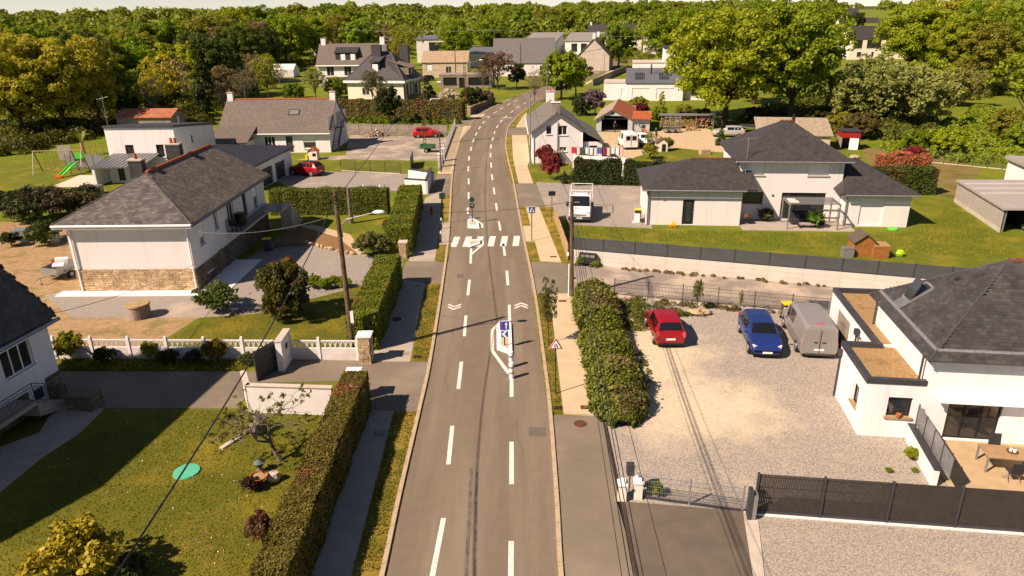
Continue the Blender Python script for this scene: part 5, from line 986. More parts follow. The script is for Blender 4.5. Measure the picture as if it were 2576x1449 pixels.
# left wood
for i, (x, y, h, c, k, w_, l) in enumerate((
    (62, 345, 17, GOLD, 'oak2', 1.0, 'leftmost golden leaved tree at the left edge'), (168, 338, 16.5, GOLD, 'oak1', 1.0, 'golden tree with leaning trunk left of the swing'), (255, 322, 15.5, GOLD, 'oak3', .85, 'golden tree right of the leaning one'),
    (300, 282, 15, OLV, 'oak3', .8, 'olive tree behind the white cube house'), (345, 258, 15.5, OAKG, 'oak1', .85, 'green tree left of the golden birch'), (425, 300, 12, GOLD, 'light2', 1.0, 'thin golden birch like tree behind the rusty roof'), (455, 262, 14, OAKY, 'round1', .9, 'yellow green tree above the rusty roof'),
    (110, 250, 17, OAKG, 'oak3', 1.0, 'green tree at back of the left wood, left part'), (205, 236, 17, OAKG, 'oak1', 1.0, 'dark green tree at back of the left wood, middle'), (20, 262, 18, OLV, 'oak1', 1.0, 'tree on the left edge at the back'), (300, 220, 17, OAKY, 'oak2', 1.0, 'light green tree on the left wood skyline'),
    (385, 205, 18, OAKG, 'oak1', .95, 'tree left of the poplar on the skyline'), (388, 180, 21, GRG, 'column', 1.4, 'slim grey poplar rising above the left skyline'), (450, 200, 18, OAKG, 'oak3', 1.1, 'round green tree right of the poplar'), (540, 190, 20, OLV, 'oak2', 1.2, 'broad spreading oak on the skyline'), (600, 172, 22, OAKY, 'oak1', 1.15, 'big yellowish oak above the outbuilding'),
    (660, 160, 22, OAKG, 'oak3', 1.15, 'big green oak right of the yellowish one'), (722, 165, 20, OAKG, 'oak2', 1.05, 'oak left of the tall wooden pole'), (800, 160, 19, OAKY, 'oak1', .9, 'oak behind the stone barn'), (860, 150, 18, OLV, 'oak3', .95, 'olive oak above the grey roofed house'), (905, 152, 17, OAKG, 'round2', 1.1, 'bright round tree over the grey house chimney'),
    (965, 150, 15, BRN, 'light2', 1.0, 'brown budding tree above the house roof'), (1022, 166, 15, OLV, 'light1', 1.0, 'open branched tree right of the dark hipped house'), (1005, 178, 12, OLV, 'light2', .9, 'small tree in front of the pale stone barn'))):
    tr(k, (x, y), h, c, l, w_)
# woodland belt behind
for i, (x, y, h, c, k, l) in enumerate(((760, 118, 19, OLV, 'oak1', 'oak in the belt behind the stone barn'), (830, 110, 18, OAKG, 'oak2', 'first oak right of the barn belt'), (890, 106, 18, OAKY, 'oak3', 'oak above the first chimney in the back belt'), (945, 104, 17, OLV, 'oak1', 'oak above the far grey gable'), (1000, 100, 17, OAKG, 'oak2', 'oak left of the far pointed roof'), (1050, 100, 16, OLV, 'oak3', 'oak beside the far white house'),
    (1146, 172, 16.5, OAKG, 'oak3', 'large round green tree standing alone behind the cottage'), (1238, 148, 17.5, OAKG, 'oak1', 'large tree right of the lone round one'), (1310, 126, 19, OAKG, 'oak3', 'dark green tree left of the white barns'), (1372, 116, 17, OLV, 'oak2', 'olive tree above the left white barn'), (1430, 112, 17, OAKY, 'oak1', 'yellowish tree between the white barns'), (1482, 112, 16, OAKG, 'oak3', 'green tree above the right white barn'),
    (1556, 172, 15.5, OAKG, 'round1', 'roadside tree at the far end of the road'), (1570, 120, 20, OAKG, 'oak1', 'broad oak right of the road end'), (1636, 132, 16, OLV, 'light1', 'thin brownish tree beside the blossom tree'), (1668, 136, 11, (.5, .46, .34), 'round2', 'white blossoming tree behind the villas'), (1625, 110, 20, OAKG, 'oak2', 'oak behind the blossom tree'), (2148, 108, 11, DKG, 'round1', 'dark tree in front of the far hill houses'), (1190, 118, 15, OAKY, 'oak2', 'light tree peeping left of the large tree'))):
    tr(k, (x, y), h, c, l, 1.08 if k.startswith('oak') else .95)
# middle distance garden trees
for x, y, h, c, k, w_, l in ((1412, 250, 10.5, OAKG, 'round2', 1.05, 'dense green tree beside the road bend'), (1448, 240, 9, OLV, 'round1', .95, 'second green tree beside the road bend'), (1345, 256, 7.5, BRN, 'twig', .8, 'bare dark branched tree behind the road sign'), (1252, 226, 9.5, (.16, .10, .065), 'light1', 1.25, 'brownish blossoming tree in front of the grey roofed house'), (1215, 224, 7.5, (.15, .11, .06), 'twig', 1.1, 'bare orchard tree left of the brownish one'), (1300, 222, 6.5, DKG, 'round1', .9, 'dark evergreen right of the brownish tree'),
        (676, 252, 10.5, OLV, 'light2', .85, 'slender tree with clear trunk behind the long house'), (795, 250, 7, GRG, 'light1', 1.1, 'grey green orchard tree behind the long house chimney'), (740, 258, 4.5, OAKG, 'bush', 1.0, 'leafy bush in the meadow behind the long house'), (850, 246, 5, OAKG, 'bush', 1.0, 'bush left of the dark hipped house'), (620, 262, 8, BRN, 'twig', 1.0, 'bare tree behind the long house roof'), (575, 300, 7, BRN, 'twig', 1.1, 'bare tangled tree left of the long house'), (705, 215, 6, GRG, 'twig', 1.0, 'bare tree by the white greenhouse'),
        (980, 312, 7.0, DKG, 'round1', .8, 'ivy covered dark tree in front of the dark hipped house'), (938, 262, 7.5, (.17, .17, .08), 'light1', .8, 'pale blossoming tree in front of the cream brick wall')):
    tr(k, (x, y), h, c, l, w_)
tr('cone', (1078, 262), 5.6, DKG, 'dark trimmed yew cone in the far garden', 1.3, cat='shrub', name='yew'); tr('shrub2', (1131, 262), 3.0, (.55, .5, .45), 'white flowering bush beside the long far hedge', 1.3, cat='bush'); tr('bush', (1190, 268), 4.2, DKG, 'dark round bush behind the stone wall at the bend', 1.0, cat='bush'); tr('bush', (1222, 262), 3.2, (.22, .16, .13), 'pale pink shrub on top of the stone wall', 1.1, cat='bush')
tr('column', (522, 304), 12, DKG, 'thick ivy clad trunk left of the long house', 1.15); tr('column', (1086, 340), 4.3, DKG, 'ivy covered stump post in the meadow', .45, name='ivy_post', cat='ivy post')
# right garden bushes
for x, y, h, c, k, w_, l, cat in ((1497, 290, 5.2, (.20, .13, .18), 'round1', .95, 'purple lilac bush behind the hangar', 'bush'), (1462, 290, 3.6, DKG, 'bush', 1.0, 'dark glossy bush left of the lilac', 'bush'), (1612, 300, 3.0, (.17, .03, .03), 'bush', .9, 'dark red maple bush behind the orange roof', 'bush'), (1605, 292, 3.8, OLV, 'bush', .9, 'green bush behind the red one', 'bush'), (1655, 302, 2.6, OAKG, 'bush', 1.1, 'green garden shrub left of the log store', 'bush'), (1720, 300, 2.8, OLV, 'bush', 1.1, 'olive garden shrub above the log store', 'bush'), (1662, 292, 4.5, OLV, 'cone', 1, 'pointed garden conifer behind the log store', 'conifer'), (1663, 302, 1.7, (.2, .03, .03), 'shrub2', .9, 'small red shrub beside the scaffold trailer', 'shrub'),
        (1634, 400, 1.9, OLV, 'shrub2', 1.0, 'rounded grassy shrub on the lawn behind the white van', 'shrub'), (1632, 372, 2.3, GRG, 'light1', .7, 'small olive tree in front of the white pickup', 'tree'), (1678, 378, 1.7, OLV, 'shrub2', .9, 'small standard shrub beside the wooden playhouse', 'shrub'), (1812, 366, 2.6, (.07, .12, .02), 'cone', 1.2, 'young conifer left of the slate roof corner', 'conifer'), (1918, 300, 1.8, GOLD, 'shrub2', 1, 'golden round shrub in the shade of the oaks', 'shrub'), (2300, 402, 1.6, (.24, .02, .03), 'shrub2', 1.4, 'red Japanese maple beside the dry hedge', 'shrub'), (1372, 420, 2.6, (.26, .035, .03), 'shrub2', .8, 'red leaved bush left of the block hut', 'bush'), (1385, 452, 3.0, (.26, .04, .035), 'shrub2', .75, 'tall red leaved bush at the pavement edge', 'bush'), (1420, 462, 1.5, DKG, 'cone', 1.3, 'small dark conifer beside the red bush', 'conifer'), (1443, 462, 1.8, DKG, 'cone', 1.3, 'second small dark conifer beside the clipped hedge', 'conifer')):
    tr(k, (x, y), h, c, l, w_, cat=cat)
# near garden plants
tr('shrub1', (548, 782), 1.75, (.06, .085, .012), 'broad green rhododendron left of the red flowering bush', 1.15, cat='shrub')
cam_ = tr('bush', (722, 800), 4.2, (.085, .085, .018), 'large dark camellia bush with red flowers on the left lawn', .78, cat='bush')
r_ = np.random.RandomState(4); L_ = env_lobes(r_, 14, 3.0, 2.9, 2.3, (1.0, 1.5)); p_, d_ = lobe_pts(L_, 60, r_, 10, -.2); o = leaf_obj('flower', p_ * 1.03, d_, .12, PETAL, r_); o.parent = cam_; o.color = (.5, .03, .035, 1); o['kind'] = 'stuff'
for x, y, h, c, l in ((940, 640, 1.7, (.12, .13, .03), 'variegated yellow shrub against the hedge corner'), (985, 590, 1.3, (.14, .08, .05), 'reddish twiggy shrub inside the hedge'), (790, 724, .9, OAKG, 'small shrub right of the camellia by the drive'), (818, 728, .8, OAKG, 'second small shrub along the drive edge'), (845, 722, .8, OAKG, 'third small shrub along the drive edge'), (868, 724, .7, OAKG, 'last small shrub along the drive edge'), (118, 612, 1.8, (.06, .085, .012), 'round green bush beside the water tank'), (60, 560, 2.4, DKG, 'dark bush at the left edge behind the fence panels'), (135, 545, 2.5, (.07, .05, .02), 'dark brown bush left of the hipped roof'), (205, 535, 2.0, (.10, .08, .03), 'copper tinted hedge shrub next to the hipped roof'), (30, 620, 1.2, DKG, 'low dark shrub by the arched panel')):
    tr('shrub2' if h < 1.6 else 'shrub1', (x, y), h, c, l, 1.2, cat='shrub')
o = tr('shrub1', (205, 1490), 2.2, (.34, .27, .02), 'glossy yellow variegated bush in the bottom left corner', .95, cat='bush'); tr('shrub1', (345, 1462), 1.0, (.05, .07, .012), 'dark green bush beside the yellow one', .9, cat='bush')
tr('shrub2', (632, 1235), .6, (.06, .03, .02), 'dark heather clump beside the planter bowl', 1.1, cat='shrub'); tr('shrub2', (662, 1370), 1.35, (.20, .11, .06), 'brown cut back hydrangea on the left lawn', .62, cat='shrub')
for x, y, h, c, l in ((180, 905, 1.6, OLV, 'leggy rose bush at the left end of the white balustrade'), (265, 915, .9, DKG, 'dark leafy clump in front of the balustrade'), (380, 905, 1.1, OLV, 'rose shoot in front of the third balustrade panel'), (425, 915, .8, DKG, 'arum clump in the balustrade bed'), (490, 912, .7, (.06, .07, .05), 'greyish plant in the balustrade bed'), (545, 915, 1.4, (.20, .15, .015), 'yellow leaved standard shrub in the balustrade bed'), (625, 918, .7, (.09, .12, .04), 'iris clump at the end of the balustrade bed')): tr('shrub2', (x, y), h, c, l, .8 if h > 1 else 1.2, cat='shrub')
for x, y, h, l in ((2292, 1156, .55, 'bright green weed beside the white screen wall'), (2235, 1190, .25, 'small weed in the gravel'), (2300, 1190, .25, 'small weed at the foot of the white screen wall'), (1650, 1245, .55, 'round green shrub behind the wire gate'), (1462, 668, .7, 'ivy tuft below the letter boxes'), (1500, 672, .5, 'small ivy tuft along the concrete wall')): tr('shrub2', (x, y), h, OAKY if 'bright' in l else OAKG, l, 1.0 if h < 1 else .7, cat='shrub')
# young street tree
s = tr('light2', (1379, 866), 4.3, (.11, .12, .03), 'thin young street tree on the right verge', .42)
# the gnarled tree on the left lawn: bare limbs with tufts of young leaves
def gnarled():
    r = random.Random(21); g = G(705, 1160); t = thing('fruit_tree', 'gnarled fruit tree with bare limbs and leaf tufts on the near lawn', 'tree', g); mb = MB(); tips = []
    def grow(p, d, l, rad, dep):
        q = p + d * l; m_ = (p + q) / 2 + Vector((r.uniform(-.1, .1), r.uniform(-.1, .1), r.uniform(-.04, .1))) * l; mb.tube([p, m_, q], rad, 6, r1=rad * .68)
        if dep == 0: tips.append((q, d)); return
        for _ in range(3 if dep > 2 else 2):
            e = (d * .55 + Vector((r.uniform(-1, 1), r.uniform(-1, 1), r.uniform(-.35, .42)))).normalized(); grow(q, e, l * r.uniform(.72, .98), rad * .58, dep - 1)
    grow(Vector((0, 0, 0)), Vector((-.35, .1, 1)).normalized(), .95, .10, 5); mb.build('trunk', BARKG, t)
    rr = np.random.RandomState(3); P = np.repeat(np.array([p for p, _ in tips]), 7, 0); o = leaf_obj('leaves', P + rr.normal(size=P.shape) * .05, unit(len(P), rr) + [0, 0, .5], .075, LEAF, rr, 1.6); o.parent = t; o.color = (.13, .13, .03, 1)
gnarled()

# ---------------- hedges
def hedge(label, pts, wd, h, col, name='hedge', leaf=.075, dens=260, rough=.1, top=None, core=None, seed=1, m=None, taper=1.):
    r = np.random.RandomState(seed); pts = [Vector((p[0], p[1], 0)) for p in pts]; t = thing(name, label, 'hedge', pts[0]); o = pts[0]; P, Nn = [], []; cb = MB()
    for a, b in zip(pts, pts[1:]):
        d = b - a; L = d.length; d.normalize(); n = Vector((-d.y, d.x, 0)); q = (a + b) / 2 - o
        cb.box((q.x, q.y, h * .48), (L - .1, max(.1, wd - .22), h * .92), math.atan2(d.y, d.x))
        for kind, area in (('t', L * wd), ('l', L * h), ('r', L * h), ('e', wd * h), ('f', wd * h)):
            k = int(area * dens); u = r.uniform(0, L, k); v = r.uniform(-wd / 2, wd / 2, k); z = r.uniform(.02, h, k); j = r.normal(0, rough * .5, k)
            wv = np.sin(u * 1.7 + seed) * rough * .7 + np.sin(u * 4.1) * rough * .35
            if kind == 't': z = h + j + wv * 1.6; nn = (0, 0, 1)
            elif kind in 'lr': sg = 1 if kind == 'l' else -1; v = sg * (wd / 2 * (1 - (1 - taper) * z / h) + j + wv); nn = n * sg
            else: u = (j if kind == 'e' else L + j); u = np.full(k, 0.) + u; nn = -d if kind == 'e' else d
            X = np.stack([a.x - o.x + d.x * u + n.x * v, a.y - o.y + d.y * u + n.y * v, z], 1); P.append(X); Nn.append(np.tile(np.array(nn), (k, 1)))
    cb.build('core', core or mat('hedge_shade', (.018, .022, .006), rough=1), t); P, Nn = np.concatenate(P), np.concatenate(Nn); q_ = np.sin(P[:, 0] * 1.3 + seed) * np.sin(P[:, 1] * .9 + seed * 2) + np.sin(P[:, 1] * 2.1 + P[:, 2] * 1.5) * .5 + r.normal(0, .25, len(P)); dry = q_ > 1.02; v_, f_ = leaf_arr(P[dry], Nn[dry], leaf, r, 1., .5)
    if dry.any(): od = np_obj('dry_leaves', v_, f_, m or LEAFD); od.parent = t; od.color = (col[0] * 1.5 + .03, col[1] * .9, col[2] * 1.5 + .01, 1)
    k_ = int(len(P) * .03); sh = r.choice(len(P), k_); P = np.concatenate([P[~dry], P[sh] + Nn[sh] * r.uniform(.03, .16, (k_, 1))]); Nn = np.concatenate([Nn[~dry], Nn[sh]]); v_, f_ = leaf_arr(P, Nn, leaf, r, 1., .42); ob = np_obj('foliage', v_, f_, m or LEAFD); ob.parent = t; ob.color = (*col, 1); return t
g2 = lambda *p: [G(*q)[:2] for q in p]
hedge('tall dark clipped hedge along the near left pavement', [(-7.5, 17.2), (-7.45, 30.2)], 1.15, 1.95, (.125, .105, .016), leaf=.038, dens=1250, seed=2, rough=.06)
hedge('bright clipped hedge behind the stone gatepost on the left pavement', [(-8.35, 36.3), (-8.5, 46.9)], 1.6, 2.15, (.125, .160, .012), leaf=.045, dens=900, seed=3, rough=.07)
hedge('taller clipped hedge beyond the second driveway on the left', [(-8.75, 53.5), (-9.65, 68.3)], 2.0, 2.2, (.125, .160, .012), leaf=.055, dens=600, seed=4, rough=.08)
hedge('long clipped hedge crossing behind the lawn below the gravel drive', [(-22.6, 66.4), (-11.6, 66.2)], 1.3, 2.35, (.105, .125, .014), leaf=.065, dens=480, seed=5, rough=.08)
hedge('long brownish hedge in front of the dark hipped house', [tuple(G(845, 297)[:2]), tuple(G(1168, 302)[:2])], 1.8, 3.3, (.120, .100, .020), leaf=.13, dens=90, seed=6)
hedge('dark conifer hedge in front of the white screen', [tuple(G(1446, 462)[:2]), tuple(G(1560, 462)[:2])], 1.6, 2.5, (.030, .048, .009), leaf=.09, dens=220, seed=7, rough=.16)
hedge('dark conifer hedge left of the cream house roof', [tuple(G(1572, 462)[:2]), tuple(G(1700, 470)[:2])], 1.6, 2.4, (.030, .048, .009), leaf=.09, dens=220, seed=8, rough=.16)
hedge('clipped green hedge behind the right wing of the cream house', [tuple(G(2190, 488)[:2]), tuple(G(2338, 486)[:2])], 1.8, 2.6, (.060, .085, .012), leaf=.09, dens=220, seed=9)
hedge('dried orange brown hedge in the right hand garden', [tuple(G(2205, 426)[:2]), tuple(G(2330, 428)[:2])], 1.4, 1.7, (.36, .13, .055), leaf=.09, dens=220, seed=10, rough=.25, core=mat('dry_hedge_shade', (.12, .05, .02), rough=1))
hedge('loose overgrown hedge along the back left garden', [tuple(G(-60, 530)[:2]), tuple(G(95, 520)[:2]), tuple(G(250, 515)[:2])], 1.6, 1.6, (.040, .045, .012), leaf=.1, dens=160, seed=12, rough=.25)
def ivy_bank():
    r = np.random.RandomState(9); t = thing('ivy_bank', 'overgrown ivy covered bank between pavement and gravel yard', 'ivy bank', (4.9, 29, 0)); a, b = Vector((4.95, 28.3, 0)), Vector((5.3, 44.6, 0)); L = (b - a).length; d = (b - a).normalized(); n = Vector((-d.y, d.x, 0)); N_ = 38000
    u = r.uniform(-.4, L + .3, N_); th = r.uniform(0, math.pi, N_); endt = np.clip(np.minimum((u + .5) / 1.6, (L + .4 - u) / 1.2), .15, 1) ** .5; wv = 1 + .06 * np.sin(u * 1.1) + .05 * np.sin(u * 2.3 + 1); w_ = 1.12 * endt * wv; h = 1.15 * endt * (1 + .16 * np.sin(u * 1.9 + 2) + .1 * np.sin(u * .7)) ; rad = 1 + np.abs(r.normal(0, .11, N_)) + .05 * np.sin(u * 6 + th * 4)
    x = np.cos(th) * w_ * rad; z = np.sin(th) ** .7 * h * rad; P = np.stack([d.x * u + n.x * x + .05, d.y * u + n.y * x - .7, z], 1); Nn = np.stack([n.x * np.cos(th), n.y * np.cos(th) + 0 * th, np.sin(th)], 1)
    o = leaf_obj('foliage', P, Nn, .085, LEAFD, r); o.parent = t; o.color = (.125, .150, .018, 1)
    sel = (np.sin(u * 1.7 + 1) + np.sin(u * .63) + r.normal(0, .5, N_) > .75) & (np.cos(th) < .35); o = leaf_obj('dry_vines', P[sel] * [1, 1, 1.03], Nn[sel], .07, LEAFD, r, 1.5); o.parent = t; o.color = (.20, .135, .06, 1)
    cb = MB()
    for k in range(15): cb.ball((.05 + d.x * (.6 + k * 1.08), -.7 + d.y * (.6 + k * 1.08), .35), .85, 8, sq=(.85, 1, .85))
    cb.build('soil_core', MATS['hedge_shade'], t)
ivy_bank()
# ---------------- distant wood that reads as one mass
def wood():
    r = np.random.RandomState(5); P, Nn, S = [], [], []; cs = []
    for i in range(900):
        az = r.uniform(-41, 41); dd = r.uniform(285, 620) if i < 700 else r.uniform(620, 1500); x, y = dd * math.sin(R(az)), dd * math.cos(R(az))
        if -20 < az < 21 and dd < 330: continue
        if 1060 < PCX + FOC * x / y < 1120 and dd < 330 or 2060 < PCX + FOC * x / y < 2330 and dd < 600: continue
        cs.append((x, y))
    for x, y in cs:
        h = r.uniform(10, 15); q = h * r.uniform(.36, .5); k = 230; d = unit(k, r); d[:, 2] = abs(d[:, 2]) * 1.15 - .15; c = np.array([x, y, rise(x, y) + h - q * .85]); lum = 1 + .16 * np.sin(d[:, :1] * 7 + x) * np.cos(d[:, 1:2] * 6 + y)
        P.append(c + d * [[q, q, q * .85]] * lum * r.uniform(.82, 1.05, (k, 1))); Nn.append(d)
    P, Nn = np.concatenate(P), np.concatenate(Nn); v, f = leaf_arr(P, Nn, 1.0, r); o = np_obj('distant_wood', v, f, LEAF); o.color = (.185, .235, .024, 1); o['kind'] = 'stuff'; tag(o, 'belt of distant green woodland filling the skyline', 'woodland')
wood()
def hills():
    mb = MB(); r = random.Random(3)
    for d0, h0 in ((3200, 22), (5200, 34)):
        pr = None
        for k in range(61):
            a = R(-45 + 1.5 * k); x, y = d0 * math.sin(a), d0 * math.cos(a); h = h0 * (.75 + .25 * math.sin(k * .31 + d0) + .06 * r.random()); cur = ((x * .93, y * .93, 0), (x, y, h), (x * 1.1, y * 1.1, 0))
            if pr: mb.face([pr[0], cur[0], cur[1], pr[1]]); mb.face([pr[1], cur[1], cur[2], pr[2]])
            pr = cur
    mb.build('hills', WOODFLOOR, kind='structure')
hills()
# ---------------- grass blades on the near lawns and verges
def tufts(name, label, polys, n, col, h=.07, seed=1, z=.01):
    r = np.random.RandomState(seed); P = []
    for pl in polys:
        p = [G(*q) for q in pl]; Q = [(q.x, q.y) for q in p]; x0, x1, y0, y1 = min(q[0] for q in Q), max(q[0] for q in Q), min(q[1] for q in Q), max(q[1] for q in Q); k = 0
        while k < n:
            x, y = r.uniform(x0, x1), r.uniform(y0, y1)
            if in_poly(x, y, Q): P.append((x, y)); k += 1
    P = np.array(P); m = len(P); a = r.uniform(0, 6.28, m); w_ = r.uniform(.02, .05, m); hh = h * r.uniform(.4, 1.5, m); lean = r.uniform(-.04, .04, (m, 2)); c, s = np.cos(a) * w_, np.sin(a) * w_; Z = np.full(m, z)
    v = np.stack([np.stack([P[:, 0] - c, P[:, 1] - s, Z], 1), np.stack([P[:, 0] + c, P[:, 1] + s, Z], 1), np.stack([P[:, 0] + c * .3 + lean[:, 0], P[:, 1] + s * .3 + lean[:, 1], Z + hh], 1), np.stack([P[:, 0] - c * .3 + lean[:, 0], P[:, 1] - s * .3 + lean[:, 1], Z + hh], 1)], 1).reshape(-1, 3)
    o = np_obj(name, v, np.arange(4 * m).reshape(m, 4), LEAF); o.color = (*col, 1); o['kind'] = 'stuff'; tag(o, label, 'grass')
tufts('grass', 'short grass blades on the near left lawn', [[(-60, 1460), (0, 1250), (265, 1035), (640, 1035), (850, 1045), (700, 1460)]], 15000, (.19, .20, .024), .032, 1)
tufts('grass', 'short grass blades on the camellia lawn', [[(430, 850), (600, 775), (890, 705), (990, 670), (890, 860), (905, 900), (470, 900)]], 5000, (.21, .20, .024), .032, 2)
tufts('verge_grass', 'tufts of dry grass along the road verges', [[(884, 1449), (990, 1040), (1052, 1040), (965, 1440)], [(1036, 908), (1072, 718), (1110, 718), (1084, 908)], [(1382, 1035), (1342, 744), (1380, 744), (1414, 1038)]], 2500, (.22, .20, .04), .05, 3, .06)
tufts('flower_bed_grass', 'long grass and weeds in front of the white balustrade', [[(150, 935), (160, 905), (640, 908), (610, 935)]], 3500, (.19, .21, .03), .14, 4)
tufts('lawn_grass', 'mown grass blades on the lawn behind the retaining wall', [[(1450, 572), (1860, 585), (2125, 592), (2310, 585), (2395, 510), (2560, 640), (2500, 650), (1450, 596)]], 9000, (.18, .21, .02), .06, 5)

def thicket(name, label, px, n, h, col, seed, lf=.22, m_=260):
    r = np.random.RandomState(seed); Q = [tuple(G(*p)[:2]) for p in px]; x0, x1, y0, y1 = min(q[0] for q in Q), max(q[0] for q in Q), min(q[1] for q in Q), max(q[1] for q in Q); P, Nn = [], []; k = 0
    while k < n:
        x, y = r.uniform(x0, x1), r.uniform(y0, y1)
        if not in_poly(x, y, Q): continue
        k += 1; q = h * r.uniform(.4, 1.); d = unit(m_, r); d[:, 2] = abs(d[:, 2]); P.append(np.array([x, y, .05]) + d * [[q * 1.1, q * 1.1, q]] * r.uniform(.7, 1.05, (m_, 1))); Nn.append(d)
    o = leaf_obj(name, np.concatenate(P), np.concatenate(Nn), lf, LEAF, r); o.color = (*col, 1); o['kind'] = 'stuff'; tag(o, label, 'undergrowth')
thicket('undergrowth', 'dark undergrowth below the golden trees on the left', [(-60, 400), (-60, 330), (280, 310), (520, 296), (520, 322), (230, 345), (150, 372)], 130, 2.6, (.085, .090, .012), 31)
thicket('undergrowth', 'tangled undergrowth at the back of the left wood', [(-60, 325), (0, 240), (560, 205), (700, 205), (560, 290), (250, 305)], 150, 3.2, (.125, .140, .016), 32)
thicket('undergrowth', 'scrub around the feet of the willows on the right', [(1850, 305), (2080, 255), (2330, 250), (2340, 340), (2200, 360), (2050, 330)], 150, 2.4, (.12, .14, .022), 33)
thicket('undergrowth', 'lush marsh growth in the right hand meadow', [(2180, 372), (2330, 345), (2450, 270), (2620, 300), (2620, 420), (2400, 410)], 170, 1.1, (.20, .27, .02), 34)
thicket('undergrowth', 'shaded bushes under the wood along the back right', [(2180, 245), (2250, 200), (2620, 190), (2620, 240), (2400, 255)], 110, 3.0, (.14, .16, .018), 35)
thicket('undergrowth', 'green scrub between the far houses and the wood', [(560, 200), (600, 150), (860, 135), (1060, 120), (1060, 140), (800, 160), (740, 175)], 120, 3.2, (.15, .17, .018), 36)
thicket('undergrowth', 'garden scrub behind the far white houses', [(1180, 165), (1200, 130), (1640, 120), (1640, 150), (1560, 160), (1300, 150)], 110, 3.2, (.15, .17, .018), 37)
thicket('undergrowth', 'weedy shrubs along the foot of the long far hedge', [(860, 312), (870, 302), (1160, 308), (1130, 322)], 40, .8, (.13, .18, .016), 38)

def filler(label, group, px, n, hs, cols, seed, keys=('oak1', 'oak2', 'oak3'), gap=6.):
    r = random.Random(seed); Q = [tuple(G(*p)[:2]) for p in px]; x0, x1, y0, y1 = min(q[0] for q in Q), max(q[0] for q in Q), min(q[1] for q in Q), max(q[1] for q in Q); done = []; tries = 0
    while len(done) < n and tries < 6000:
        tries += 1; x, y = r.uniform(x0, x1), r.uniform(y0, y1)
        if not in_poly(x, y, Q) or any((x - a) ** 2 + (y - b) ** 2 < gap ** 2 for a, b in done): continue
        done.append((x, y)); plant(r.choice(keys), (x, y, rise(x, y)), r.uniform(*hs), r.choice(cols), label, wide=r.uniform(.85, 1.15), group=group)
filler('leafy tree in the depth of the left wood, one crown among many', 'trees deep in the left wood', [(-80, 322), (-40, 215), (560, 172), (735, 150), (640, 205), (470, 285), (250, 308)], 40, (11, 17.5), (OAKG, OAKY, OLV, GOLD, (.10, .14, .016), (.09, .12, .02), BRN), 41, gap=7.5)
filler('leafy tree in the depth of the right wood, one crown among many', 'trees deep in the right wood', [(2300, 232), (2310, 150), (2640, 132), (2640, 232)], 14, (14, 19), (OAKG, OAKY, OAKY, OLV), 42, gap=10)
filler('tree in the wooded belt behind the far houses, one crown among many', 'trees behind the far houses', [(480, 142), (700, 122), (1045, 90), (1120, 86), (1660, 86), (1980, 96), (1980, 116), (1660, 102), (1060, 100), (640, 158)], 44, (12, 17), (OAKG, OAKY, OLV), 43, gap=9)
filler('slender trunked tree at the edge of the left wood, one of several alike', 'slender trees along the left wood edge', [(230, 330), (300, 285), (520, 250), (700, 215), (640, 262), (480, 305)], 12, (8, 11), (OLV, OAKY, BRN), 44, ('light1', 'light2', 'twig'), 5)
mb = np.random.RandomState(17); P_ = np.array([tuple(G(mb.uniform(240, 620), mb.uniform(908, 930), .14)) for _ in range(90)]); o = leaf_obj('bed_flower', P_, unit(90, mb) * .3 + [0, 0, 1], .05, PETAL, mb); o.color = (.75, .42, .02, 1); o['kind'] = 'stuff'; tag(o, 'scattered yellow and orange flowers in the balustrade bed', 'flowers')
mb = np.random.RandomState(18); P_ = np.array([tuple(G(mb.uniform(40, 780), mb.uniform(1060, 1440), .05)) for _ in range(140)]); o = leaf_obj('daisy', P_, unit(140, mb) * .3 + [0, 0, 1], .028, PETAL, mb); o.color = (.8, .8, .78, 1); o['kind'] = 'stuff'; tag(o, 'tiny white daisies dotted over the near lawn', 'flowers')

thicket('weeds', 'scrappy weeds on the stony corner between ivy bank and wire fence', [(1552, 758), (1640, 768), (1770, 795), (1690, 800), (1640, 790), (1600, 850), (1575, 830)], 60, .42, (.13, .15, .025), 51, .06, 70)
thicket('weeds', 'low weeds creeping from the foot of the ivy bank over the sand', [(1590, 860), (1625, 900), (1640, 980), (1620, 1055), (1560, 1062), (1590, 1000)], 45, .16, (.12, .14, .025), 52, .045, 40)
thicket('weeds', 'weeds and dead stalks along the plinth of the wire fence', [(1550, 750), (2085, 798), (2085, 804), (1550, 757)], 45, .35, (.16, .14, .05), 53, .06, 50)
thicket('weeds', 'thin weeds along the foot of the concrete wall', [(1450, 664), (2100, 722), (2100, 727), (1450, 670)], 50, .2, (.17, .14, .05), 54, .06, 40)
tr('light1', (1752, 784), 2.3, (.14, .17, .03), 'leggy green shrub growing through the wire fence', .42, cat='shrub'); tr('light2', (1862, 782), 1.5, (.14, .17, .03), 'thin shoot on the wire fence behind the blue car', .35, cat='shrub')
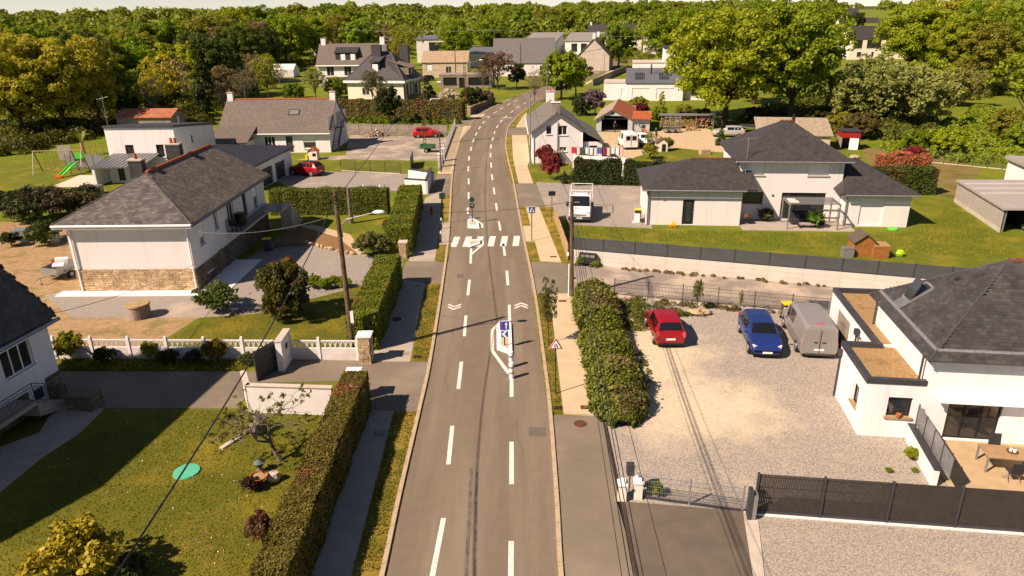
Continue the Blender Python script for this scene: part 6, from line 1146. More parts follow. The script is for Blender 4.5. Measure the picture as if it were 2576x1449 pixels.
# ------------------------------------------------------------------ walls, fences and gates
def line(a, b): d = Vector((b[0] - a[0], b[1] - a[1], 0)); return d, d.length, math.atan2(d.y, d.x)
a, b = (-25.4, 35.95), (-8.45, 35.2); d, L, az = line(a, b); t = thing('balustrade_fence', 'long white concrete balustrade fence with pointed arch openwork', 'fence', (*a, 0), az); n = 8; s = L / n
post = MB().bx(-.07, .07, -.07, .07, 0, 1.3).bx(-.055, .055, -.055, .055, 1.3, 1.38).mesh('post', WPAINT); low = MB().bx(.08, s - .08, -.03, .03, 0, .72).bx(.08, s - .08, -.04, .04, .4, .42).mesh('lower_panel', W_OLD); up = MB().bx(.08, s - .08, -.025, .025, 1.14, 1.2).bx(.08, s - .08, -.025, .025, .72, .76)
na = 7; aw_ = (s - .16) / na
for k in range(na):
    x0 = .08 + k * aw_
    for sg in (0, 1):
        pts = [(x0 + (aw_ * .5) * (f if sg == 0 else 2 - f), 0, .76 + .38 * math.sin(f * math.pi / 2)) for f in (0, .33, .66, 1.)]; up.tube(pts, .022, 5)
    up.cyl((x0 + aw_, 0, .76), (x0 + aw_, 0, 1.14), .018, None, 5)
upm = up.mesh('arch_panel', WPAINT)
for k in range(n + 1): inst(post, 'post', t, (k * s, 0, 0))
for k in range(n): inst(low, 'lower_panel', t, (k * s, 0, 0)); inst(upm, 'arch_panel', t, (k * s, 0, 0))
def pillar(label, p, w_, h, cap=WPAINT, rz=0., st=IS_S):
    t = thing('gate_pillar', label, 'pillar', (*p, 0), rz); MB().bx(-w_ / 2, w_ / 2, -w_ / 2, w_ / 2, 0, h).build('core', MORTAR, t)
    for fr_ in (((-w_ / 2, -w_ / 2, 0), (1, 0, 0), (0, -1, 0), w_), ((w_ / 2, -w_ / 2, 0), (0, 1, 0), (1, 0, 0), w_), ((-w_ / 2, w_ / 2, 0), (0, -1, 0), (-1, 0, 0), w_)): stones(t, fr_, 0, w_, 0, h, st, rng, (.2, .42), (.13, .2))
    MB().bx(-w_ / 2 - .1, w_ / 2 + .1, -w_ / 2 - .1, w_ / 2 + .1, h, h + .09).build('cap', cap, t); return t
pillar('golden stone gate pillar with white cap at the end of the balustrade', (-7.95, 34.95), .6, 1.62); pillar('stone gate pillar with white cap behind the near dark hedge', (-7.75, 30.95), .55, 1.5, rz=0.)
pillar('slim stone gate pillar at the second driveway', (-8.35, 52.75), .5, 1.25, CONC)
def rwall(name, label, a, b, h, th, m, cap=None, cat='wall', capm=None):
    d, L, az = line(a, b); t = thing(name, label, cat, (*a[:2], 0), az); MB().bx(0, L, -th / 2, th / 2, 0, h).build('wall_body', m, t)
    if cap: MB().bx(-.03, L + .03, -th / 2 - .04, th / 2 + .04, h, h + cap).build('coping', capm or CONC, t)
    return t
rwall('garden_wall', 'low white rendered wall in front of the gateway, stained near the hedge', G(632, 1036), G(842, 1043), 1.45, .2, W_PINK, .05); rwall('garden_wall', 'short white return wall beside the near lawn', G(632, 1038), G(622, 1000), 1.45, .2, W_PINK, .05)
t = rwall('gate_wall', 'white gate wall with letter slot beside the balustrade', G(709, 936), G(731, 901), 1.75, .32, WPAINT, .05); MB().box((.75, -.18, 1.2), (.3, .03, .3)).build('intercom', DARK, t)
t = thing('sliding_gate', 'grey solid sliding gate standing open beside the gate wall', 'gate', G(648, 962), 0); d, L, az = line(G(648, 962), G(700, 930)); t.rotation_euler.z = az
for k in range(6): MB().bx(.02, L, -.03, .03, .06 + k * .28, .06 + k * .28 + .265).build('board', ANTH, t)
MB().bx(0, .06, -.035, .035, 0, 1.78).bx(L, L + .06, -.035, .035, 0, 1.78).build('gate_frame', ANTH, t)
# retaining wall and dark slatted fence
pts = [(4.57, 50.95), (22.2, 45.25), (32.5, 41.9)]; wm = mat('board_marked_concrete', (.60, .55, .475), (.54, .49, .42), .8, .9, .25, 20, c3=(.45, .40, .32), s3=.6, f3=(.52, .85), v3=(1, 1, .25), bdist=.006)
t = thing('retaining_wall', 'long pale concrete retaining wall along the gravel lane', 'wall', (*pts[0], 0)); t2 = thing('slat_fence', 'long anthracite slatted fence on top of the concrete wall', 'fence', (*pts[0], 1.1)); o = Vector((*pts[0], 0))
for a, b in zip(pts, pts[1:]):
    d, L, az = line(a, b); base = Vector((*a, 0)) - o; n = round(L / 2.3); q = L / n
    pn = MB()
    for j in range(6): pn.bx(.04, q - .04, -.02, .02, .05 + j * .15, .05 + j * .15 + .125)
    pm = pn.mesh('slat_panel', mat('blue_grey_aluminium', (.055, .062, .072), (.065, .072, .082), 2, .42, spec=.5)); ps = MB().bx(-.04, .04, -.04, .04, 0, .96).mesh('post', ANTH); rl = MB().bx(.0, q, -.035, .035, -.02, .035).mesh('bottom_rail', ANTH)
    for k in range(n):
        p = base + d * (k / n); inst(pm, 'slat_panel', t2, p, az); inst(ps, 'post', t2, p, az); inst(rl, 'bottom_rail', t2, p, az)
        o_ = MB().bx(.006, q - .006, -.1, .1, 0, .34).bx(.006, q - .006, -.1, .1, .352, .72).bx(.006, q - .006, -.1, .1, .732, 1.08).bx(0, q, -.085, .085, 0, 1.06).build('wall_panel', wm, t); o_.location = p; o_.rotation_euler.z = az
m_ = thing('letter_boxes', 'black bank of three letter boxes with white flaps on the concrete wall', 'letter boxes', Vector((5.1, 50.6, 0)), R(-18)); MB().bx(0, 1.25, -.3, 0, .62, .98).build('cabinet', DARK, m_)
for k in range(3): MB().bx(.1 + k * .38, .4 + k * .38, -.315, -.3, .7, .9).build('flap', STEEL, m_)
# wire mesh fence
def wire_fence(name, label, a, b, h, plinth, n, sp=.1, m=None, plm=None, r=.007, posts=True):
    d, L, az = line(a, b); t = thing(name, label, 'fence', (*a[:2], 0), az); q = L / n; mb = MB()
    k = int(q / sp)
    for i in range(1, k): x = q * i / k; mb.bx(x - r, x + r, -r, r, plinth, plinth + h)
    for z in (.03, .25, .5, .75, .97): mb.bx(0, q, -r * 1.4, r * 1.4, plinth + h * z - r, plinth + h * z + r)
    me = mb.mesh('mesh_panel', m or ANTH); pm = MB().bx(-.03, .03, -.03, .03, 0, plinth + h + .08).mesh('post', m or ANTH)
    for i in range(n): inst(me, 'mesh_panel', t, (i * q, 0, 0)); inst(pm, 'post', t, (i * q, 0, 0))
    inst(pm, 'post', t, (L, 0, 0))
    if plinth:
        for i in range(n): MB().bx(i * q + .035, (i + 1) * q - .035, -.03, .03, 0, plinth).build('plinth_board', plm or CONC, t)
    return t
wire_fence('wire_fence', 'dark wire mesh fence with concrete plinth between yard and lane', (6.75, 43.9), (19.35, 40.05), 1.05, .22, 6, .09)
wire_fence('wire_fence', 'thin green wire fence behind the red crossover', G(858, 430)[:2], G(1008, 438)[:2], 1.2, .12, 4, .12, mat('green_coated_wire', (.04, .06, .04), rough=.5)); wire_fence('wire_fence', 'dark post and wire fence on the far side of the right garden', G(2270, 402)[:2], G(2560, 430)[:2], 1.4, .1, 8, .2)
t = thing('privacy_fence', 'grey green screen fence behind the swing set', 'fence', G(170, 424), 0); d, L, az = line(G(170, 424), G(262, 424)); t.rotation_euler.z = az
for k in range(4): MB().bx(k * L / 4 + .03, (k + 1) * L / 4 - .03, -.02, .02, .1, 1.75).build('screen_panel', mat('grey_screen', (.20, .215, .21), (.16, .175, .17), 4, .8), t); MB().bx(k * L / 4 - .03, k * L / 4 + .025, -.03, .03, 0, 1.8).build('post', ANTH, t)
t = thing('concrete_fence', 'stained prefabricated concrete panel fence behind the far red car', 'fence', G(872, 338), 0); d, L, az = line(G(872, 338), G(1126, 342)); t.rotation_euler.z = az; n = 8
pm = MB().bx(.08, L / n - .08, -.04, .04, 0, .78).bx(.08, L / n - .08, -.04, .04, .8, 1.65).mesh('panel', CONC_D); po = MB().bx(-.08, .08, -.08, .08, 0, 1.75).mesh('post', CONC_D)
for k in range(n): inst(pm, 'panel', t, (k * L / n, 0, 0)); inst(po, 'post', t, (k * L / n, 0, 0))
# pale picket fence along the far left pavement
t = thing('picket_fence', 'grey vertical slat fence with white pillars along the far left pavement', 'fence', G(1104, 432), 0); d, L, az = line(G(1104, 432), G(1146, 320)); t.rotation_euler.z = az; pk = MB().bx(-.05, .05, -.02, .02, .3, 1.5).mesh('slat', mat('grey_white_slats', (.45, .46, .44), rough=.7)); MB().bx(0, L, -.1, .1, 0, .3).build('low_wall', CONC_D, t)
for k in range(int(L / .33)): inst(pk, 'slat', t, (.3 + k * .33, 0, 0))
for x in (2.6, 6.2): MB().bx(x - .25, x + .25, -.26, .26, 0, 1.6).bx(x - .32, x + .32, -.33, .33, 1.6, 1.7).build('pillar', WPAINT, t)
rwall('gate_wall', 'white wall with grey coping at the gravel drive entrance', G(1021, 484), G(1073, 488), 1.45, .25, W_WHITE, .08, capm=ANTH); rwall('gate_wall', 'grey side of the entrance wall facing the road', G(1074, 489), G(1086, 455), 1.45, .25, W_OLD, .08, capm=ANTH); rwall('gate_wall', 'grey rendered wall on the far side of the drive entrance', G(1030, 452), G(1092, 462), 1.2, .25, W_OLD, .08, capm=ANTH)
MB_ = rwall('garden_gate', 'dark open gate leaf of the far gravel yard', G(1034, 428), G(1040, 410), 1.5, .06, mat('dark_green_metal', (.02, .035, .03), rough=.5), cat='gate')
t = thing('stone_wall', 'curved rubble stone wall beside the bend', 'wall', G(1182, 288)); prv = None
for i, p in enumerate(((1182, 290), (1196, 281), (1212, 274), (1228, 266), (1243, 259))):
    q = G(*p) - t.location
    if prv is not None: d, L, az = line(prv, q); e = MB().bx(0, L + .1, -.25, .25, 0, 1.5 - .1 * i); o = e.build('wall_section', STONE_G, t); o.location = (prv.x, prv.y, 0); o.rotation_euler.z = az
    prv = q
pillar('pale gatepost at the start of the rubble stone wall', tuple(G(1180, 290)[:2]), .6, 1.5, CONC)
rwall('garden_wall', 'dark garden wall along the far road', G(1490, 216), G(1580, 176), 1.6, .3, CONC_D)
# dark slatted fence and gate in the right foreground
d, L, az = line((8.95, 21.95), (20.5, 20.35)); t = thing('slat_fence', 'dark vertical slat fence on a white footing, right foreground', 'fence', (8.95, 21.95, 0), az); n = 5; q = L / n; pn = MB()
for k in range(int(q / .062)): x = .06 + k * .062; pn.bx(x, x + .05, -.012, .012, .22, 1.8)
for z in (.3, .75, 1.2, 1.65): pn.bx(.03, q - .03, .013, .03, z, z + .04)
pm = pn.mesh('slat_panel', mat('brown_black_slats', (.040, .034, .030), (.05, .043, .037), 3, .6)); po = MB().bx(-.04, .04, -.07, .04, .1, 1.86).mesh('post', ANTH); fo = MB().bx(0, q, -.1, .1, 0, .1).mesh('footing', WPAINT); br_ = MB().bx(.04, q - .04, -.05, .05, .1, .2).mesh('bottom_rail', ANTH)
for k in range(n):
    for me, nm in ((pm, 'slat_panel'), (po, 'post'), (fo, 'footing'), (br_, 'bottom_rail')): inst(me, nm, t, (k * q, 0, 0))
t = thing('gate_motor', 'grey gate motor pillar where the dark fence meets the wire gate', 'gate motor', (8.75, 21.75, 0), az); MB().bx(-.14, .0, -.2, .2, 0, 1.25).build('cover', ANTH, t); MB().bx(.01, .16, -.18, .14, 0, 1.12).build('column', GREYM, t); MB().bx(.17, .45, -.05, .2, .95, 1.15).build('motor_box', DARK, t)
d, L, az = line(G(1604, 1252), G(1866, 1288)); t = wire_fence('wire_gate', 'low wire mesh sliding gate across the dark drive', G(1604, 1252)[:2], G(1866, 1288)[:2], .95, .12, 2, .075, GREYM, ANTH, .005)
for x, y, l in ((1564, 1258, 'white stone pillar left of the letter box post'), (1604, 1252, 'white stone pillar at the hinge end of the wire gate')): t = thing('gate_pillar', l, 'pillar', G(x, y), R(-6)); MB().bx(-.16, .16, -.16, .16, 0, .75).build('column', W_CREAM, t); MB().bx(-.2, .2, -.2, .2, .75, .83).bx(-.12, .12, -.12, .12, .83, .95).build('cap', WPAINT, t)
t = thing('letter_box', 'dark grey letter box on a post behind the white pillars', 'letter box', G(1582, 1240)); MB().bx(-.02, .02, -.02, .02, 0, .95).build('post', ANTH, t); MB().bx(-.13, .15, -.15, .15, .9, 1.35).build('box', ANTH, t)
mb = MB(); a, b = G(1518, 1052), G(1602, 1452); d, L, az = line(a, b); t = thing('drain_channel', 'rusty drain channel grating along the right driveway', 'drain', (a.x, a.y, .046), az); gm = MB().bx(.01, .48, -.075, .075, 0, .012).mesh('grating', mat('dark_rusty_grating', (.07, .042, .03), (.04, .028, .022), 12, .85))
for k in range(int(L / .5) + 2): inst(gm, 'grating', t, (k * .5, 0, 0))
def rust_cover(label, px, w_, d_, z=.077, m=RUST, rz=0.): o = MB().bx(-w_ / 2, w_ / 2, -d_ / 2, d_ / 2, 0, .008).bx(-w_ / 2 + .06, w_ / 2 - .06, -d_ / 2 + .06, d_ / 2 - .06, .008, .012).build('manhole_cover', m); g = G(*px); o.location = (g.x, g.y, z); o.rotation_euler.z = rz; tag(o, label, 'manhole cover')
for l, p, w_, d_ in (('rusty square cover at the near end of the right pavement', (1475, 1028), .55, .35), ('rusty square cover near the young street tree', (1415, 760), .5, .3), ('rusty cover at the far corner of the right pavement', (1392, 648), .5, .3), ('rusty cover beside the crossing sign', (1366, 529), .5, .25)): rust_cover(l, p, w_, d_)
for l, p, w_, d_ in (('dark square cover on the near left pavement', (956, 1093), .55, .45), ('dark small cover where the near left pavement starts', (935, 1044), .4, .3), ('dark square cover on the second left pavement', (1018, 892), .5, .35), ('dark square cover at the far end of the second left pavement', (1052, 722), .45, .3)): rust_cover(l, p, w_, d_, m=CONC_D)
for l, p, z in (('dark road drain grate on the left verge', (1050, 900), .067), ('dark drain grate on the right verge', (1404, 1029), .067)): rust_cover(l, p, .45, .3, z, DARK)
for l, p in (('round manhole on the right driveway', (1460, 1068)), ('round manhole at the gravel lane entrance', (1437, 700)), ('round manhole on the second left pavement', (998, 806))):
    o = MB().lathe([(0, .01), (.3, .01), (.31, 0)], 18).build('manhole_cover', RUST); g = G(*p); o.location = (g.x, g.y, .08 if 'pavement' in l else .05); tag(o, l, 'manhole cover')

# ------------------------------------------------------------------ street furniture
def lamp_arm(t, z, dx, dz, arm=None, dy=0.):
    A = [Vector((.1, -.1, z - .7)), Vector((.12, -.12, z)), Vector((.35, -.12 + dy * .2, z + .25)), Vector((dx, dy, z + dz))]; a_ = MB().tube(A, .03).build('lamp_arm', STEEL, t); e = A[-1]; hd = MB(); dr = Vector((dx, dy, dz * .4)).normalized()
    hd.ball(e + dr * .32, .34, 10, sq=(1.0, .5, .32)); hd.build('lamp_head', WPVC, a_, smooth=True)
t = thing('lamp_pole', 'tall wooden pole with curved lamp arm beside the balustrade gate', 'lamp pole', (-8.85, 35.75, 0)); MB().cyl((0, 0, 0), (-.1, 0, 9.35), .15, .1, 10).build('pole', WOODP, t); lamp_arm(t, 7.6, 1.75, .55); MB().box((.16, -.1, 2.4), (.16, .1, .7)).build('meter_box', WPVC, t); MB().cyl((.13, -.13, 2.7), (.05, -.13, 7.9), .025).build('conduit', DARK, t)
MB().tube([(-.1 + .18 * math.cos(k / 2), -.12, 8.9 + .2 * math.sin(k / 2)) for k in range(14)], .02).build('cable_coil', DARK, t)
t = thing('utility_pole', 'weathered wooden pole with white conduit at the gravel lane entrance', 'utility pole', (3.95, 44.1, 0)); MB().cyl((0, 0, 0), (-.1, 0, 6.85), .15, .11, 10).build('pole', WOODP, t); MB().cyl((-.2, -.05, 0), (-.2, -.05, 2.3), .045).build('conduit', WPVC, t); MB().box((-.3, -.05, 3.0), (.14, .12, .2)).build('junction_box', WPVC, t); MB().bx(-.5, .4, -.03, .03, 6.4, 6.46).build('cross_bar', STEEL, t)
t = thing('loudspeaker_post', 'thin post with black box beside the wooden fence corner', 'post', G(1388, 560)); MB().cyl((0, 0, 0), (0, 0, 2.9), .03).build('pole', ANTH, t); MB().bx(-.3, .3, -.15, .15, 2.5, 2.85).build('box', DARK, t)
def pole(label, px, top, r=.12, m=WOODP, name='utility_pole', arm=0., lamp=None, lattice=False, lean=0.):
    g = G(*px); h = hgt(g, top); t = thing(name, label, name.replace('_', ' '), (g.x, g.y, 0))
    if lattice:
        mb = MB()
        for s in (-1, 1): mb.box((s * .2 * .8, 0, h / 2), (.07, .12, h))
        for k in range(int(h / .5)): mb.bx(-.16, .16, -.05, .05, .3 + k * .5, .42 + k * .5)
        mb.build('lattice_mast', RUST, t)
    else: MB().cyl((0, 0, 0), (lean, 0, h), r, r * .7, 8).build('pole', m, t)
    if arm: MB().bx(-arm, arm, -.04, .04, h - .35, h - .27).build('cross_arm', m, t)
    if lamp: lamp_arm(t, lamp[0], lamp[1], lamp[2])
    return t, Vector((g.x + lean, g.y, h))
_, PA = pole('brown steel ladder pole with lamp arm in the far gravel yard', (1069, 366), 174, lattice=True, lamp=(8.0, 2.2, .7)); _, PB = pole('brown steel ladder pole with lamp arm at the stone wall', (1173, 300), 158, lattice=True, lamp=(9.2, 2.6, .8)); pole('wooden telephone pole beside the far grey fence', (1110, 434), 330, .09, arm=.3); _, PC = pole('slim galvanised mast beside the white gable house', (1334, 420), 232, .1, STEEL, 'lamp_post'); pole('second galvanised mast at the left end of the gable house', (1376, 262), 158, .1, STEEL, 'lamp_post'); _, PD = pole('tall wooden pole with cross arm above the meadow', (752, 150), 62, .2, arm=1.6); _, PE = pole('tall wooden pole behind the grey roofed house', (1246, 182), 75, .2, arm=1.4); pole('short wooden pole with cross arm left of the barn', (808, 152), 98, .16, arm=.8); pole('wooden pole left of the cottage', (1147, 200), 125, .16); pole('pale lamp post beside the far road', (1519, 193), 138, .12, STEEL, 'lamp_post'); pole('wooden pole above the grey roof by the bend', (1310, 200), 112, .17); pole('pollarded bare trunk in front of the crossing hedge', (884, 562), 472, .22, BARKG, 'tree_stump'); pole('thin metal mast behind the long house', (818, 262), 190, .05, STEEL, 'antenna_mast')
for x, y, h_, l in ((1065, 455, 1.3, 'dark gate post at the far gravel yard'),): o = MB().bx(-.08, .08, -.08, .08, 0, h_).build('gate_post', ANTH); o.location = G(x, y); tag(o, l, 'post')
# road signs
SB = mat('sign_blue', (.015, .09, .42), rough=.4); SR = mat('sign_red', (.50, .015, .02), rough=.4); SGN = mat('sign_back_green', (.012, .05, .03), rough=.5); SW = mat('sign_white', (.82, .82, .80), rough=.4)
def plate(t, name, poly, z, y, m, parent=None): o = MB(); n = len(poly); o.v = [(p[0], y - .008, z + p[1]) for p in poly] + [(p[0], y + .008, z + p[1]) for p in poly]; o.f = [list(range(n)), list(range(n, 2 * n))[::-1]] + [[k, n + k, n + (k + 1) % n, (k + 1) % n] for k in range(n)]; o.m = [0] * len(o.f); return o.build(name, m, parent or t)
sq = lambda s: [(-s, -s), (s, -s), (s, s), (-s, s)]
g = G(1270, 876); t = thing('road_sign', 'square blue priority sign with white and red arrows above a blue chevron sign', 'road sign', (g.x, g.y, .16), R(3)); MB().cyl((0, .04, 0), (0, .04, hgt(g, 808) - .16), .035, None, 8).build('post', DARK, t); z1, z2 = hgt(g, 818) - .16 - .02, hgt(g, 840) - .16
k_ = lambda P, f=.7: [(x * f, y * f) for x, y in P]; p1_ = plate(t, 'white_border', sq(.275), z1 + .02, -.03, SW); plate(t, 'blue_face', sq(.25), z1 + .02, -.05, SB, p1_); plate(t, 'white_arrow', k_([(.1, -.26), (.19, -.26), (.19, .08), (.27, .08), (.145, .28), (.02, .08), (.1, .08)]), z1 + .02, -.07, SW, p1_); plate(t, 'red_arrow', k_([(-.2, .24), (-.12, .24), (-.12, -.12), (-.07, -.12), (-.16, -.26), (-.25, -.12), (-.2, -.12)]), z1 + .02, -.07, SR, p1_)
p2_ = plate(t, 'white_border', sq(.21), z1 - .5, -.03, SW); plate(t, 'blue_face', sq(.19), z1 - .5, -.05, SB, p2_); plate(t, 'white_chevron', k_([(.22, .26), (.02, .26), (-.24, 0), (.02, -.26), (.22, -.26), (-.02, 0)]), z1 - .5, -.07, SW, p2_)
g = G(1397, 994); h = hgt(g, 868); t = thing('road_sign', 'red bordered triangular road narrows sign on a green post', 'road sign', g, 0); MB().cyl((0, .04, 0), (0, .04, h + .2), .032, None, 8).build('post', SGN, t); tri = lambda s: [(-s, -s * .58), (s, -s * .58), (0, s * 1.15)]
e = plate(t, 'white_rim', tri(.345), h, -.02, SW); plate(t, 'red_border', tri(.325), h, -.04, SR, e); plate(t, 'white_face', tri(.235), h, -.06, SW, e); plate(t, 'left_line', k_([(-.1, -.15), (-.06, -.15), (-.06, .12), (-.1, .12)]), h, -.08, DARK, e); plate(t, 'right_line', k_([(.06, -.15), (.11, -.15), (.11, -.03), (.06, .04), (.06, .12), (.01, .12), (.01, .02), (.06, -.05)]), h, -.08, DARK, e)
g = G(1338, 608); h = hgt(g, 528); t = thing('road_sign', 'blue square pedestrian crossing sign on a dark post', 'road sign', g, R(4)); MB().cyl((0, .04, 0), (0, .04, h + .2), .035, None, 8).build('post', DARK, t); e = plate(t, 'white_border', sq(.28), h, -.02, SW); plate(t, 'blue_face', sq(.255), h, -.04, SB, e); plate(t, 'white_triangle', [(-.21, -.18), (.21, -.18), (0, .21)], h, -.06, SW, e); plate(t, 'walking_figure', [(-.07, -.16), (-.03, -.16), (0, -.07), (.05, -.16), (.09, -.16), (.03, -.02), (.05, .04), (.02, .1), (-.03, .1), (-.04, 0), (-.03, -.05)], h, -.08, DARK, e); mb = MB()
for k in range(4): mb.bx(-.16 + k * .09, -.11 + k * .09, -.082, -.078, h - .235, h - .21)
mb.build('crossing_bars', DARK, e)
disc = [(.235 * math.cos(k * .314), .235 * math.sin(k * .314)) for k in range(20)]
g = G(1189, 562); t = thing('road_sign', 'dark green backs of a round and a square sign on the crossing island', 'road sign', (g.x, g.y, .15)); MB().cyl((0, 0, 0), (0, 0, 2.3), .035, None, 8).build('post', SGN, t); plate(t, 'round_plate', disc, 2.05, -.05, SGN); plate(t, 'square_plate', sq(.21), 1.5, -.05, SGN); plate(t, 'label', [(-.08, -.02), (.08, -.02), (.08, .02), (-.08, .02)], 1.55, -.068, SW)
g = G(1116, 564); t = thing('road_sign', 'dark green back of a square sign on the left pavement', 'road sign', g); MB().cyl((0, 0, 0), (0, 0, 2.9), .035, None, 8).build('post', SGN, t); plate(t, 'square_plate', sq(.27), 2.6, -.05, SGN)
g = G(1128, 322); t = thing('road_sign', 'dark green back of a triangular sign in the far meadow', 'road sign', g); MB().cyl((0, 0, 0), (0, 0, 2.4), .05, None, 8).build('post', SGN, t); plate(t, 'triangle_plate', tri(.6), 2.3, -.06, SGN)
g = G(1381, 262); t = thing('road_sign', 'small far triangular warning sign with red border near the bend', 'road sign', g); MB().cyl((0, 0, 0), (0, 0, 2.2), .05, None, 8).build('post', GREYM, t); e = plate(t, 'red_border', tri(.7), 2.2, -.06, SR); plate(t, 'white_face', tri(.45), 2.2, -.09, SW, e)
def bollard(label, px, h=.95, r=.13, cols=(WPVC, GREYM), z=0.): g = G(*px); t = thing('bollard', label, 'bollard', (g.x, g.y, z)); MB().lathe([(0, h), (r * .8, h), (r, h - .08), (r, .0)], 14).build('body', cols[0], t, smooth=False); [MB().lathe([(r + .004, zz), (r + .004, zz + .1)], 14).build('band', cols[1], t) for zz in (h * .35, h * .68)]; return t
bollard('white reflective bollard, nearer of the two before the long island', (1287, 953)); bollard('white reflective bollard, farther of the two before the long island', (1286, 925)); bollard('white reflective bollard on the crossing island', (1179, 553), 1.0, z=.12)
for l, p in (('black bollard with white top, nearer one on the left pavement', (1110, 613)), ('black bollard with white top, farther one on the left pavement', (1111, 578))): g = G(*p); t = thing('bollard', l, 'bollard', g); MB().cyl((0, 0, 0), (0, 0, .85), .05).build('body', DARK, t); MB().cyl((0, 0, .85), (0, 0, 1.08), .055).build('white_top', WPVC, t)
g = G(1086, 542); t = thing('fire_hydrant', 'red fire hydrant against the left hedge', 'fire hydrant', g); REDP = mat('hydrant_red', (.42, .015, .02), rough=.4); MB().lathe([(.16, 0), (.16, .06), (.1, .08), (.1, .62), (.14, .66), (.13, .8), (.05, .88), (0, .88)], 12).build('barrel', REDP, t); MB().cyl((-.2, 0, .5), (.2, 0, .5), .05).build('outlet', REDP, t)
# ------------------------------------------------------------------ overhead cables
def cable(label, a, b, sag, r=.016, n=14, m=None): a, b = Vector(a), Vector(b); pts = [a + (b - a) * (k / n) - Vector((0, 0, sag * 4 * (k / n) * (1 - k / n))) for k in range(n + 1)]; o = MB().tube(pts, r, 5).build('overhead_cable', m or DARK); tag(o, label, 'cable')
tl = Vector((-8.95, 35.6, 8.9)); cable('thick twisted black cable from the lamp pole down to the bottom left corner', tl, atY(255, 1500, 10.6), .55, .024); cable('black cable from the lamp pole up to the brown ladder pole', tl, PA - Vector((0, 0, .3)), .8, .022)
tr_ = Vector((3.85, 44.0, 6.5)); ends = [(1572, .35), (1592, .3), (1603, .34), (1615, .3), (1628, .34), (1690, .25)]
for k, (x, s_) in enumerate(ends): cable(('first', 'second', 'third', 'fourth', 'fifth', 'last')[k] + ' from the left of the cables running from the right pole to the bottom edge', tr_ + Vector((-.3 + k * .12, 0, -.06 * k)), atY(x, 1500, 12.3), s_, .010 if k in (0, 5) else .014)
cable('thin wire from the stone-based house to the lamp pole, upper one', (-21.4, 46.2, 4.3), tl - Vector((0, 0, .8)), .5, .010, m=GREYM); cable('thin wire from the house over the lane to the right pole', tl - Vector((0, 0, .4)), tr_, .45, .012); cable('thin wire from the right pole to the gable house mast', tr_, PC, 1.0, .014); cable('wire from the gable house mast to the far ladder pole', PC, PB, 1.0, .016); cable('wire between the two brown ladder poles', PA, PB, .6, .016); cable('wire from the stone-based house corner to the near left house', (-21.5, 46.2, 2.0), (-22.2, 31.9, 4.4), .3, .014)
cable('high power line across the left wood', PD + Vector((-40, 12, 0)), PD, 1.0, .04, m=STEEL); cable('high power line between the two tall wooden poles', PD, PE, 1.5, .04, m=STEEL); cable('high power line over the white barns', PE, PE + Vector((90, -6, -2)), 1.5, .04, m=STEEL)
# ------------------------------------------------------------------ vehicles
def paint(name, c, rough=.25, metal=0.): return mat(name, c, rough=rough, spec=.6, metal=metal)
TAIL = mat('tail_lamp', (.60, .05, .05), rough=.15, spec=.8); HEADL = mat('head_lamp', (.55, .56, .58), rough=.1, spec=.8); PLATE = mat('number_plate', (.75, .75, .72), rough=.5); GREYP = mat('grey_bumper_plastic', (.05, .05, .052), rough=.6)
HATCH = [(-.5, .34, .70, .74, .86, .80, 0), (-.49, .26, .90, .95, .93, .84, 0), (-.465, .22, .95, 1.02, .97, .82, 0), (-.385, .2, .98, 1.40, .99, .70, 1), (-.36, .2, .98, 1.43, 1., .72, 0), (-.17, .2, .97, 1.47, 1., .74, 2), (-.155, .2, .97, 1.475, 1., .74, 0), (.06, .2, .95, 1.45, 1., .73, 2), (.085, .2, .95, 1.42, 1., .72, 0), (.235, .2, .95, 1.03, .99, .80, 1), (.26, .2, .94, .99, .98, .82, 0), (.40, .22, .83, .88, .95, .80, 0), (.465, .25, .70, .74, .90, .74, 0), (.5, .32, .54, .58, .80, .68, 0)]
VAN = [(-.5, .34, 1.0, 1.72, .95, .86, 0), (-.495, .26, 1.05, 1.86, .98, .85, 0), (-.46, .22, 1.08, 1.91, 1., .84, 0), (-.3, .2, 1.08, 1.93, 1., .84, 0), (-.08, .2, 1.08, 1.93, 1., .84, 0), (.1, .2, 1.06, 1.91, 1., .83, 2), (.12, .2, 1.06, 1.90, 1., .83, 0), (.22, .2, 1.05, 1.82, 1., .81, 2), (.24, .2, 1.05, 1.78, 1., .80, 0), (.36, .2, 1.05, 1.2, .98, .82, 1), (.38, .2, 1.03, 1.10, .97, .84, 0), (.47, .24, .86, .92, .92, .78, 0), (.5, .3, .6, .66, .82, .7, 0)]
def ring(st, W, H, zs):
    x, zl, zb, zt, wb, wt, fl = st; w = W / 2 * wb; t = W / 2 * wt; zl, zb, zt = zl * zs, zb * zs, zt * zs
    return [(x, -w * .88, zl), (x, -w, zl + .22), (x, -w * 1.0, zb - .12), (x, -w * .965, zb), (x, -t, zt - .05 * (zt - zb) * 2), (x, -t * .8, zt), (x, 0, zt + .015), (x, t * .8, zt), (x, t, zt - .05 * (zt - zb) * 2), (x, w * .965, zb), (x, w * 1.0, zb - .12), (x, w, zl + .22), (x, w * .88, zl)]
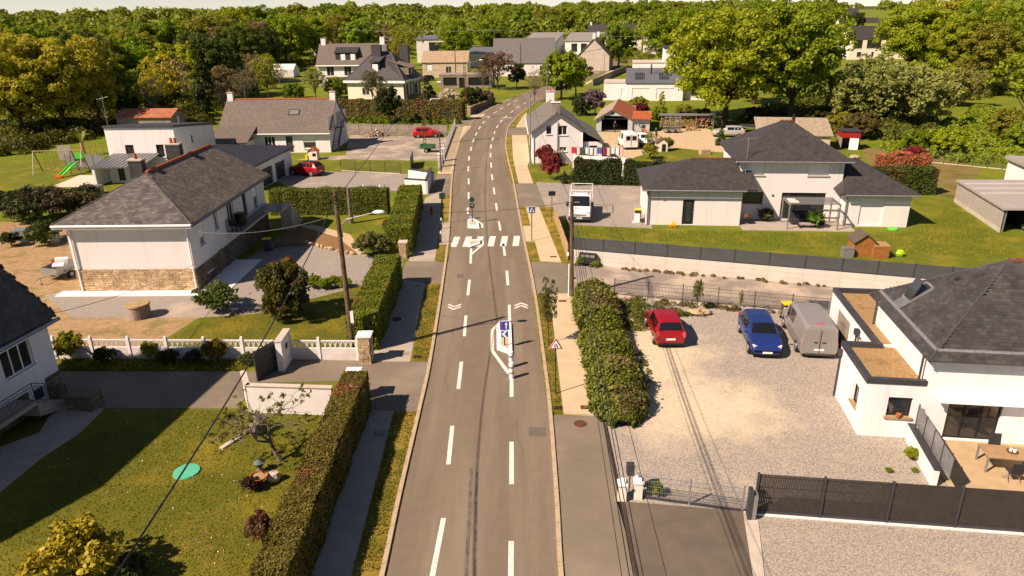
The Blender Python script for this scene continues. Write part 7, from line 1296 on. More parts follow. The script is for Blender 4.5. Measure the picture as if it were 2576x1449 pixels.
def car(name, label, loc, head, L, W, H, pm, prof=None, group=None, glass=True, cat='car', lower=None, rear_glass=True, wr=.315, side_rear=True):
    """flag on a station: 1 = the segment before it is a sloped screen, 2 = the segment before it is a side window"""
    prof = prof or HATCH; zs = H / max(s[3] for s in prof); t = thing(name, label, cat, (*loc[:2], .02), R(head), group); body = MB(); S = [ring((s[0] * L, *s[1:]), W, H, zs) for s in prof]; n = 13; scr = MB(); rscr = MB(); sidew = []
    for i in range(len(S) - 1):
        fl = prof[i + 1][6]; A, B = S[i], S[i + 1]; isr = prof[i + 1][0] < 0
        for j in range(n - 1):
            q = [A[j], B[j], B[j + 1], A[j + 1]]; body.face(q[::-1])
        if fl == 1:
            tgt = rscr if isr else scr
            if isr and not rear_glass: continue
            cc = sum((Vector(v) for v in A[4:9] + B[4:9]), Vector()) / 10; nn = (Vector(B[8]) - Vector(A[4])).cross(Vector(A[8]) - Vector(B[4])).normalized(); nn = nn if nn.z > 0 else -nn
            for j in (4, 5, 6, 7): tgt.face([cc + (Vector(p) - cc) * .93 + nn * .02 for p in (A[j], B[j], B[j + 1], A[j + 1])])
        if fl == 2 and glass:
            for j in (3, 8):
                a0, b0, b1, a1 = [Vector(v) for v in (A[j], B[j], B[j + 1], A[j + 1])]; nn = Vector((0, -1 if j == 3 else 1, .2)); c = (a0 + b0 + b1 + a1) / 4; g = MB(); g.face([c + Vector(((p - c).x * .97, (p - c).y * .86, (p - c).z * .84)) + nn * .012 for p in (a0, b0, b1, a1)]); sidew.append(g)
    body.face(S[0]); body.face(S[-1][::-1]); o = body.build('body', pm, t)
    for p in o.data.polygons: p.use_smooth = True
    o.data.set_sharp_from_angle(angle=R(32)) if hasattr(o.data, 'set_sharp_from_angle') else None
    if scr.v: scr.build('windscreen', CARGLASS, t)
    if rscr.v: rscr.build('rear_window', CARGLASS, t)
    for g in sidew: g.build('side_window', CARGLASS, t)
    MB().bx(-L * .47, L * .47, -W * .44, W * .44, .17, .3).build('underbody', DARK, t)
    for x in (-.31 * L, .315 * L):
        for s in (-1, 1):
            w = MB().cyl((x, s * (W / 2 - .2), wr), (x, s * (W / 2 + .006), wr), wr, wr, 18).build('wheel', RUBBER, t); MB().cyl((x, s * (W / 2 - .02), wr), (x, s * (W / 2 + .018), wr), wr * .66, wr * .6, 14).build('rim', STEEL, w); MB().cyl((x, s * (W / 2 - .1), wr + .02), (x, s * (W / 2 - .012), wr + .02), wr + .05, wr + .05, 18).build('wheel_arch', DARK, t)
    zt = prof[1][2] * zs
    for s in (-1, 1):
        for x in (-.165 * L, .07 * L, .25 * L): MB().bx(x - .006, x + .006, s * W / 2 * .985 - .008, s * W / 2 * .985 + .012, .34, prof[6][2] * zs - .08).build('door_seam', DARK, t)
        MB().bx(-.1 * L, -.06 * L, s * W / 2 - .004, s * W / 2 + .02, prof[6][2] * zs - .2, prof[6][2] * zs - .165).build('door_handle', pm, t)
    for s in (-1, 1):
        MB().box((-L * .484, s * W * .425, zt - .08), (.14, .17, .3), s * .25).build('tail_lamp', TAIL, t); MB().box((L * .447, s * W * .345, prof[-3][2] * zs - .12), (.2, .3, .12), s * -.45, ry=.25).build('headlight', HEADL, t)
        m = MB().ball((L * .17, s * (W / 2 + .07), prof[8][2] * zs + .06), .1, 8, sq=(.7, 1, .7)).build('wing_mirror', pm, t)
    MB().bx(-L / 2 - .012, -L / 2 + .02, -.26, .26, .52 * zs, .63 * zs).build('number_plate', PLATE, t); MB().bx(L / 2 - .02, L / 2 + .012, -.26, .26, .36 * zs, .47 * zs).build('number_plate', PLATE, t); MB().bx(L / 2 - .05, L / 2 + .006, -W * .3, W * .3, .26, .34).bx(L * .485, L * .497, -W * .22, W * .22, .5 * zs, .58 * zs).build('grille', DARK, t)
    MB().bx(-L / 2 - .006, -L / 2 + .05, -W * .36, W * .36, .24, .36).build('rear_bumper', lower or DARK, t); return t
car('car', 'dark red hatchback parked with its back to the camera in the gravel yard', (8.82, 38.0), 89, 3.95, 1.72, 1.5, paint('red_car_paint', (.26, .006, .012)))
car('car', 'blue hatchback parked facing the camera in the gravel yard', (13.95, 36.7), -97, 4.33, 1.77, 1.44, paint('blue_car_paint', (.010, .028, .13), .22))
v = car('van', 'grey panel van parked beside the blue hatchback', (16.75, 37.0), 82, 5.1, 1.93, 1.93, paint('grey_van_paint', (.26, .25, .235), .35, .2), VAN, cat='van', lower=GREYP, wr=.33)
MB().bx(-2.575, -2.54, -.012, .012, .4, 1.72).build('door_seam', DARK, v); MB().bx(-2.58, -2.555, -.3, -.12, .98, 1.03).bx(-2.58, -2.555, .12, .3, .98, 1.03).build('door_handle', DARK, v)
for k in range(4): MB().bx(-1.9, -.2, -.6 + k * .38, -.52 + k * .38, 1.93, 1.945).build('roof_rib', MATS['grey_van_paint'], v)
MB().bx(-2.2, -2.1, -.2, .2, 1.91, 1.95).build('brake_lamp', TAIL, v)
SUV = [(s[0], s[1] + .05, s[2] + .06, s[3] + .08, s[4], s[5] + .02, s[6]) for s in HATCH]
c = car('car', 'red crossover with black roof parked by the white garage', (-24.15, 84.2), 158, 4.12, 1.8, 1.6, paint('bright_red_paint', (.34, .010, .016)), SUV, wr=.34); MB().slab([(-1.45, -.6, 1.615), (.2, -.6, 1.60), (.2, .6, 1.60), (-1.45, .6, 1.615)], .03).build('black_roof', DARK, c)
car('car', 'bright red hatchback parked in front of the concrete panel fence', (-12.7, 110.4), 6, 4.2, 1.78, 1.52, paint('scarlet_paint', (.42, .012, .014)))
car('car', 'silver estate car half hidden by the cream house roof', (32.4, 107.2), 172, 4.6, 1.8, 1.55, paint('silver_paint', (.5, .49, .48), .3, .3), SUV)
car('car', 'black car parked by the sandy cottage', tuple(G(1073, 203)[:2]), 200, 4.2, 1.8, 1.5, paint('black_car_paint', (.012, .012, .014)))
car('car', 'pale silver car behind the long brownish hedge', tuple(G(1090, 266)[:2]), 175, 4.3, 1.75, 1.48, MATS['silver_paint']); car('car', 'dark car parked under the grey carport', tuple(G(2560, 566)[:2]), -80, 4.4, 1.8, 1.5, MATS['black_car_paint'])
OLDVAN = [(-.5, .34, 1.2, 2.1, .97, .9, 0), (-.49, .26, 1.25, 2.2, 1., .9, 0), (-.3, .2, 1.25, 2.24, 1., .9, 0), (-.02, .2, 1.2, 2.22, 1., .88, 2), (.1, .2, 1.2, 2.2, 1., .88, 0), (.22, .2, 1.2, 2.1, 1., .86, 2), (.24, .2, 1.2, 2.05, 1., .85, 0), (.34, .2, 1.18, 1.3, .98, .85, 1), (.36, .2, 1.15, 1.2, .97, .86, 0), (.47, .24, .95, 1., .92, .8, 0), (.5, .3, .6, .66, .85, .72, 0)]
WV = paint('white_van_paint', (.74, .73, .71), .35); v = car('van', 'old white high roofed van with its two rear doors facing the camera', (16.25, 99.6), 93, 4.7, 1.95, 2.2, WV, OLDVAN, cat='van', lower=GREYP)
for y in (-.42, .42): MB().bx(-2.39, -2.34, y - .27, y + .27, 1.3, 1.85).build('rear_door_window', CARGLASS, v)
MB().bx(-2.39, -2.345, -.012, .012, .5, 2.05).build('door_seam', GREYP, v)
v = car('van', 'small white van with a ramp on its roof beside the old white van', (18.75, 101.0), -86, 4.2, 1.72, 1.55, WV, SUV, cat='van', lower=GREYP); MB().bx(1.9, 2.13, -.8, .8, .3, .62).build('front_bumper', GREYP, v); MB().box((-1.6, .5, 1.75), (1.6, .5, .06), 0, 0, 0, .2).build('loading_ramp', WOODO, v)
# white flatbed truck with cage
t = thing('truck', 'white flatbed tipper truck facing the camera in front of the cream house', 'truck', (6.45, 64.4, .02), R(-98)); cab = MB(); cs = [(.55, .45, 2.25), (1.35, .45, 2.28), (1.55, .45, 2.2), (2.2, .45, 1.35), (2.62, .48, 1.12), (2.75, .5, .85)]
for (x0, l0, h0), (x1, l1, h1) in zip(cs, cs[1:]):
    for s in (-1, 1): cab.face([(x0, s * 1.0, l0), (x1, s * 1.0 * (.97 if x1 > 2.5 else 1), l1), (x1, s * .93, h1), (x0, s * .93, h0)][::-s])
    cab.face([(x0, -.93, h0), (x1, -.93, h1), (x1, .93, h1), (x0, .93, h0)])
cab.face([(2.75, -.97, .5), (2.75, .97, .5), (2.75, .93, .85), (2.75, -.93, .85)]); cab.face([(.55, 1, .45), (.55, -1, .45), (.55, -.93, 2.25), (.55, .93, 2.25)]); cab.build('cab', WV, t)
MB().slab([(1.6, -.82, 2.17), (2.17, -.88, 1.41), (2.17, .88, 1.41), (1.6, .82, 2.17)], .01).build('windscreen', CARGLASS, t); o = t.children[-1]; o.location = (.03, 0, .03)
for s in (-1, 1):
    MB().bx(.8, 1.7, s * 1.0 - .01 if s > 0 else -1.005, s * 1.0 + .005 if s > 0 else -.985, 1.35, 2.0).build('side_window', CARGLASS, t); MB().bx(1.7, 1.8, s * 1.12 - .1, s * 1.12 + .1, 1.3, 1.7).build('wing_mirror', DARK, t); MB().box((2.66, s * .72, .93), (.16, .36, .2), 0, 0, 0, .35).build('headlight', HEADL, t); MB().box((1.3, s * .75, 2.34), (.12, .14, .14)).build('roof_beacon', WOODO, t)
    for x in (1.9, -1.6): w = MB().cyl((x, s * .72, .38), (x, s * .98, .38), .38, None, 18).build('wheel', RUBBER, t); MB().cyl((x, s * .9, .38), (x, s * 1.0, .38), .22, None, 12).build('rim', STEEL, w)
MB().bx(2.72, 2.8, -.98, .98, .32, .6).build('front_bumper', GREYP, t); MB().box((2.7, 0, .74), (.1, 1.2, .16)).build('grille', DARK, t); MB().bx(2.8, 2.815, -.26, .26, .42, .53).build('number_plate', PLATE, t); MB().bx(-2.6, .5, -1.02, 1.02, .75, 1.2).build('tipper_bed', WV, t)
cg = MB()
for k in range(9): y = -1.0 + k * .25; cg.cyl((.48, y, 1.2), (.48, y, 2.45), .018, None, 5)
cg.cyl((.48, -1, 2.45), (.48, 1, 2.45), .03).cyl((.48, -1, 1.9), (.48, 1, 1.9), .02).cyl((-2.5, -1, 2.4), (.48, -1, 2.45), .03).cyl((-2.5, 1, 2.4), (.48, 1, 2.45), .03).cyl((-2.5, -1, 1.2), (-2.5, -1, 2.4), .03).cyl((-2.5, 1, 1.2), (-2.5, 1, 2.4), .03).cyl((-2.5, -1, 2.4), (-2.5, 1, 2.4), .03).build('bed_cage', WV, t)
fc = bpy.data.curves.new('badge', 'FONT'); fc.body = 'IVECO'; fc.size = .26; fc.extrude = .004; fc.align_x = 'CENTER'; fc.materials.append(GREYM); fo = bpy.data.objects.new('badge_text', fc); COL.objects.link(fo); fm_ = bpy.data.meshes.new_from_object(fo.evaluated_get(bpy.context.evaluated_depsgraph_get())); bpy.data.objects.remove(fo); fo = bpy.data.objects.new('badge', fm_); COL.objects.link(fo); fo.parent = t; fo.matrix_basis = Matrix.Translation((2.45, 0, 1.235)) @ Matrix.Rotation(R(90), 4, 'Z') @ Matrix.Rotation(R(28), 4, 'X')
# trailers
def trailer(label, loc, rz, L, W, m, h0=.45, h1=.95, tow=1.1):
    t = thing('trailer', label, 'trailer', loc, rz); MB().bx(-L / 2, L / 2, -W / 2, W / 2, h0, h0 + .04).build('floor', m, t)
    for x0, x1, y0, y1 in ((-L / 2, L / 2, -W / 2, -W / 2 + .04), (-L / 2, L / 2, W / 2 - .04, W / 2), (-L / 2, -L / 2 + .04, -W / 2 + .04, W / 2 - .04), (L / 2 - .04, L / 2, -W / 2 + .04, W / 2 - .04)): MB().bx(x0, x1, y0, y1, h0 + .04, h1).build('side_board', m, t)
    for s in (-1, 1): w = MB().cyl((0, s * (W / 2 + .05), .3), (0, s * (W / 2 + .22), .3), .3, None, 16).build('wheel', RUBBER, t); MB().cyl((0, s * (W / 2 + .1), .3), (0, s * (W / 2 + .23), .3), .16, None, 10).build('rim', STEEL, w); MB().bx(-.4, .4, s * (W / 2 + .13) - .12, s * (W / 2 + .13) + .12, .62, .66).build('mudguard', m, t)
    MB().cyl((-L / 2, 0, h0), (-L / 2 - tow, 0, h0), .04).cyl((-L / 2 - tow * .7, 0, h0), (-L / 2 - tow * .7, 0, .1), .03).ball((-L / 2 - tow * .7, 0, .1), .1, 8, sq=(1, .4, 1)).build('drawbar', STEEL, t); return t
p = G(148, 702); t = trailer('silver box trailer heaped with household junk beside the stone-based house', (p.x, p.y + .5, 0), R(75), 2.1, 1.4, STEEL, .5, 1.0)
for k, (x, y, z, d_, m, l) in enumerate(((.3, .1, 1.05, (.8, .55, .6), WPVC, 'white appliance in the junk trailer'), (-.4, 0, 1.0, (.7, .6, .15), WPVC, 'white sheet lying on the junk trailer'), (.2, -.45, 1.1, (.5, .3, .35), SGN, 'dark green sack in the junk trailer'), (-.1, -.5, 1.1, (.3, .25, .3), REDP, 'red bundle in the junk trailer'))): o = MB().ball((0, 0, 0), 1, 10, sq=tuple(q / 2 * 1.2 for q in d_), jit=.06, rng=rng).build('junk_bundle', m) if k > 1 else MB().box((0, 0, 0), d_, .4, 0, .15 * k, .1).build('discarded_appliance', m); o.location = (p.x + y * .9 - x * .25, p.y + .5 + x * .9, z); tag(o, l, 'junk')
p = G(1075, 384); trailer('green box trailer in the far gravel yard', (p.x, p.y + .6, 0), R(170), 1.9, 1.2, mat('green_paint', (.03, .10, .04), rough=.5), .5, 1.0); trailer('grey box trailer between van and white garage wall', (18.55, 39.5, 0), R(80), 1.9, 1.2, GREYM, .5, 1.0)

# ------------------------------------------------------------------ people
SKIN = mat('skin', (.45, .26, .18), rough=.6); HAIRM = mat('dark_hair', (.03, .02, .015), rough=.8)
def person(label, loc, rz, arms, top, legs_m, lean=.0):
    J = {'pel': (0, 0, .95), 'chest': (0, lean, 1.32), 'neck': (0, lean + .02, 1.5), 'head': (0, lean - .01, 1.63), 'crown': (0, lean, 1.73), 'sl': (-.19, lean, 1.42), 'sr': (.19, lean, 1.42), 'el': arms[0], 'er': arms[1], 'wl': arms[2], 'wr': arms[3], 'hl': (-.1, 0, .9), 'hr': (.1, 0, .9), 'kl': (-.12, -.06, .5), 'kr': (.12, .05, .5), 'al': (-.12, -.02, .09), 'ar': (.12, .1, .09), 'tl': (-.13, -.18, .04), 'tr': (.14, -.06, .04)}
    Rd = dict(pel=.15, chest=.17, neck=.06, head=.1, crown=.07, sl=.07, sr=.07, el=.048, er=.048, wl=.035, wr=.035, hl=.1, hr=.1, kl=.065, kr=.065, al=.045, ar=.045, tl=.04, tr=.04); ks = list(J); E = [('pel', 'chest'), ('chest', 'neck'), ('neck', 'head'), ('head', 'crown'), ('chest', 'sl'), ('chest', 'sr'), ('sl', 'el'), ('sr', 'er'), ('el', 'wl'), ('er', 'wr'), ('pel', 'hl'), ('pel', 'hr'), ('hl', 'kl'), ('hr', 'kr'), ('kl', 'al'), ('kr', 'ar'), ('al', 'tl'), ('ar', 'tr')]
    me = bpy.data.meshes.new('person'); me.from_pydata([J[k] for k in ks], [(ks.index(a), ks.index(b)) for a, b in E], []); o = bpy.data.objects.new('person', me); COL.objects.link(o); sk = o.modifiers.new('skin', 'SKIN'); o.modifiers.new('sub', 'SUBSURF').levels = 1; o.modifiers['sub'].render_levels = 1
    for i, k in enumerate(ks): me.skin_vertices[0].data[i].radius = (Rd[k], Rd[k] * (.75 if k in ('chest', 'pel') else 1))
    me.skin_vertices[0].data[0].use_root = True; dg = bpy.context.evaluated_depsgraph_get(); m2 = bpy.data.meshes.new_from_object(o.evaluated_get(dg)); o.modifiers.clear(); o.data = m2; m2.materials.clear()
    for m in (SKIN, top, legs_m, DARK): m2.materials.append(m)
    for p in m2.polygons: z = p.center.z; arm = abs(p.center.x) > .25 and z < 1.25; p.material_index = 0 if z > 1.5 or (arm and z < 1.12) else 3 if z < .1 else 2 if z < .95 and not arm else 1; p.use_smooth = True
    o.location = loc; o.rotation_euler.z = rz; tag(o, label, 'person'); MB().ball((0, lean + .015, 1.72), .11, 10, sq=(1, 1.05, .75)).build('hair', HAIRM, o, smooth=True); return o
pb = G(1651, 352); person('person in dark clothes leaning over a bicycle near the log store', (pb.x, pb.y + .25, 0), R(200), [(-.3, -.2, 1.2), (.3, -.2, 1.2), (-.28, -.45, 1.02), (.28, -.45, 1.02)], mat('dark_jacket', (.02, .02, .03), rough=.9), mat('olive_trousers', (.12, .12, .05), rough=.9), -.12)
ph = G(1547, 333); person('person in black standing in the dark hangar entrance', (ph.x, ph.y + .2, 0), R(20), [(-.27, 0, 1.15), (.27, 0, 1.15), (-.28, -.05, .9), (.28, -.05, .9)], MATS['dark_jacket'], MATS['dark_jacket'])
t = thing('bicycle', 'bicycle held by the person near the log store', 'bicycle', (pb.x - .2, pb.y - .15, 0), R(8))
for x in (-.52, .52): MB().tube([(x + .33 * math.cos(k * .449), 0, .34 + .33 * math.sin(k * .449)) for k in range(15)], .022).build('wheel', RUBBER, t)
MB().cyl((-.52, 0, .34), (-.1, 0, .32), .02).cyl((-.1, 0, .32), (-.25, 0, .85), .02).cyl((-.25, 0, .85), (-.52, 0, .34), .02).cyl((-.1, 0, .32), (.4, 0, .8), .02).cyl((-.22, 0, .78), (.38, 0, .85), .02).cyl((.52, 0, .34), (.36, 0, .95), .02).build('frame', DARK, t); MB().bx(-.36, -.14, -.06, .06, .86, .92).build('saddle', DARK, t); MB().cyl((.34, -.26, .98), (.34, .26, .98), .018).build('handlebar', STEEL, t)

# ------------------------------------------------------------------ garden and yard objects
def ob(mb, name, m, px, label, cat, rz=0., z=0., group=None, smooth=False): g = G(*px) if len(px) == 2 else Vector(px); o = mb.build(name, m, None, (g.x, g.y, z), rz, smooth); return tag(o, label, cat, group)
t = thing('well', 'round concrete well cover drum on the dry garden earth', 'well', G(353, 797)); MB().lathe([(.66, 0), (.66, .78), (.62, .8), (0, .8)], 24).build('drum', CONC_D, t); MB().lathe([(0, .96), (.7, .95), (.72, .93), (.72, .82), (0, .8)], 24).build('lid', mat('ochre_concrete', (.36, .26, .13), (.3, .21, .1), 3, .9), t); MB().bx(-.25, .2, -.25, .1, .955, .97).build('hatch', CONC_D, t)
ob(MB().lathe([(0, .07), (.52, .06), (.54, .0)], 26), 'tank_cover', mat('turquoise_plastic', (.05, .36, .22), (.06, .42, .27), 5, .6), (470, 1188), 'round turquoise tank cover in the near lawn', 'cover', z=.01)
t = thing('garden_bowl', 'terracotta planter bowl on a foot in the near lawn', 'planter', G(655, 1222)); MB().lathe([(.12, 0), (.1, .2), (.32, .42), (.36, .5), (.33, .5), (.3, .44), (0, .42)], 18).build('bowl', TERRA, t); MB().lathe([(0, .43), (.3, .44)], 14).build('soil', DIRT, t)
t = thing('stone_lantern', 'small grey green garden lantern ornament', 'ornament', G(655, 1186)); MB().lathe([(.16, 0), (.18, .06), (.08, .1), (.07, .25), (.16, .3)], 12).build('base', mat('verdigris', (.12, .17, .14), (.08, .11, .09), 6, .8), t); MB().lathe([(.11, .3), (.11, .46)], 8).build('light_chamber', DARK, t); MB().lathe([(.24, .46), (.1, .58), (.03, .62), (0, .66)], 12).build('roof', MATS['verdigris'], t)
ob(MB().ball((0, 0, .22), .3, 9, sq=(1, .8, .9), jit=.12, rng=rng), 'garden_stone', CONC, (690, 1210), 'pale rough stone beside the planter bowl', 'stone'); ob(MB().cyl((0, 0, 0), (.3, .3, .75), .36, .33, 12), 'tree_stump', BARKG, (640, 1092), 'mossy leaning log beside the gnarled tree', 'log'); ob(MB().box((0, 0, .05), (.22, 2.3, .09)), 'kerb_slab', CONC, (608, 1098), 'long pale concrete slab lying on the near lawn', 'slab', R(-28))
mb = MB(); r_ = random.Random(8)
for k in range(260): a_, q_ = r_.uniform(0, 6.28), r_.random() ** .6; x_, y_ = q_ * 1.9 * math.cos(a_), q_ * 2.0 * math.sin(a_); [mb.ball((x_ + r_.uniform(-.1, .1), y_ + r_.uniform(-.1, .1), .0), r_.uniform(.02, .075), 5, sq=(r_.uniform(.8, 2), r_.uniform(.8, 2), .4), jit=.4, rng=r_) for _ in range(2)]
o = ob(mb, 'moss_rakings', mat('raked_moss', (.24, .155, .062), (.15, .10, .035), 9, .95), (510, 1360), 'scattered clumps of raked brown moss on the near lawn', 'moss clumps'); o['kind'] = 'stuff'
# swing set with slide
t = thing('swing_set', 'wooden swing set with bright green slide on the back lawn', 'swing set', G(84, 441), R(4)); Wd = STEEL
for x in (0, 5.6):
    for y in (0, 2.2): MB().cyl((x, y, 0), (x, 1.1, 2.7), .06).build('leg', WOODP if y else CONC, t)
MB().cyl((0, 1.1, 2.7), (5.6, 1.1, 2.7), .06).build('top_beam', WOODL, t); MB().cyl((4.4, 0, 0), (4.4, .9, 2.6), .06).cyl((4.4, 2.2, 0), (4.4, 1.2, 2.6), .06).bx(4.4, 5.6, .5, 1.7, 1.25, 1.32).build('platform', WOODP, t)
LIME = mat('lime_plastic', (.06, .52, .06), rough=.4); ORG = mat('orange_plastic', (.75, .13, .01), rough=.4); sl_ = [(5.0, .5, 1.35), (4.7, -.4, 1.0), (4.4, -1.2, .5), (4.2, -1.8, .25)]; a_ = MB()
for p, q in zip(sl_, sl_[1:]): a_.slab([(p[0] - .25, p[1], p[2]), (q[0] - .25, q[1], q[2]), (q[0] + .25, q[1], q[2]), (p[0] + .25, p[1], p[2])], .06); a_.cyl((p[0] - .27, p[1], p[2] + .08), (q[0] - .27, q[1], q[2] + .08), .07).cyl((p[0] + .27, p[1], p[2] + .08), (q[0] + .27, q[1], q[2] + .08), .07)
a_.build('slide', LIME, t); MB().box((4.1, -2.1, .16), (.65, .65, .14), .2, 0, .2).cyl((3.8, -1.8, .25), (3.8, -2.4, .15), .07).cyl((4.4, -1.8, .25), (4.4, -2.4, .15), .07).build('slide_foot', ORG, t); MB().bx(4.4, 5.6, 1.72, 1.76, 1.3, 2.3).build('climbing_net', LIME, t)
for x in (1.3, 2.4): s_ = MB().bx(x - .22, x + .22, 1.0, 1.25, .55, .6).build('swing_seat', mat('pink_plastic', (.6, .2, .18), rough=.5), t); MB().cyl((x - .2, 1.12, .6), (x - .2, 1.1, 2.65), .012, None, 4).cyl((x + .2, 1.12, .6), (x + .2, 1.1, 2.65), .012, None, 4).build('rope', DARK, s_)
sheet('sand_pit', [(127, 471), (200, 441), (262, 441), (232, 471)], mat('pale_sand', (.58, .50, .39), (.5, .42, .32), 4, .95, coord='pos'), .016)
ob(MB().bx(-.8, .8, -.4, .4, 0, .85).bx(-.82, .82, -.42, .42, .85, .92), 'storage_box', GREYM, (240, 487), 'grey storage box beside the white porch', 'storage box', R(-5)); ob(MB().lathe([(.4, 0), (.42, 1.0), (.36, 1.05), (0, 1.05)], 16), 'water_tank', STEEL, (140, 608), 'pale round water butt beside the stone-based house', 'water butt')
t = thing('garden_screen', 'weathered arched wooden fence panel at the left edge', 'fence panel', G(-2, 596), R(-4))
for k in range(9): MB().bx(0, 1.8 - .02 * abs(k - 4), -.02, .02, .1 + k * .14, .1 + k * .14 + .12).build('slat', WOODL, t)
ob(MB().bx(-.6, .6, -.45, .45, 0, 1.0).bx(-.62, .62, -.47, .47, 1.0, 1.04), 'tank_cage', STEEL, (58, 606), 'white water container in a metal cage at the left edge', 'water tank', R(-5)); ob(MB().bx(-.9, .9, -.05, .05, 0, 1.9), 'wood_panel', mat('grey_planks', (.33, .31, .28), (.25, .23, .2), 5, .9), (168, 402), 'pale upright board panel behind the swing set', 'board')
for k, (x, y) in enumerate(((205, 412), (228, 402), (244, 398), (262, 402))): ob(MB().cyl((0, 0, 0), (.05, 0, 1.9), .07, .06, 7), 'fence_post', WOODL, (x, y), ('first', 'second', 'third', 'last')[k] + ' bare wooden post around the banana plant', 'post')
t = thing('banana_plant', 'banana plant with torn upright leaves behind the back lawn', 'plant', G(212, 392)); MB().cyl((0, 0, 0), (0, 0, 1.9), .3, .2, 8).build('stem', WOODL, t); mb = MB()
for k in range(9): a_ = k * 1.3; dx, dy = math.cos(a_), math.sin(a_); h_ = 2.2 + .5 * math.sin(k * 2.); px_, py_ = -dy * .24, dx * .24; mb.face([(0, 0, 1.8), (dx * .8 + px_, dy * .8 + py_, 1.8 + h_ * .55), (dx * 1.5, dy * 1.5, 1.7 + h_ * .6), (dx * .8 - px_, dy * .8 - py_, 1.8 + h_ * .5)])
o = mb.build('leaves', LEAF, t); o.color = (.16, .21, .03, 1)
t = simple('small shed with rusty corrugated roof behind the white cube house', (300, 336), 9, 5, 2.6, 3.6, -3, CONC_D, mat('rusty_sheet', (.28, .075, .03), (.36, .16, .09), 1.2, .8), 'x', name='shed')
# greenhouse, playhouse, log store, hut
t = thing('greenhouse', 'white plastic covered greenhouse in the far meadow', 'greenhouse', G(682, 196), R(-6)); POLY = mat('polythene', (.68, .67, .64), (.58, .57, .55), 2, .5); MB().prism([(0, 0), (7.2, 0), (7.2, 5), (0, 5)], .3, 2.2).build('walls', POLY, t); gable_x(7.2, 5, 2.2, 3.8, None, .05, .05, .06)[0].build('roof', POLY, t); MB().face([(0, 5, 2.2), (0, 0, 2.2), (0, 2.5, 3.8)]).build('end_wall', POLY, t); MB().face([(7.2, 0, 2.2), (7.2, 5, 2.2), (7.2, 2.5, 3.8)]).build('end_wall', POLY, t); MB().prism([(-.05, -.05), (7.25, -.05), (7.25, 5.05), (-.05, 5.05)], 0, .3).build('plinth', CONC_D, t)
def wendy(label, px, rz, W, D, H, zr, wm, rm_, door=None):
    t = thing('playhouse', label, 'playhouse', G(*px), rz); n = int(H / .14)
    for k in range(n): MB().bx(0, W, -.02, .02, .02 + k * .14, .02 + k * .14 + .13).build('plank', wm, t)
    MB().bx(.0, W, .021, D, 0, H).build('wall', wm, t); mb = MB(); mb.face([(0, -.02, H), (W, -.02, H), (W / 2, -.02, zr)]); mb.build('gable', wm, t); gable_y(W, D, H, zr, None, .15, .15, .06)[0].build('roof', rm_, t)
    if door: MB().bx(W * .5, W * .85, -.035, -.021, .05, H * .85).build('doorway', DARK, t)
    return t
wendy('brown timber playhouse behind the dark slatted fence', (2146, 646), R(-8), 1.5, 1.6, 1.15, 1.75, WOODO, mat('brown_felt', (.11, .085, .065), (.08, .06, .045), 5, .9)); t = thing('timber_annex', 'low timber box with slatted lid beside the playhouse', 'timber box', G(2194, 650), R(-8))
for k in range(7): MB().bx(0, 1.15, -.02, .02, .02 + k * .13, .02 + k * .13 + .12).build('plank', WOODO, t)
MB().bx(0, 1.15, .021, 1.2, 0, .9).build('body', WOODO, t)
for k in range(9): MB().bx(.0, 1.2, k * .14, k * .14 + .08, .95, .98).build('lid_slat', WOODL, t)
ob(MB().bx(-.4, .4, -.3, .3, 0, .7).bx(-.42, .42, -.32, .32, .7, .76), 'storage_box', GREYM, (2130, 646), 'grey plastic storage box left of the playhouse', 'storage box', R(-8)); ob(MB().ball((0, 0, .25), .35, 9, sq=(1, .8, .85), jit=.12, rng=rng), 'garden_sack', mat('lime_sack', (.30, .55, .02), rough=.6), (2263, 645), 'lime green sack on the lawn behind the dark fence', 'sack'); ob(MB().lathe([(0, .14), (.38, .14), (.42, .1), (.42, 0)], 16), 'hose_disc', LIME, (2246, 577), 'flat lime green hose reel at the house corner', 'hose reel')
wendy('pale little playhouse with pitched roof on the far lawn', (1650, 382), R(-5), 1.5, 1.3, 1.2, 1.75, W_CREAM, WOODP, True)
t = thing('log_store', 'long log store packed with split firewood under a sheet roof', 'log store', G(1662, 324), R(-6)); MB().bx(-.2, 8.4, -.3, 1.5, 2.1, 2.22).build('roof', GREYM, t); lg = MB(); r_ = random.Random(4)
for k in range(300): x, z = r_.uniform(.1, 8.1), r_.uniform(.15, 1.95); rr = r_.uniform(.07, .12); lg.cyl((x, .0 + r_.uniform(0, .1), z), (x, 1.2, z), rr, rr, 6)
o = lg.build('firewood', islmat('split_wood', (.20, .11, .05), (.32, .19, .09), (.45, .30, .16), .9, .2), t); o['kind'] = 'stuff'; [MB().bx(x, x + .1, -.05, .05, 0, 2.1).build('post', STEEL, t) for x in (0, 2.7, 5.4, 8.1)]
mb = MB()
for k in range(22): mb.box((r_.uniform(-1.1, 1.1), r_.uniform(-.4, .4), .12 + .15 * (k % 3)), (.5, .22, .18), r_.uniform(0, 3), 0, r_.uniform(-.3, .3))
ob(mb, 'log_heap', WOODL, (1740, 328), 'loose heap of pale split logs at the end of the log store', 'log heap')['kind'] = 'stuff'
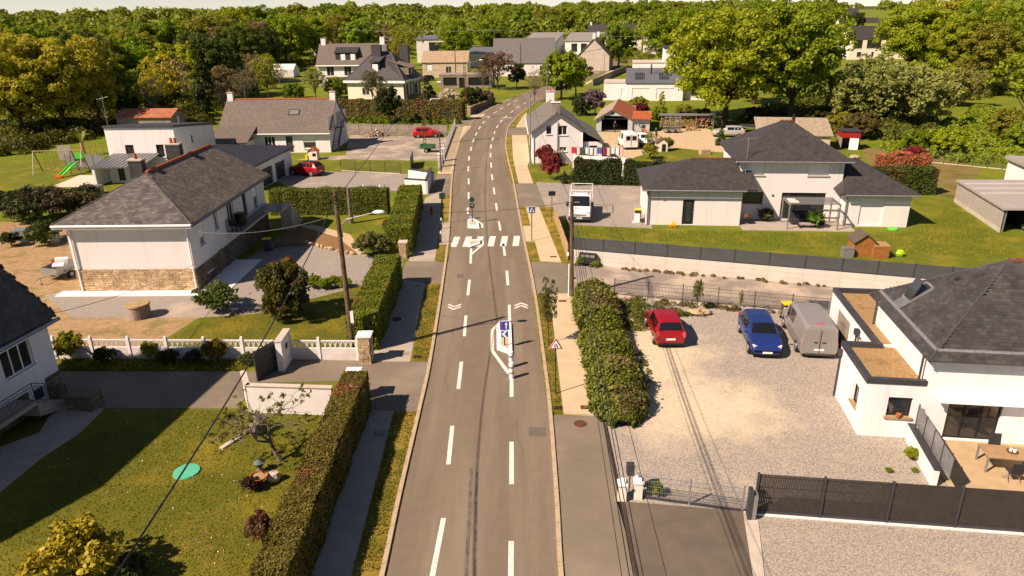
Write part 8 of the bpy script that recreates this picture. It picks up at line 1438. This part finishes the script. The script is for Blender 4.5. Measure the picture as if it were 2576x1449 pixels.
t = thing('scaffold_trailer', 'scaffold frames and ladders on a trailer in front of the log store', 'scaffold', G(1690, 334), R(-4)); [MB().cyl((x, y, .4), (x, y, 2.6), .03, None, 5).build('tube', STEEL, t) for x in (-1, -.3, .5, 1.2) for y in (0, .5)]; [MB().cyl((-1.2, y, z), (1.3, y, z), .03, None, 5).build('ledger', STEEL, t) for y in (0, .5) for z in (.9, 1.6, 2.3)]; MB().bx(-1.4, 1.4, -.4, .9, .35, .45).build('deck', GREYM, t); [MB().cyl((x, -.5, .25), (x, -.35, .25), .25, None, 12).build('wheel', RUBBER, t) for x in (-.5, .5)]
def bin_(label, px, lid, h=1.05, rz=0., body=None): t = thing('wheelie_bin', label, 'bin', G(*px), rz); b = MB(); w_ = .27; b.v = [(-w_ * .8, -w_ * .8, .08), (w_ * .8, -w_ * .8, .08), (w_ * .8, w_ * .8, .08), (-w_ * .8, w_ * .8, .08), (-w_, -w_, h), (w_, -w_, h), (w_, w_, h), (-w_, w_, h)]; b.f = [[3, 2, 1, 0], [4, 5, 6, 7], [0, 1, 5, 4], [1, 2, 6, 5], [2, 3, 7, 6], [3, 0, 4, 7]]; b.m = [0] * 6; b.build('body', body or GREYP, t); MB().box((0, -.02, h + .04), (.6, .62, .07), 0, 0, -.06).build('lid', lid, t); [MB().cyl((s * .2, w_ * .8, .1), (s * .28, w_ * .8, .1), .1, None, 10).build('wheel', RUBBER, t) for s in (-1, 1)]; return t
YEL = mat('yellow_plastic', (.75, .55, .02), rough=.4); bin_('yellow lidded bin behind the grey van', (1976, 804), YEL); bin_('black lidded bin right of the yellow lidded bin', (2013, 806), GREYP); bin_('yellow lidded bin at the corner of the cream house', (1604, 556), YEL, rz=R(-6)); bin_('dark bin beside the log store', (1618, 336), GREYP, 1.2); bin_('dark bin with yellow lid in the shade of the balcony', (675, 632), YEL)
t = thing('heat_pump', 'white heat pump unit on a slab at the corner of the cream house', 'heat pump', G(1601, 560), R(-6)); MB().bx(-.22, .25, -.35, -.05, .1, .85).build('casing', WPVC, t); MB().bx(-.4, .4, -.45, .4, 0, .08).build('slab', CONC, t)
t = thing('toy_digger', 'yellow and orange toy digger by the cream house wall', 'toy', G(1693, 571)); MB().bx(-.22, .22, -.12, .12, .12, .3).bx(-.1, .15, -.1, .1, .3, .48).build('body', YEL, t); [MB().cyl((x, -.16, .1), (x, .16, .1), .1, None, 10).build('wheel', ORG, t) for x in (-.18, .18)]
ob(MB().box((0, 0, .3), (1.3, .8, .6), .2).ball((0, 0, .3), .62, 8, sq=(1.1, .7, .55), jit=.1, rng=rng), 'stone_block', STONE, (1772, 388), 'pale boulder block on the lawn above the slate roof', 'boulder'); ob(MB().ball((0, 0, .25), .55, 9, sq=(1.3, .8, .5), jit=.2, rng=rng), 'stone_heap', STONE, (2150, 400), 'small heap of stones right of the roof', 'stone heap'); ob(MB().ball((0, 0, .2), .5, 9, sq=(1.5, .8, .4), jit=.25, rng=rng), 'stone_heap', STONE, (1762, 792), 'pale stones at the foot of the wire fence', 'stone heap')
mb = MB(); r_ = random.Random(6)
for k in range(90): a_, q_ = r_.uniform(0, 6.28), r_.random(); mb.box((q_ * 1.9 * math.cos(a_), q_ * 1.2 * math.sin(a_), max(0, .9 - q_ * .9) * r_.random() + .1), (r_.uniform(.2, .7), .16, .14), r_.uniform(0, 3.1), 0, r_.uniform(-.5, .5))
ob(mb, 'rubble_heap', islmat('rubble', (.16, .10, .07), (.35, .24, .16), (.55, .45, .38), .9), (948, 342), 'heap of rubble and brushwood in front of the concrete panel fence', 'rubble heap')['kind'] = 'stuff'
t = thing('trampoline', 'round trampoline half hidden behind the slate roof', 'trampoline', G(1892, 332)); MB().lathe([(1.75, .85), (1.9, .85), (1.9, .92), (1.75, .92)], 22).build('rim', STEEL, t); MB().lathe([(0, .86), (1.75, .88)], 22).build('mat', CHARC, t); [MB().cyl((1.7 * math.cos(k * 1.57), 1.7 * math.sin(k * 1.57), 0), (1.8 * math.cos(k * 1.57), 1.8 * math.sin(k * 1.57), .86), .03).build('leg', STEEL, t) for k in range(4)]
t = thing('toy_house', 'toy plastic house with orange roof in front of the long house', 'toy house', G(776, 403), R(-5)); MB().bx(0, 1.2, 0, 1, 0, 1.1).build('walls', W_CREAM, t); gable_y(1.2, 1, 1.1, 1.6, None, .1, .1, .05)[0].build('roof', ORG, t); MB().bx(.6, 1.05, -.02, 0, .5, .9).build('window', DARK, t); MB().bx(-.35, -.05, -.1, .3, 0, .7).build('side_panel', YEL, t)
t = thing('covered_roll', 'long striped grey roll lying on the gravel drive behind the hedge', 'roll', G(935, 481), 0); MB().cyl((-1.4, 0, .35), (1.4, 0, .35), .35, None, 12).build('roll', mat('grey_cover', (.2, .2, .2), rough=.7), t); [MB().cyl((x, 0, .35), (x + .06, 0, .35), .36, None, 12).build('strap', WPVC, t) for x in (-.9, .9)]
t = thing('child_swing', 'small blue child swing hanging under the oak', 'swing', G(1796, 318)); MB().bx(-.25, .25, -.2, .2, .5, .75).build('seat', mat('sky_blue_plastic', (.05, .35, .62), rough=.4), t); MB().cyl((-.2, 0, .7), (0, 0, 3.2), .02, None, 4).cyl((.2, 0, .7), (0, 0, 3.2), .02, None, 4).build('rope', STEEL, t)
# laundry and white screen by the gable house
t = thing('screen_fence', 'tall white fabric screen fence behind the dark conifer hedge', 'fence', G(1440, 440), 0); d, L, az = line(G(1436, 442), G(1574, 450)); t.rotation_euler.z = az
for k in range(6): MB().bx(k * L / 6 + .01, (k + 1) * L / 6 - .01, -.02, .02, .1, 2.3).build('screen_panel', WPVC, t); MB().bx(k * L / 6 - .03, k * L / 6 + .005, -.03, .03, 0, 2.35).build('post', STEEL, t)
a, b = G(1436, 412), G(1570, 412); cable('washing line behind the white screen', (a.x, a.y, 2.1), (b.x, b.y, 2.1), .08, .012); wc = ((.5, .02, .06, 'crimson towel'), (.55, .5, .45, 'cream shirt'), (.03, .09, .05, 'dark green shirt'), (.65, .62, .6, 'white shirt'), (.7, .68, .66, 'white sheet'), (.5, .5, .5, 'pale grey top'), (.04, .12, .40, 'blue shirt'), (.25, .02, .06, 'dark red top'), (.5, .45, .38, 'beige cloth'), (.7, .66, .58, 'ivory cloth'), (.72, .72, .72, 'white vest'), (.6, .4, .38, 'pale pink shirt'))
for k, c_ in enumerate(wc): u = (k + .6) / 12.4; p = Vector((a.x, a.y, 0)).lerp(Vector((b.x, b.y, 0)), u); ob(MB().prism([(-.26, -.02), (-.1, .03), (.08, -.03), (.26, .02), (.26, .05), (.08, 0), (-.1, .06), (-.26, .01)], -.75 - .12 * (k % 3), 0), 'laundry', mat('cloth_' + c_[3].replace(' ', '_'), c_[:3], rough=.9), (p.x, p.y, 0), c_[3] + ' hanging on the washing line', 'laundry', az, 2.05 - .06 * math.sin(u * 3.14), 'laundry on the line')
# brown slatted screen along the truck yard
t = thing('panel_fence', 'light brown panel fence along the pavement beside the white truck', 'fence', G(1393, 548), 0); d, L, az = line(G(1392, 546), G(1427, 652)); t.rotation_euler.z = az
for k in range(5): MB().bx(k * L / 5 + .03, (k + 1) * L / 5 - .03, -.03, .03, .05, 1.25).build('panel', WOODL, t); MB().bx(k * L / 5 - .03, k * L / 5 + .025, -.035, .035, 0, 1.35).build('post', ANTH, t)
t = thing('flower_bed_edge', 'low stone edging around the wood chip bed', 'edging', (0, 0, 0)); e_ = [G(*p) for p in ((712, 617), (760, 612), (800, 622), (850, 634), (905, 645))]
stm = MB().ball((0, 0, .12), .24, 7, sq=(1.15, .7, .7)).mesh('stone', STONE)
for p, q in zip(e_, e_[1:]):
    for k in range(int((q - p).length / .5)): inst(stm, 'stone', t, p + (q - p) * (k * .5 / (q - p).length), rng.uniform(0, 3), (1, 1, rng.uniform(.8, 1.3)))
rwall('garden_wall', 'low dark stone wall in the shade of the balcony', G(690, 622), G(765, 616), .6, .35, STONE_G)
